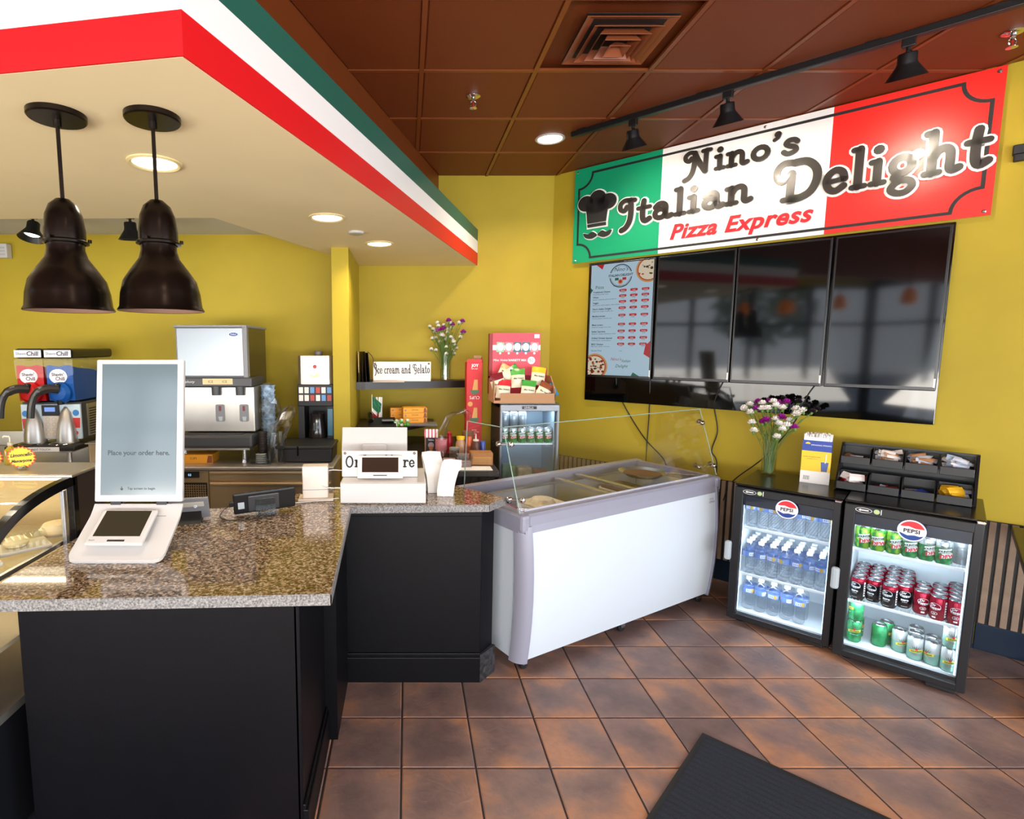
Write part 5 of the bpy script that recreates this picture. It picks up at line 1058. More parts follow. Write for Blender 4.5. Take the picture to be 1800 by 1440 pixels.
# ------------------------------------------------------------------ bakery case at the left
XE = -1.36
t = thing('bakery_case', 'curved glass bakery display case with black trim at the left of the worktop', 'display case', (0, 0, 0))
BR = mat('dark brown laminate', '#2c2320', .45)
prof = [(2.19, 1.172), (2.08, 1.168), (1.95, 1.152), (1.83, 1.118), (1.73, 1.06), (1.63, .96), (1.57, .84), (1.54, .70), (1.53, .52)]
pf = [tuple(p)[:2] for p in smooth(prof, 4)]
gl_ = MB(); n = len(pf); v = [(x, p[0], p[1]) for x in (-3.6, XE - .02) for p in pf]; gl_.add(v, [(i, i + 1, n + i + 1, n + i) for i in range(n - 1)]); gl_.build('curved_pane', GLS, t, smooth=True)
def offs(pf, d):
    out = []
    for i in range(len(pf)):
        a_, b_ = Vector(pf[max(0, i - 1)]), Vector(pf[min(len(pf) - 1, i + 1)]); q = (b_ - a_).normalized(); out.append((pf[i][0] - q.y * d, pf[i][1] + q.x * d))
    return out
inn = offs(pf, .034); outr = offs(pf, -.004)
tr_ = MB(); tr_.add([(x, *p) for x in (XE - .03, XE) for p in outr + inn], [(i, i + 1, n + i + 1, n + i) for i in range(n - 1)] + [(2 * n + i, 2 * n + i + 1, 3 * n + i + 1, 3 * n + i) for i in range(n - 1)] + [(n + i, n + i + 1, 3 * n + i + 1, 3 * n + i) for i in range(n - 1)] + [(i, i + 1, 2 * n + i + 1, 2 * n + i) for i in range(n - 1)])
tr_.build('end_trim', BLKG, t)
ep = MB(); pts_ = inn + [(1.53, .45), (2.15, .45)]; ep.add([(XE - .012, *p) for p in pts_], [tuple(range(len(pts_)))]); ep.build('end_pane', GLS, t)
MB().bbox(XE - .03, XE, 2.175, 2.21, .0, 1.178, .004).build('post', BLKG, t); MB().box(XE - .025, XE - .002, 2.21, 2.40, 0, 1.172).build('side_panel', BR, t)
MB().bbox(XE - .022, XE - .006, 2.12, 2.14, .45, 1.13, .002).build('inner_post', ALU, t)
MB().bbox(-3.6, XE + .004, 2.165, 2.41, 1.172, 1.186, .004).build('top', STEEL, t)
MB().box(-3.6, XE - .03, 2.38, 2.40, .45, 1.17).build('back_panel', mat('case back', '#b39a66', .4), t)
MB().box(-3.6, XE - .0, 1.53, 2.40, .44, .47).build('deck', STEEL, t); MB().bbox(-3.6, XE, 1.515, 1.535, .40, .53, .004).build('front_rail', BLKG, t)
MB().box(-3.6, XE, 1.58, 2.40, .02, .44).build('base', mat('case base', '#15161a', .35), t)
sh = MB().box(-3.6, XE - .035, 1.70, 2.36, .905, .912); sh.build('glass_shelf', glass('shelf glass', (.95, .96, .92)), t)
MB().bbox(-3.6, XE - .033, 1.692, 1.704, .900, .918, .002).bbox(XE - .05, XE - .034, 1.70, 2.36, .900, .918, .002).build('shelf_rail', ALU, t)
MB().box(-3.6, XE - .035, 1.62, 2.36, .66, .667).bbox(-3.6, XE - .033, 1.612, 1.624, .655, .672, .002).bbox(XE - .05, XE - .034, 1.62, 2.36, .655, .672, .002).build('lower_shelf', mat('cream shelf', '#d8cba8', .4), t)
MB().box(-3.5, XE - .05, 2.30, 2.33, 1.13, 1.15).build('lamp_strip', mat('case lamp', '#fff0cf', .4, emit=4), t)
light('case_lamp', 'AREA', (-2.2, 2.22, 1.14), 3, (1, .83, .55), (-.35, 0, 0), shape='RECTANGLE', size=1.6, size_y=.03)
light('case_lamp', 'AREA', (-2.2, 2.2, .89), 2.2, (1, .83, .55), (-.35, 0, 0), shape='RECTANGLE', size=1.6, size_y=.03)
CL = glass('clamshell plastic', (.93, .95, .9), 1.6, .08); CREAMF = mat('cream filling', '#f2dfae', .6, noise=.12, scale=20); PAS = mat('pastry crust', '#c98a45', .6, noise=.3, scale=25, bump=.4, bscale=60)
def clam(loc, rz, label):
    t = thing('clamshell_box', label, 'container', loc, rz, 'clamshell boxes in the bakery case'); m_ = MB(); v = []; 
    for i in range(15):
        x = -.075 + .15 * i / 14; h_ = .05 + (.006 if i % 2 else 0)
        for a_ in range(9): an = PI * a_ / 8; v.append((x, .055 * math.cos(an) * (1.05 if i % 2 else 1), .012 + h_ * math.sin(an)))
    m_.add(v, [(9 * i + k, 9 * i + k + 1, 9 * i + 10 + k, 9 * i + 9 + k) for i in range(14) for k in range(8)]).build('lid', CL, t); MB().bbox(-.085, .085, -.065, .065, 0, .014, .004).build('tray', mat('clear tray', '#ded8c4', .3), t)
    MB().lathe([(.001, 0), (.035, .005), (.045, .02), (.03, .036), (.001, .04)], 12, T(-.02, 0, .012)).build('pastry', CREAMF, t, smooth=True)
clam((-1.55, 1.86, .918), .9, 'ridged clear clamshell box nearest the front of the bakery shelf'); clam((-1.50, 2.06, .918), .8, 'ridged clear clamshell box behind the first on the bakery shelf')
for i, (x, y, z, lb) in enumerate(((-1.48, 2.24, .912, 'round cream cake on a white plate at the end of the bakery shelf'), (-1.72, 2.12, .912, 'pale cream pastry on a plate on the bakery shelf'), (-1.85, 1.92, .912, 'golden pastry on a plate farther left on the bakery shelf'))):
    t = thing('pastry_plate', lb, 'plate', (x, y, z)); MB().lathe([(.001, 0), (.05, .0), (.085, .012), (.084, .015), (.05, .005), (.001, .005)], 24).build('plate', WHT, t, smooth=True)
    MB().lathe([(.001, .005), (.06, .006), (.064, .03), (.05, .05), (.02, .056), (.001, .056)], 16).build('cake', CREAMF if i < 2 else PAS, t, smooth=True)
for i, (x, y, lb) in enumerate(((-1.455, 1.79, 'chocolate cupcake in a brown ridged paper cup on the lower bakery shelf'), (-1.6, 1.84, 'chocolate cupcake in a brown paper cup behind the first one'))):
    t = thing('cupcake', lb, 'cupcake', (x, y, .667)); m_ = MB(); v = []
    for z, r_ in ((0, .026), (.035, .036)):
        for k in range(32): rr = r_ * (1 + .05 * (-1) ** k); v.append((rr * math.cos(PI * k / 16), rr * math.sin(PI * k / 16), z))
    m_.add(v, [(k, (k + 1) % 32, 32 + (k + 1) % 32, 32 + k) for k in range(32)]).build('paper_cup', mat('brown paper cup', '#7a4526', .7), t); MB().lathe([(.036, .032), (.038, .04), (.028, .055), (.001, .06)], 14).build('cake', mat('dark cake', '#2c1a12', .7), t, smooth=True)
for i, (x, tx_, lb) in enumerate(((-1.622, ('Limoncello', 'Mascarpone'), 'yellow red edged starburst card reading Limoncello Mascarpone on the case'), (-1.762, ('Tiramisu', 'cake'), 'yellow red edged starburst card cut off at the left edge on the case'))):
    t = thing('price_card', lb, 'card', (x, 2.26, 1.1865), .06, 'starburst cards on the bakery case')
    def star(R, k_): return [((R * (1 if i_ % 2 else .86)) * math.cos(PI * i_ / 20), .052 + .78 * (R * (1 if i_ % 2 else .86)) * math.sin(PI * i_ / 20)) for i_ in range(40)]
    MB().prism(star(.062, 0), 0, .0015, 'y').build('card', mat('star red', '#d9402a', .6), t); MB().prism(star(.056, 0), -.0006, .0, 'y').build('card_face', mat('star yellow', '#dcbc30', .6), t)
    m_ = MB(); m_.text(tx_[0], .02, (0, -.001, .056), (1, 0, .1), (0, 0, 1), shear=.2, offset=.0007); m_.text(tx_[1], .017, (0, -.001, .032), (1, 0, .08), (0, 0, 1), shear=.2, offset=.0007); m_.build('writing', INK, t)
    c_ = MB(); rnd = random.Random(i)
    for k in range(14): c_.lathe([(.001, -.006), (.005, -.003), (.005, .003), (.001, .006)], 6, T(rnd.uniform(-.024, .024), rnd.uniform(-.015, .015), rnd.uniform(.005, .016)))
    c_.build('bead_base', CHROME, t)
# ------------------------------------------------------------------ kitchen counter and machines
t = thing('prep_cooler', 'low stainless steel drawer cooler with vent grille under the ice machine', 'cooler', (0, 0, 0))
BST = mat('warm brushed steel', '#dcc59c', .34, .8, noise=.08, scale=3)
MB().bbox(-1.72, -.49, 3.60, 4.42, .872, .9, .008).build('top', STEEL, t); MB().box(-1.72, -.5, 3.64, 4.42, .1, .872).build('body', BST, t)
MB().bbox(-1.70, -1.345, 3.625, 3.645, .16, .868, .004).build('vent_panel', BST, t)
g_ = MB()
for i in range(12): g_.box(-1.54 + i * .0155, -1.535 + i * .0155, 3.615, 3.625, .45, .775)
for i in range(20): g_.box(-1.545, -1.36, 3.617, 3.623, .45 + i * .0165, .4545 + i * .0165)
g_.build('grille', BST, t); MB().box(-1.55, -1.355, 3.6215, 3.624, .44, .785).build('grille_void', BLK, t)
MB().box(-1.525, -1.405, 3.612, 3.626, .822, .862).build('thermostat', BLK, t); m_ = MB(); m_.text('03', .022, (-1.465, 3.6115, .834)); m_.build('digits', mat('blue digits', '#0a1a30', .4, emit=3, ecol='#9fd4ff'), t)
for x0, x1 in ((-1.335, -.51),):
    for z0, z1 in ((.80, .868), (.46, .79), (.14, .45)):
        d_ = MB().bbox(x0, x1, 3.618, 3.64, z0, z1, .004).build('drawer', BST, t); MB().bbox(x0 + .005, x1 - .005, 3.606, 3.622, z1 - .022, z1 - .004, .004).build('handle', BST, d_)
for x in (-1.66, -.56): MB().lathe([(.03, 0), (.022, .1)], 12, T(x, 3.7, 0), cap=True).lathe([(.03, 0), (.022, .1)], 12, T(x, 4.35, 0), cap=True).build('leg', STEEL, t)
t = thing('steel_table', 'stainless work table behind the bakery case under the slush machine', 'table', (0, 0, 0))
MB().bbox(-3.7, -1.78, 3.4, 4.42, .862, .9, .006).build('top', STEEL, t); MB().bbox(-3.7, -1.78, 4.40, 4.42, .9, 1.02, .004).build('upstand', STEEL, t)
for x in (-3.6, -1.86):
    for y in (3.48, 4.35): MB().tube([(x, y, 0), (x, y, .865)], .022, 10).build('leg', STEEL, t)
MB().box(-3.6, -1.84, 3.47, 4.36, .25, .27).build('undershelf', STEEL, t)

# ice dispenser
t = thing('ice_dispenser', 'tall steel and charcoal ice dispenser marked ICE ICE', 'ice machine', (-1.32, 3.75, .9))
ISB = mat('olive black side panel', '#4a4022', .2, .5); MIRS = mat('mirror steel', '#84888b', .3, 1, bump=.5, bscale=4)
MB().bbox(-.265, .225, .02, .51, .585, .945, .006).build('cabinet', [GREY], t); MB().bbox(.223, .2285, .05, .5, .50, .93, .002).build('side_panel', ISB, t)
MB().bbox(-.25, .205, .0, .022, .60, .93, .004).build('front_panel', MIRS, t); MB().bbox(-.268, .232, -.004, .52, .93, .948, .006).build('lid', GREY, t); MB().bbox(.2, .232, -.006, .025, .56, .935, .006).build('corner_trim', GREY, t)
MB().bbox(-.262, .26, -.02, .3, .525, .592, .01).build('bezel', DKG, t)
MB().bbox(-.225, .265, .01, .5, .215, .525, .004).build('lower_cabinet', STEEL, t)
for x in (0.01, .175):
    MB().lathe([(.031, .47), (.033, .53)], 18, T(x, -.0, 0), cap=True).build('chute', DKG, t, smooth=True)
    p_ = MB().prism([(x + .018 + a_, .345 + b_) for a_, b_ in rrect(-.031, .031, -.06, .06, .012)], .004, .012, 'y').build('sensor_plate', GREY, t)
    m_ = MB().box(x + .01, x + .026, .002, .004, .36, .395); m_.prism([(x + p[0] + .005, .29 + p[1]) for p in ((0, .03), (.03, .03), (.026, 0), (.006, 0))], .002, .004, 'y', 1); m_.build('mark', [mat('dull red', '#7a2a2e', .4), mat('pale grey', '#aab0b3', .4)], p_)
MB().bbox(-.27, .27, -.08, .2, .11, .205, .02).build('drip_tray', DKG, t); MB().box(-.2, .2, -.06, .05, .2, .208).build('tray_grille', BLK, t)
MB().box(-.26, .24, -.05, .5, .095, .112).build('base_plate', STEEL, t)
for x in (-.225, .19):
    for y in (0, .45): MB().lathe([(.024, 0), (.018, .02), (.014, .1)], 12, T(x, y, 0), cap=True).build('leg', ALU, t)
n_ = MB().box(-.075, .13, -.0215, -.02, .545, .585); n_.build('paper_strip', mat('tan paper', '#dcc496', .7), t)
m_ = MB(); m_.text('ICE', .024, (-.02, -.022, .556)); m_.text('ICE', .024, (.075, -.022, .556)); m_.build('writing', INK, t); m_ = MB(); m_.text('symphony', .026, (-.185, -.0205, .555), shear=.3); m_.build('nameplate', mat('silver ink', '#c8c8c8', .4), t)
m_ = MB(); disc(m_, .14, .885, .034, -.0004, 0, 24, .015); disc(m_, .14, .885, .031, -.0008, 1, 24, .0125); m_.text('Follett', .015, (.14, -.0012, .88), mi=0); m_.build('badge', [WHITEI, mat('badge blue', '#1c4a8c', .4)], t)
# frozen drink machine
t = thing('slush_machine', 'twin bowl frozen drink machine with red and blue slush', 'drink machine', (-2.47, 3.75, .9), .05)
PNL = mat('print panel', '#cfe0e6', .4); TAN = mat('pale tan panel', '#e4d6c4', .4)
MB().bbox(-.2, .2, .03, .56, .16, .42, .008).build('body', DKG, t); MB().box(.2, .203, .1, .54, .17, .40).build('side_grille', STEEL, t)
sl_ = MB(); [sl_.box(.2025, .206, .12, .52, .18 + i * .018, .187 + i * .018) for i in range(11)]; sl_.build('louver', BLK, t)['kind'] = 'stuff'
MB().bbox(-.2, .2, .012, .032, .16, .405, .004).build('front_panel', PNL, t)
MB().box(-.052, .06, .006, .013, .17, .33).build('keypad', TAN, t); MB().box(-.055, .062, .004, .013, .325, .40).build('display_housing', BLK, t); MB().box(-.035, .035, .002, .005, .355, .385).build('display', mat('blue lcd', '#2a4a90', .3, emit=1.2, ecol='#8fb4ff'), t)
kp = MB()
for k in range(8): ring(kp, -.02 + .042 * (k % 2), .195 + .035 * (k // 2), .014, .0125, .0055, n=14)
kp.build('keys', mat('tan line', '#b09a84', .5), t)
cu = MB()
for x, z, mi in ((-.17, .34, 0), (-.17, .27, 1), (.12, .34, 1), (.17, .345, 0), (.125, .275, 2), (.172, .275, 1), (.13, .2, 3), (.165, .205, 1), (.12, .185, 2)):
    if z > .31 or z < .21: disc(cu, x, z, .022 if z > .31 else .014, .0105, mi, 14)
    else: cu.prism([(x - .02, z - .035), (x + .02, z - .035), (x + .025, z + .035), (x - .025, z + .035)], .010, .0115, 'y', mi)
cu.build('cup_pictures', [mat('pic blue', '#2f7fc4', .4), mat('pic red', '#d8342e', .4), mat('pic green', '#4fae3c', .4), mat('pic lime', '#a9cc30', .4)], t)
SLR = mat('red slush', '#b00408', .45, spec=.25, bump=.4, bscale=40); SLB = mat('blue slush', '#084a92', .45, spec=.25, bump=.4, bscale=40); BOWL = glass('bowl plastic', (.97, .98, .98), .5, .02); LIDK = mat('bowl lid', '#1e1b16', .2)
for s_, sm in ((-1, SLR), (1, SLB)):
    x = s_ * .098
    b_ = MB(); v = [(x - .09, -.01, .43), (x + .09, -.01, .43), (x + .09, .54, .43), (x - .09, .54, .43), (x - .096, -.03, .715), (x + .096, -.03, .715), (x + .096, .56, .715), (x - .096, .56, .715)]
    b_.add(v, [(0, 1, 5, 4), (1, 2, 6, 5), (2, 3, 7, 6), (3, 0, 4, 7)]).bbox(x - .1, x + .1, -.035, .565, .71, .722, .003); b_.build('bowl', BOWL, t)
    bq = MB(); gx_ = 8; v = []
    for zz in (.432, .55):
        v += [(x - .087, -.006 - .014 * (zz > .5), zz), (x + .087, -.006 - .014 * (zz > .5), zz), (x + .087, .535, zz), (x - .087, .535, zz)]
    bq.add(v, [(0, 1, 5, 4), (1, 2, 6, 5), (2, 3, 7, 6), (3, 0, 4, 7), (0, 1, 2, 3)])
    tp = [[(x - .087 + .174 * i / 6, -.02 + .555 * j / 8, .672 + .006 * math.sin(i * 1.7 + j) - (.06 if j > 4 else .01 * j)) for i in range(7)] for j in range(9)]
    nv = [p for r_ in tp for p in r_] + [(x - .087 + .174 * i / 6, -.02 + .555 * j / 8, .55) for j in range(9) for i in range(7)]
    fs = [(7 * j + i, 7 * j + i + 1, 7 * j + 8 + i, 7 * j + 7 + i) for j in range(8) for i in range(6)]
    fs += [(i, i + 1, 63 + i + 1, 63 + i) for i in range(6)] + [(56 + i, 57 + i, 63 + 57 + i, 63 + 56 + i) for i in range(6)] + [(7 * j, 7 * j + 7, 63 + 7 * j + 7, 63 + 7 * j) for j in range(8)] + [(7 * j + 6, 7 * j + 13, 63 + 7 * j + 13, 63 + 7 * j + 6) for j in range(8)]
    bq.add(nv, fs); bq.build('slush', sm, t)['label'] = ('red' if s_ < 0 else 'blue') + ' slush'
    sp = MB(); sp.lathe([(.075, 0), (.072, .03), (.05, .05), (.001, .056)], 20, T(x, -.008, .49, rx=PI / 2)); sp.build('spout_dome', sm, t, smooth=True)
    MB().bbox(x - .093, x + .093, -.03, .55, .722, .79, .02).build('lid', LIDK, t); q_ = MB().box(x - .088, x + .088, -.0325, -.03, .73, .778); q_.build('lid_label', mat('label pale', '#dfe7ec', .4), t)
    m_ = MB(); m_.text('Shavin\'', .028, (x - .04, -.034, .746), shear=.1, mi=0); m_.text('Chill', .042, (x + .032, -.034, .741), shear=.1, mi=0, offset=.001); m_.build('lettering', [mat('plum ink', '#4a2a48', .5)], t)
    m_ = MB(); disc(m_, x - .01, .60, .059, -.0225, 0, 24, .05); disc(m_, x - .01, .60, .053, -.0232, 1, 24, .044); disc(m_, x - .01, .60, .0515, -.0236, 0, 24, .0425); m_.text('Shavin\'', .03, (x - .012, -.0242, .603), mi=1, offset=.001); m_.text('Chill', .034, (x + .002, -.0242, .573), mi=1, offset=.001); m_.build('bowl_badge', [WHITEI, mat('plum dark', '#3a1d30', .5)], t)
    MB().tube([(x, -.03, .41), (x, -.05, .53)], [.024, .02], 12).lathe([(.02, 0), (.022, .02), (.014, .03), (.001, .032)], 12, T(x, -.055, .525)).build('tap', BLKM, t, smooth=True)
    MB().tube(smooth([(x, -.055, .515), (x - .05, -.1, .52), (x - .1, -.13, .49), (x - .125, -.145, .42), (x - .135, -.15, .33)], 4), [.03] * 8 + [.024] * 9, 10).build('lever', mat('dark lever', '#2a241e', .35), t, smooth=True)
    MB().lathe([(.07, .135), (.067, .2), (.055, .28), (.034, .35), (.008, .39)], 20, T(x + (-.015 if s_ < 0 else .005), .012, 0)).build('splash_cone', STEEL, t, smooth=True)
MB().bbox(-.22, .24, -.16, .03, .105, .14, .01).build('drip_tray', BLK, t); MB().lathe([(.07, .141), (.075, .146), (.078, .143)], 20, T(-.1, -.06, 0)).lathe([(.07, .141), (.075, .146), (.078, .143)], 20, T(.1, -.06, 0)).build('cup_ring', CHROME, t)
MB().box(-.2, .14, -.163, -.161, .105, .135).build('notice', WHM, t); m_ = MB(); m_.text('PLEASE DO NOT TOUCH', .02, (-.03, -.164, .113)); m_.build('notice_text', mat('navy ink', '#2a2440', .5), t)
for x in (-.17, .17):
    for y in (-.1, .5): MB().lathe([(.022, 0), (.016, .01), (.014, .11)], 10, T(x, y, 0), cap=True).build('leg', STEEL, t)
MB().box(-.2, .2, -.12, .55, .09, .108).build('stand', STEEL, t)
# coffee brewer
t = thing('coffee_brewer', 'silver topped black coffee machine with picture buttons by the wall end', 'coffee machine', (-.68, 4.05, .9))
MB().prism(rrect(-.13, .13, 0, .3, .04), .522, .735).build('hopper', mat('satin silver', '#b9ada0', .3, .8), t); MB().lathe([(.03, .735), (.032, .765), (.026, .772), (.001, .772)], 16, T(.01, .12, 0)).build('knob', mat('grey knob', '#6b6560', .4), t, smooth=True)
MB().bbox(-.132, .132, -.004, .3, .36, .525, .006).build('brew_head', BLK, t); MB().box(-.13, -.085, 0, .3, .1, .36).box(.085, .13, 0, .3, .1, .36).box(-.13, .13, .2, .3, .1, .36).box(-.13, .13, -.0, .3, .08, .11).build('body', BLK, t)
for r_ in range(2):
    for k in range(6):
        b_ = MB().bbox(-.122 + k * .042, -.09 + k * .042, -.008, -.003, .40 + r_ * .058, .445 + r_ * .058, .002).build('button', [mat('btn cream', '#e6ddd2', .4), mat('btn red', '#b03a2e', .4), mat('btn blue', '#5a8cc0', .4)][(k * 2 + r_) % 3 if k > 1 else 0], t)
m_ = MB(); disc(m_, .0, .655, .02, -.001, 0, 18); disc(m_, .0, .655, .014, -.0015, 1, 16); disc(m_, 0, .59, .035, -.001, 2, 18, .016); disc(m_, -.01, .605, .017, -.0012, 0, 14); m_.build('badge', [WHITEI, mat('badge red', '#b4342c', .4), mat('cream cup', '#e8d9a8', .4)], t)
MB().lathe([(.07, .12), (.072, .13), (.06, .2), (.05, .26), (.055, .3), (.001, .305)], 18, T(0, .06, 0)).build('carafe', mat('smoked jug', '#2a2422', .08, spec=.6), t, smooth=True); MB().box(.09, .128, -.006, 0, .14, .34).build('side_display', mat('side picture', '#2f6a86', .3), t)
t = thing('drip_box', 'black plastic base tray box under the coffee machine', 'tray', (-.72, 3.73, .9)); MB().bbox(-.18, .2, 0, .34, 0, .1, .012).build('box', BLK, t); MB().bbox(-.19, .21, -.008, .36, .095, .118, .008).build('rim', BLK, t); MB().box(-.04, -.03, -.01, 0, .05, .118).build('notch', BLKG, t)
# cups, bags, basket on the prep cooler
def cupstack(name, label, loc, r, n, dz, h, m_, group=None, nm='cup'):
    t = thing(name, label, 'cups', loc, 0, group)
    for k in range(n): MB().lathe([(r * .72, k * dz), (r, k * dz + h), (r * 1.06, k * dz + h), (r * 1.06, k * dz + h - .006)], 16).build(nm, m_, t, smooth=True)
cupstack('cup_stack', 'tall stack of blue printed paper cups in clear wrap beside the ice dispenser', (-.995, 3.9, .9), .05, 14, .033, .1, [mat('cup blue', '#8fa6bd', .4, noise=.6, scale=38)])
def film(name, label, rings, m_, loc, seed=0):
    rnd = random.Random(seed); k = 14; v = []
    for x, y, z, r_ in rings: v += [(x + r_ * (1 + rnd.uniform(-.22, .22)) * math.cos(2 * PI * i / k), y + r_ * (1 + rnd.uniform(-.22, .22)) * math.sin(2 * PI * i / k), z + rnd.uniform(-.008, .008)) for i in range(k)]
    o = MB().add(v, [(k * j + i, k * j + (i + 1) % k, k * j + k + (i + 1) % k, k * j + k + i) for j in range(len(rings) - 1) for i in range(k)]).build(name, m_); o.location = loc; tag(o, label, 'wrap'); return o
FILM = glass('crinkled film', (.93, .92, .9), 2.2, .12)
film('plastic_wrap', 'crinkled clear wrap round the tall cup stack', [(0, 0, .02, .055), (0, 0, .15, .062), (.0, 0, .26, .07), (0, 0, .34, .085), (-.01, 0, .40, .08), (.01, 0, .44, .062)], FILM, (-.995, 3.9, .9), 1)
film('plastic_wrap', 'bunched clear plastic bag beside the coffee tray', [(0, 0, 0, .05), (0, 0, .12, .052), (.01, 0, .22, .058), (.03, 0, .27, .07), (.05, .02, .30, .05), (.08, .04, .36, .05), (.1, .05, .40, .02)], glass('milky film', (.86, .84, .8), 2.4, .15), (-.89, 3.68, .9), 2)
cupstack('cup_stack', 'short sleeve of dark brown coffee cups standing in the wire basket', (-1.0, 3.74, .93), .033, 8, .018, .06, [mat('dark cup', '#2a211c', .5)])
t = thing('wire_basket', 'small clear basket of white lids on the prep cooler', 'basket', (-1.005, 3.73, .9)); MB().prism([(-.055, 0), (.055, 0), (.07, .1), (-.07, .1)], -.06, -.057, 'y').prism([(-.055, 0), (.055, 0), (.07, .1), (-.07, .1)], .057, .06, 'y').prism([(-.06, 0), (.06, 0), (.06, .1), (-.06, .1)], -.066, -.063, 'x').prism([(-.06, 0), (.06, 0), (.06, .1), (-.06, .1)], .063, .066, 'x').box(-.055, .055, -.06, .06, 0, .004).build('basket', ac, t)
for k in range(5): MB().lathe([(.035, 0), (.037, .006), (.03, .009), (.001, .009)], 14, T(0, -.02, .008 + .013 * k)).build('cup_lid', WHT, t)
t = thing('cup_carton', 'flat orange yellow carton under the ice dispenser', 'box', (-1.45, 3.70, .9), .04); ORG = mat('orange carton', '#f0a32a', .5)
MB().bbox(-.12, .11, 0, .16, 0, .062, .002).build('carton', ORG, t); m_ = MB(); m_.text('CUPS', .02, (-.02, -.0006, .03), mi=0); disc(m_, -.1, .028, .012, -.0006, 1); m_.quad((.07, -.0006, .005), (.108, -.0006, .005), (.108, -.0006, .055), (.08, -.0006, .055), 2); m_.build('print', [INK, mat('grey print', '#8d8a80', .5), mat('brown print', '#8a4a26', .5)], t)
t = thing('soap_bottle', 'pump bottle of yellow soap behind the starburst cards', 'bottle', (-1.745, 2.37, 1.1865)); MB().lathe([(.001, 0), (.026, 0), (.029, .02), (.026, .06), (.009, .078), (.009, .084)], 16).build('bottle', mat('yellow soap', '#c9b12c', .15), t, smooth=True); MB().lathe([(.011, .083), (.011, .095), (.003, .097), (.003, .122)], 10).tube([(0, 0, .122), (-.025, 0, .124), (-.03, 0, .118)], .004, 6).build('pump', mat('pump plastic', '#cfc6ad', .4), t)
t = thing('steel_pan', 'deep steel food pan to the right of the slush machine', 'pan', (-2.02, 3.72, .9)); MB().prism(rrect(-.13, .13, -.1, .14, .02), 0, .15).build('pan', BST, t); MB().bbox(-.14, .14, -.11, .15, .15, .158, .003).build('lid', STEEL, t)
t = thing('wall_switch', 'small black switch box on the kitchen wall behind the slush machine', 'switch', (-2.84, 4.445, 1.24)); MB().bbox(-.06, .06, -.02, 0, -.07, .07, .004).build('box', BLK, t); [MB().box(-.045, .045, -.022, -.02, z, z + .012).build('switch', GREY, t) for z in (-.04, .0, .04)]
t = thing('emergency_light', 'white emergency light box on the kitchen wall at the far left edge', 'light', (-3.24, 4.445, 2.45), .0); MB().bbox(-.14, .11, -.06, 0, -.055, .055, .006).build('housing', WHT, t); [MB().box(-.12, .095, -.061, -.06, z, z + .012).build('slot', mat('grey slot', '#a6aaae', .5), t) for z in (-.035, -.01, .015)]
# ------------------------------------------------------------------ alcove: shelf, corner shelf, back counter
DKW = mat('black brown wood', '#1c1512', .35, noise=.2, scale=12)
t = thing('floating_shelf', 'long black floating shelf on the olive back wall', 'shelf', (0, 0, 0))
MB().prism([(-.416, 4.5), (-.34, 4.50), (.55, 4.76), (.55, 4.888), (-.416, 4.888)], 1.35, 1.411).build('board', DKW, t); MB().box(-.418, -.37, 4.494, 4.5, 1.349, 1.412).build('end_cap', mat('grey end cap', '#4a4a4c', .5), t)
t = thing('shelf_sign', 'white sign plate reading Ice cream and Gelato on the floating shelf', 'sign', (-.04, 4.60, 1.412), .02)
MB().bbox(-.243, .243, 0, .012, 0, .165, .002).build('plate', MATS['white sign plate'], t); o = MB(); slab_text(o, 'Ice cream and Gelato', (-.232, .062), (.235, .066), .078, (0, -.0005, 0), (1, 0, 0), (0, 0, 1), .0015, weight=.72); o.build('lettering', INK, t)['label'] = 'black lettering Ice cream and Gelato'
for x in (-.225, .225): MB().lathe([(.001, .003), (.008, .003), (.009, 0)], 12, T(x, 0, .148, rx=PI / 2)).build('bolt', MATS['brown bolt'], t)
t = thing('menu_folder', 'black leather folder standing open at the left end of the shelf', 'folder', (-.375, 4.56, 1.412), .3)
for k, (a_, h_) in enumerate(((-.12, .25), (.0, .25), (.1, .25), (.2, .24))): MB().prism([(-.06, 0), (.08, 0), (.05, h_), (-.02, h_)], -.002, .002, 'x', M=T(-.03 + k * .025, 0, 0, rz=a_)).build('leaf', BLKG if k else BLK, t)
MB().prism([(-.075, .08), (-.062, .08), (-.03, .25), (-.042, .25)], -.035, -.03, 'x', M=T(0, 0, 0, rz=-.12)).build('page', mat('tan page', '#d8b98a', .6), t)
MB().tube(smooth([(.05, .0, .25), (.09, -.02, .2), (.1, -.03, .12), (.13, -.05, .08)], 4), .003, 5).build('strap', BLK, t)
tag(MB().box(-.1, .16, -.05, .04, 0, .003).box(-.08, .1, -.055, .03, .003, .006, M=T(rz=.1)).build('paper_sheets', mat('pinkish paper', '#cdb4ae', .6), loc=(-.18, 4.53, 1.4115)), 'loose papers lying on the shelf before the gelato sign', 'paper')
vs = Vector((.335, 4.76, 1.412)); vase(.045, .225, vs, 'clear glass vase of small flowers on the floating shelf')
rnd = random.Random(11)
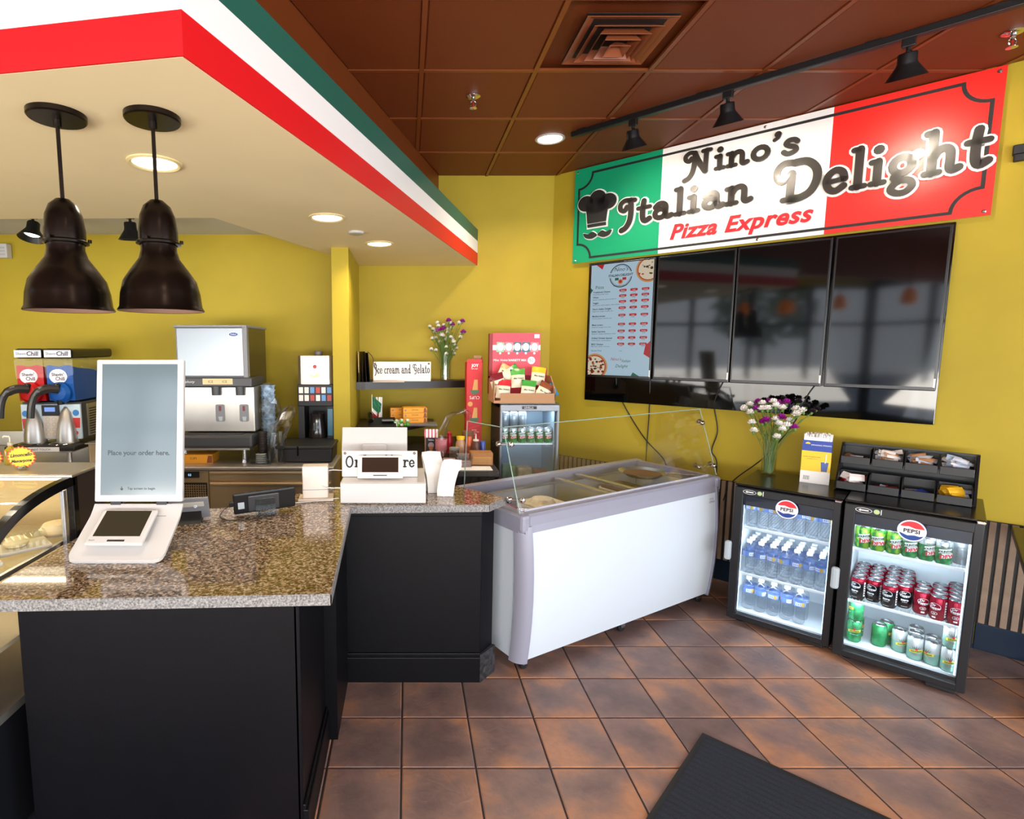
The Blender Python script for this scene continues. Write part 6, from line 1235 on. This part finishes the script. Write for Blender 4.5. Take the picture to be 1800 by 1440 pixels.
for i in range(44):
    a_ = i * 2.4; rr = .175 * ((i + .5) / 44) ** .5; pu = i % 6 == 3
    z = .53 - 1.6 * rr * rr - rnd.uniform(0, .26) * (1 if not pu else .4); x = rr * math.cos(a_) * (.72 + .6 * (z - .2)); y = rr * math.sin(a_) * .55 - .02
    flower('spray_flower', vs + Vector((.02 * math.cos(a_), .02 * math.sin(a_), .016)), vs + Vector((x + (.03 if pu else 0), y - (.03 if pu else 0), z)), PET_P if pu else PET_W, .025 if pu else .019, i % 3 + 5, ('magenta' if pu else 'small white') + ' blossom in the shelf vase, %s, %s' % (('far left', 'left of centre', 'right of centre', 'far right')[max(0, min(3, int(x / .06 + 2)))], ('lowest', 'low', 'high', 'topmost')[max(0, min(3, int((z - .26) / .07)))]), ('magenta' if pu else 'small white') + ' blossoms on the floating shelf', leaf=i % 2 == 0)
# quarter round corner shelf
t = thing('corner_shelf', 'black quarter round corner shelf below the floating shelf', 'shelf', (-.418, 4.888, 1.03))
MB().prism([(0, 0)] + arc(0, 0, .66, -PI / 2, 0, 14), 0, .025).build('board', DKW, t); MB().prism([(0, 0)] + arc(0, 0, .40, -PI / 2, 0, 10), -.045, -.0).build('bracket', BLK, t)
def carton(loc, rz, lb):
    t = thing('spoon_carton', lb, 'box', loc, rz, 'yellow cartons on the corner shelf'); MB().bbox(-.1, .1, 0, .12, 0, .042, .0015).build('carton', ORG, t)
    m_ = MB(); m_.text('SPOONS', .014, (0, -.0006, .02)); disc(m_, -.08, .02, .008, -.0006, 1, 12); m_.quad((.07, -.0006, .002), (.098, -.0006, .002), (.09, -.0006, .04), (.075, -.0006, .04), 2); m_.build('print', [INK, mat('grey print', '#8d8a80', .5), mat('brown print', '#8a4a26', .5)], t)
for k, w_ in enumerate(('lowest', 'middle', 'top')): carton((.07, 4.5, 1.0705 + .043 * k), .12, 'yellow carton, %s of the front stack on the corner shelf' % w_)
for k, w_ in enumerate(('lowest', 'middle', 'top')): carton((-.04, 4.64, 1.0555 + .043 * k), .12, 'yellow carton, %s of the rear stack on the corner shelf' % w_)
tag(MB().bbox(-.13, .13, -.09, .1, 0, .014, .004).build('flat_device', mat('grey lid', '#6a6c70', .35), loc=(.12, 4.5, 1.056)), 'flat grey closed device under the yellow cartons on the corner shelf', 'device')
t = thing('desk_phone', 'black desk phone on the corner shelf', 'phone', (-.2, 4.36, 1.056), .1); MB().prism([(-.09, 0), (.09, 0), (.09, .07), (-.09, .02)], -.11, .11, 'x').build('body', BLK, t); MB().tube(smooth([(-.09, -.06, .06), (-.095, 0, .1), (-.09, .08, .1)], 4), .022, 8).build('handset', BLKG, t, smooth=True); MB().box(.0, .09, -.05, .03, .056, .06).build('keypad', GREY, t)
t = thing('mint_packet', 'green and white wrapped sweets bag on the corner shelf edge', 'packet', (-.04, 4.36, 1.056)); m_ = MB(); rnd = random.Random(4)
for k in range(16): m_.lathe([(.001, -.012), (.014, -.006), (.014, .006), (.001, .012)], 7, T(rnd.uniform(-.06, .06), rnd.uniform(-.03, .03), .014 + .025 * (k > 8) + rnd.uniform(0, .02), rx=rnd.uniform(0, 3)), mi=k % 2)
m_.build('wrapped_sweets', [mat('sweet green', '#58a83c', .3), mat('sweet wrap', '#dfe6d8', .25)], t)['kind'] = 'stuff'
t = thing('pen_cup', 'glass cup of white wrapped tubes on the corner shelf', 'cup', (-.235, 4.56, 1.056)); MB().lathe([(.001, 0), (.034, 0), (.036, .1)], 16).build('cup', GLS, t, smooth=True)
for k in range(5): MB().tube([(.018 * math.cos(k * 1.26), .018 * math.sin(k * 1.26), .004), (.022 * math.cos(k * 1.26), .022 * math.sin(k * 1.26), .225)], .009, 8).build('tube', WHM, t)
t = thing('small_flag', 'small folded green white red flag beside the glass cup', 'flag', (-.29, 4.53, 1.056)); MB().tube([(0, 0, 0), (0, 0, .25)], .003, 6).build('stick', WHM, t); m_ = MB(); v = []
for i in range(7):
    for j in range(4): v.append((.08 * j / 3 * (1 - .12 * i * .5) + .0, .012 * math.sin(i + j * 1.5), .24 - .032 * i - .022 * j))
m_.add(v, [(4 * i + j, 4 * i + j + 1, 4 * i + 5 + j, 4 * i + 4 + j) for i in range(6) for j in range(3)]); m_.m = [0] * 9 + [1] * 2 + [2] * 7; m_.build('cloth', [mat('flag green', '#1d6a4a', .7), WHM, mat('flag red', '#b01c22', .7)], t)
# rear counter with dark slatted front
t = thing('rear_counter', 'dark rear counter with slatted front under the red cup carton', 'counter', (0, 0, 0)); MB().bbox(-.1, .60, 3.46, 4.86, .862, .9, .006).build('top', DKW, t); MB().box(-.08, .58, 3.52, 4.86, 0, .862).build('body', BLK, t)
for k in range(13): MB().box(-.075 + k * .05, -.042 + k * .05, 3.505, 3.52, .05, .85).build('slat', DKW, t)
t = thing('cone_carton', 'tall red carton with cone pictures standing on the rear counter', 'box', (.55, 4.45, .9)); REDC = mat('red carton', '#cf1420', .5); MB().bbox(-.062, .066, 0, .13, 0, .675, .002).build('carton', REDC, t); MB().box(-.06, .06, .0, .004, .675, .70).prism([(.0, .67), (.06, .72), (.09, .70), (.07, .66)], .064, .068, 'x').build('flap', REDC, t); MB().box(0, .062, .06, .066, .66, .73).build('inner_flap', mat('kraft card', '#9a7a58', .7), t)
m_ = MB(); m_.text('JOY', .032, (.005, -.001, .64), mi=0, offset=.001); m_.text('cake cups', .014, (.0, -.001, .62), mi=0); pass
v_, f_ = text_geo('CUPS', .036); m_.add([(.005 - p[0], -.001, .40 - p[1]) for p in v_], f_, 0)
for z in (.45, .22):
    m_.prism([(-.022 + .008, z + .0), (.022 + .008, z), (.016 + .012, z + .085), (-.012 + .012, z + .085)], -.0015, -.0005, 'y', 1); m_.prism([(-.035, z), (.045, z), (.03, z - .03), (.005, z - .04), (-.02, z - .03)], -.0018, -.0006, 'y', 2)
disc(m_, -.03, .335, .02, -.001, 1); m_.text('RATES', .014, (.005, -.001, .115), mi=0); m_.text('WITHOUT ICE', .012, (.005, -.001, .1), mi=0); m_.text('CUPS', .013, (.005, -.001, .084), mi=0); m_.build('print', [WHITEI, mat('cone tan', '#d9a054', .5), mat('cone base', '#4a6a4c', .5)], t)
def can_like(name, lb, cat, loc, prof, m_, cap=None, capm=None):
    t = thing(name, lb, cat, loc); MB().lathe(prof, 16).build('body', m_, t, smooth=True)
    if cap: MB().lathe(cap, 14).build('cap', capm, t, smooth=True)
    return t
can_like('topping_jar', 'small jar with yellow lid among the toppings on the rear counter', 'jar', (.395, 3.95, .9), [(.001, 0), (.034, 0), (.036, .02), (.036, .10), (.026, .125), (.026, .13)], mat('jar contents', '#b58a62', .3), [(.03, .128), (.031, .15), (.001, .152)], mat('yellow lid', '#f0c81a', .4))
can_like('sauce_bottle', 'brown squeeze bottle with pale cap before the red carton', 'bottle', (.50, 3.9, .9), [(.001, 0), (.028, 0), (.028, .11), (.02, .125)], mat('brown sauce', '#5a2c18', .35), [(.021, .124), (.021, .135), (.006, .138), (.004, .175), (.001, .176)], mat('pale cap', '#e6dfd2', .4))
can_like('orange_bottle', 'orange and white labelled bottle beside the brown sauce', 'bottle', (.455, 3.93, .9), [(.001, 0), (.026, 0), (.026, .09), (.02, .15), (.001, .151)], mat('orange label', '#d85a22', .4, noise=.6, scale=18))
can_like('blue_can', 'slim blue can behind the brown napkins', 'can', (.552, 3.93, .9), [(.001, 0), (.02, 0), (.022, .006), (.022, .11), (.018, .118), (.001, .118)], mat('blue can', '#28449a', .3))
can_like('brown_jar', 'tall brown wrapped jar behind the orange bottle', 'jar', (.46, 4.06, .9), [(.001, 0), (.045, 0), (.045, .17), (.001, .172)], mat('brown wrap', '#7a5238', .6))
can_like('red_pepper_bottle', 'slim red bottle behind the striped cups', 'bottle', (.325, 4.1, .9), [(.001, 0), (.024, 0), (.024, .1), (.015, .13), (.02, .15), (.001, .165)], mat('red bottle', '#b8142c', .35))
can_like('glass_shaker', 'small glass shaker of nuts with grey lid beside the yellow lidded jar', 'shaker', (.34, 3.85, .9), [(.001, 0), (.034, 0), (.036, .07)], mat('nut mix', '#6a5a50', .4, noise=.7, scale=50), [(.036, .07), (.036, .085), (.001, .088)], mat('grey lid2', '#8a8f8c', .3))
cupstack('cup_stack', 'stack of pink and white striped ice cream cups on the rear counter', (.255, 3.98, .9), .042, 6, .014, .055, [mat('pink stripe cup', '#d98a92', .5)], nm='paper_cup')
film('plastic_sleeve', 'crumpled clear plastic sleeve rising from the striped cups', [(0, 0, .12, .045), (0, 0, .16, .042), (.02, .02, .22, .028), (.05, .04, .28, .026), (.1, .06, .31, .03), (.17, .08, .33, .035), (.2, .08, .30, .03), (.21, .08, .25, .012)], FILM, (.255, 3.98, .9), 3)
t = thing('gift_box', 'little market stall box with pink striped awning and chalkboard front', 'box', (.18, 4.0, .9)); MB().bbox(-.042, .042, 0, .08, 0, .16, .002).build('box', mat('chalk black', '#252325', .6), t); MB().box(-.047, -.038, -.004, .0, 0, .15).box(.038, .047, -.004, 0, 0, .15).build('post', mat('wood print', '#9a6a44', .6), t)
aw = MB()
for k in range(8): x = -.05 + k * .0125; aw.add([(x, -.022, .145), (x + .0125, -.022, .145), (x + .0125, .0, .195), (x, .0, .195), (x, -.022, .135), (x + .0125, -.022, .135)], [(0, 1, 2, 3), (4, 5, 1, 0)], k % 2)
aw.build('awning', [mat('awning pink', '#cf6a80', .6), WHM], t); m_ = MB(); m_.text('Gelato', .016, (0, -.001, .11), mi=0); disc(m_, 0, .075, .022, -.001, 1, 16); m_.prism([(-.02, .065), (.02, .065), (.0, .01)], -.0015, -.0005, 'y', 2); m_.build('print', [WHITEI, mat('mauve scoop', '#a88a92', .6), mat('cone print', '#a8642c', .6)], t)
def tubbox(loc, rz, lb, dx=.05, dy=.04, h=.085):
    t = thing('clear_tub', lb, 'container', loc, rz, 'clear tubs on the rear counter'); o_ = rrect(-dx, dx, -dy, dy, .01, 2); n = len(o_)
    MB().add([(p[0] * .85, p[1] * .85, 0) for p in o_] + [(p[0], p[1], h) for p in o_] + [(p[0] * 1.07, p[1] * 1.07, h) for p in o_], [(i, (i + 1) % n, n + (i + 1) % n, n + i) for i in range(n)] + [(n + i, n + (i + 1) % n, 2 * n + (i + 1) % n, 2 * n + i) for i in range(n)] + [tuple(range(n))]).build('tub', glass('tub plastic', (.9, .88, .85), 1.8, .05), t)
    MB().prism([(p[0] * .86, p[1] * .86) for p in o_], .004, h * .45).build('contents', mat('mauve sprinkles', '#a08a90', .7, noise=.3, scale=60), t)
tubbox((.385, 3.6, .9), .1, 'clear square tub half full standing at the rear counter edge'); tubbox((.29, 3.68, .9), -.1, 'clear tub with green topped lid left of the square tub')
t = thing('napkin_stack', 'brown box of kraft napkins on the rear counter', 'napkins', (.505, 3.66, .9)); MB().bbox(-.07, .08, -.02, .09, 0, .085, .003).build('holder', mat('kraft', '#a56f3c', .6), t)
for k in range(5): MB().bbox(-.06 + k * .001, .07, -.028, -.018, .012 + k * .01, .02 + k * .01, .001).build('napkin', mat('napkin tan', '#c79257', .7), t)
tag(MB().box(-.14, .1, -.05, .06, 0, .004).build('paper_tray', WHM, loc=(.46, 3.54, .9005)), 'white paper lying along the rear counter edge', 'paper')

# ------------------------------------------------------------------ upright small cooler with chips on top
t = thing('upright_cooler', 'narrow upright black cooler with grey header in the back corner', 'cooler', (.709, 4.10, 0))
MB().box(0, .02, .05, .45, .0, 1.265).box(.43, .45, .05, .45, 0, 1.265).box(0, .45, .43, .45, 0, 1.265).box(0, .45, .05, .45, 1.235, 1.265).box(0, .45, .05, .45, 0, .1).build('cabinet', BLK, t)
MB().box(.02, .026, .06, .43, .1, 1.235).box(.424, .43, .06, .43, .1, 1.235).box(.02, .43, .42, .43, .1, 1.235).box(.02, .43, .06, .43, .1, .11).build('liner', mat('liner grey', '#8fa3b2', .4), t)
dr = MB().bbox(0, .45, .01, .045, 1.215, 1.265, .004).bbox(0, .018, .01, .045, .08, 1.22, .003).bbox(.432, .45, .01, .045, .08, 1.22, .003).bbox(0, .45, .01, .045, .06, .1, .003).build('door', [mat('grey header', '#6f747c', .3, .4)], t)
MB().box(.018, .432, .02, .025, .1, 1.215).build('pane', GLS2, dr); m_ = MB(); m_.box(.165, .275, .008, .011, 1.232, 1.254, 0); m_.text('LEVELLA', .019, (.215, .007, 1.236), mi=1); m_.build('nameplate', [BLK, WHITEI], dr)
for z in (.96, .66): s_ = MB().box(.03, .42, .07, .078, z - .012, z); [s_.box(.035 + k * .016, .038 + k * .016, .07, .41, z - .004, z) for k in range(24)]; s_.build('wire_shelf', WIRE, t)
MB().bbox(.0, .45, .03, .45, 1.265, 1.275, .003).build('top', BLKG, t); light('cooler_led', 'AREA', (.93, 4.19, 1.225), 4, (.8, .9, 1), (.2, 0, 0), shape='RECTANGLE', size=.36, size_y=.04)
for k in range(6): place(cans['limezero'], (.76 + .068 * k, 4.21, .9605), random.uniform(-.3, .3), 'green soda can on the upper shelf of the upright corner cooler, %s from the left' % ordn[k], 'soda cans in the corner cooler')
for k in range(3): place(cans['silver'], (.76 + .068 * k, 4.28, .9605), 0, 'silver soda can behind the green ones in the corner cooler, %s from left' % ordn[k], 'soda cans in the corner cooler')
for k in range(3): place(cans['silver'], (.762 + .068 * k, 4.21, 1.0825), 0, 'silver soda can stacked on the green cans in the corner cooler, %s from left' % ordn[k], 'soda cans in the corner cooler')
for k, (c_, lb) in enumerate((('#7aa06a', 'green food pack on the lower shelf of the corner cooler'), ('#d8c2a0', 'cream food pack in the middle of the lower shelf of the corner cooler'), ('#b06a50', 'reddish food pack at the right of the corner cooler'))):
    tag(MB().bbox(-.055, .055, -.05, .05, 0, .12 - .02 * k, .01).build('food_pack', mat('pack ' + c_, c_, .4, noise=.3, scale=20), loc=(.80 + .125 * k, 4.24, .661)), lb, 'packet', 'food packs in the corner cooler')
# display carton of crisps
t = thing('crisp_carton', 'pink display carton printed Variety Mix on the upright cooler', 'box', (.90, 4.12, 1.275)); KR = mat('kraft board', '#b98a62', .7); PK_ = mat('coral pink print', '#e0485a', .5); DR_ = mat('dark red side', '#8c1f26', .5)
MB().box(-.19, .225, .0, .006, .02, .075).build('front_lip', KR, t); MB().prism([(0, .02), (.28, .02), (.28, .2), (.14, .2), (.0, .15)], -.24, -.234, 'x').prism([(0, .02), (.28, .02), (.28, .2), (.14, .2), (.0, .1)], .22, .226, 'x').build('side_wall', KR, t); MB().box(-.24, .226, 0, .3, .0, .02).build('bottom', KR, t)
MB().bbox(-.215, .165, .26, .27, .2, .535, .002).build('header', PK_, t); MB().box(-.24, -.215, .262, .33, .05, .53).build('header_side', DR_, t); MB().box(-.235, .225, .272, .278, .02, .26).build('back_panel', mat('crimson inside', '#b0203a', .6), t)
m_ = MB(); yy = .2595; m_.box(-.215, .165, yy - .0005, yy, .40, .44, 0)
for k in range(5):
    x = -.155 + k * .068; m_.prism([(x - .03, .385), (x + .03, .385), (x + .033, .46), (x - .028, .465)], yy - .0015, yy - .0006, 'y', (2, 3, 4, 4, 3)[k]); disc(m_, x, .425, .027, yy - .002, 0, 16, .031); disc(m_, x, .375, .009, yy - .002, 0, 12); m_.text("Miss Vickie's", .0085, (x, yy - .0025, .427), mi=1)
m_.text("Miss Vickie's", .026, (-.145, yy - .001, .312), mi=0, shear=.2); m_.text('VARIETY MIX', .024, (-.015, yy - .001, .312), mi=0, offset=.0006); disc(m_, .095, .318, .03, yy - .001, 0, 22); m_.text('50', .034, (.095, yy - .0015, .306), mi=5); m_.quad((.115, yy - .001, .495), (.155, yy - .001, .495), (.155, yy - .001, .525), (.115, yy - .001, .525), 0)
m_.build('print', [WHITEI, INK, mat('mint print', '#8cc49a', .5), mat('rose print', '#e88a90', .5), mat('teal print', '#2f6f86', .5), mat('grey ink', '#70787c', .5)], t)
def crisp(loc, rot_, c1, c2, lb):
    t = thing('crisp_bag', lb, 'crisps', loc, 0, 'crisp bags in the pink display carton'); t.rotation_euler = rot_; n = 7; v = []
    for s_ in (-1, 1):
        for i in range(n):
            for j in range(n): u, w_ = i / (n - 1), j / (n - 1); b_ = (math.sin(PI * u) * math.sin(PI * w_)) ** .6; v.append(((u - .5) * .115 * (1 - .08 * math.sin(PI * w_)), s_ * .026 * b_, (w_ - .5) * .145))
    f_ = [(i * n + j, i * n + j + 1, (i + 1) * n + j + 1, (i + 1) * n + j) for i in range(n - 1) for j in range(n - 1)]; q_ = len(f_); m_ = MB(); m_.add(v, f_ + [tuple(k + n * n for k in p) for p in f_])
    m_.m = [1 if (p % 6) > 3 else 0 for p in range(q_)] + [1] * q_; m_.build('bag', [mat('bag cream', '#eadfbe', .3), mat('bag ' + c1, c1, .3)], t, smooth=True, angle=1.2)
    p_ = MB(); p_.text("Miss Vickie's", .0155, (0, -.0285, -.01), shear=.2, offset=.0004); p_.build('lettering', INK, t)
for i, (x, y, z, rx, ry, c1, nm) in enumerate(((-.16, .055, .105, -.15, .08, '#cf2a34', 'red topped crisp bag at the front left of the pink carton'), (.03, .05, .10, -.15, .12, '#3f9a3c', 'green topped crisp bag at the front middle of the pink carton'), (-.04, .10, .185, -.2, -.05, '#58a848', 'green crisp bag in the second row of the pink carton'), (.12, .12, .2, -.25, .15, '#dfc02c', 'yellow crisp bag at the right of the pink carton'), (.15, .05, .085, -.1, .5, '#8a4a2c', 'brown crisp bag tilted at the front right of the pink carton'), (.185, .09, .075, .1, 1.1, '#2f86b4', 'blue crisp bag lying at the right of the pink carton'), (-.13, .16, .22, -.4, .5, '#c9a46a', 'tan crisp bag leaning at the back left of the pink carton'), (-.08, .14, .215, -.3, 1.0, '#4a9a3a', 'green crisp bag lying sideways at the back of the pink carton'), (-.2, .08, .15, 0, -.3, '#7a1c24', 'dark red crisp bag at the far left of the pink carton'))):
    crisp((.90 + x, 4.12 + y, 1.275 + z), (rx, ry, 0), c1, 0, nm)

# ------------------------------------------------------------------ floor mat, table at the right edge, wall fixture
t = thing('door_mat', 'dark charcoal ribbed entrance mat lying on the tiles', 'mat', (1.308, 2.237, 0), Q)
MB().prism([(0, 0), (1.5, 0), (1.5, -.9), (0, -.9)], .0, .005).build('rubber_border', mat('black rubber', '#151517', .6), t)
MATM = mat('ribbed mat pile', '#181e2a', .95, noise=.55, scale=170, bump=1, bscale=260); r_ = MB(); n = 40; v = []; rows = 57; z_ = lambda j: .0075 if j % 2 else .0055
for j in range(rows): yy = -.02 - .86 * j / (rows - 1); v += [(.02, yy, z_(j)), (1.48, yy, z_(j))]
r_.add(v, [(2 * j, 2 * j + 1, 2 * j + 3, 2 * j + 2) for j in range(rows - 1)]).build('pile', MATM, t)['kind'] = 'stuff'
t = thing('dining_table', 'dark table cut off by the right edge beside the slatted wall', 'table', (0, 0, 0), Q); MB().bbox(.285, 1.0, 3.45, 4.28, .715, .75, .006).build('top', mat('dark table top', '#1a1716', .3), t); MB().tube([(.64, 3.86, .02), (.64, 3.86, .715)], .035, 12).build('column', BLKM, t)
for a_ in range(4): an = a_ * PI / 2 + .7; MB().tube(smooth([(.64, 3.86, .06), (.64 + .2 * math.cos(an), 3.86 + .2 * math.sin(an), .045), (.64 + .33 * math.cos(an), 3.86 + .33 * math.sin(an), .022)], 4), [.03, .03, .028, .027, .026, .025, .024, .024, .024], 8).build('foot', BLKM, t)
t = thing('wall_fixture', 'small black fixture on the olive wall right of the sign', 'fixture', W(.16, WT, 2.70), Q); MB().bbox(-.035, .05, -.05, 0, -.01, .035, .004).bbox(-.03, .045, -.045, -.008, -.045, -.008, .006).build('housing', BLK, t)
# greenery outside the windows
rnd = random.Random(9); LEAFM = mat('street tree leaves', '#4f8a2c', .6, noise=.4, scale=8)
for i, (x, y, h_) in enumerate(((-8.0, -3.0, 4.0), (-9.5, .5, 3.6), (-3.0, -8.0, 4.2), (2.5, -8.5, 4.0))):
    t = thing('street_tree', 'small street tree outside the shop windows, mirrored in the screens', 'tree', (x, y, -.08), 0, 'street trees outside'); MB().tube([(0, 0, 0), (.03, 0, h_ * .6)], [.09, .06], 8).build('trunk', mat('bark', '#4a3a2c', .8), t)
    m_ = MB()
    for k in range(500):
        d = Vector((rnd.gauss(0, 1), rnd.gauss(0, 1), rnd.gauss(0, 1))).normalized() * rnd.uniform(.5, 1); p = Vector((d.x * 1.2, d.y * 1.2, h_ * .68 + d.z * 1.0)); a_ = Vector((rnd.gauss(0, 1), rnd.gauss(0, 1), rnd.gauss(0, 1))).normalized() * .16; b_ = a_.orthogonal().normalized() * .1
        m_.add([p - a_, p + b_, p + a_, p - b_], [(0, 1, 2, 3)])
    m_.build('leaves', LEAFM, t)['kind'] = 'stuff'
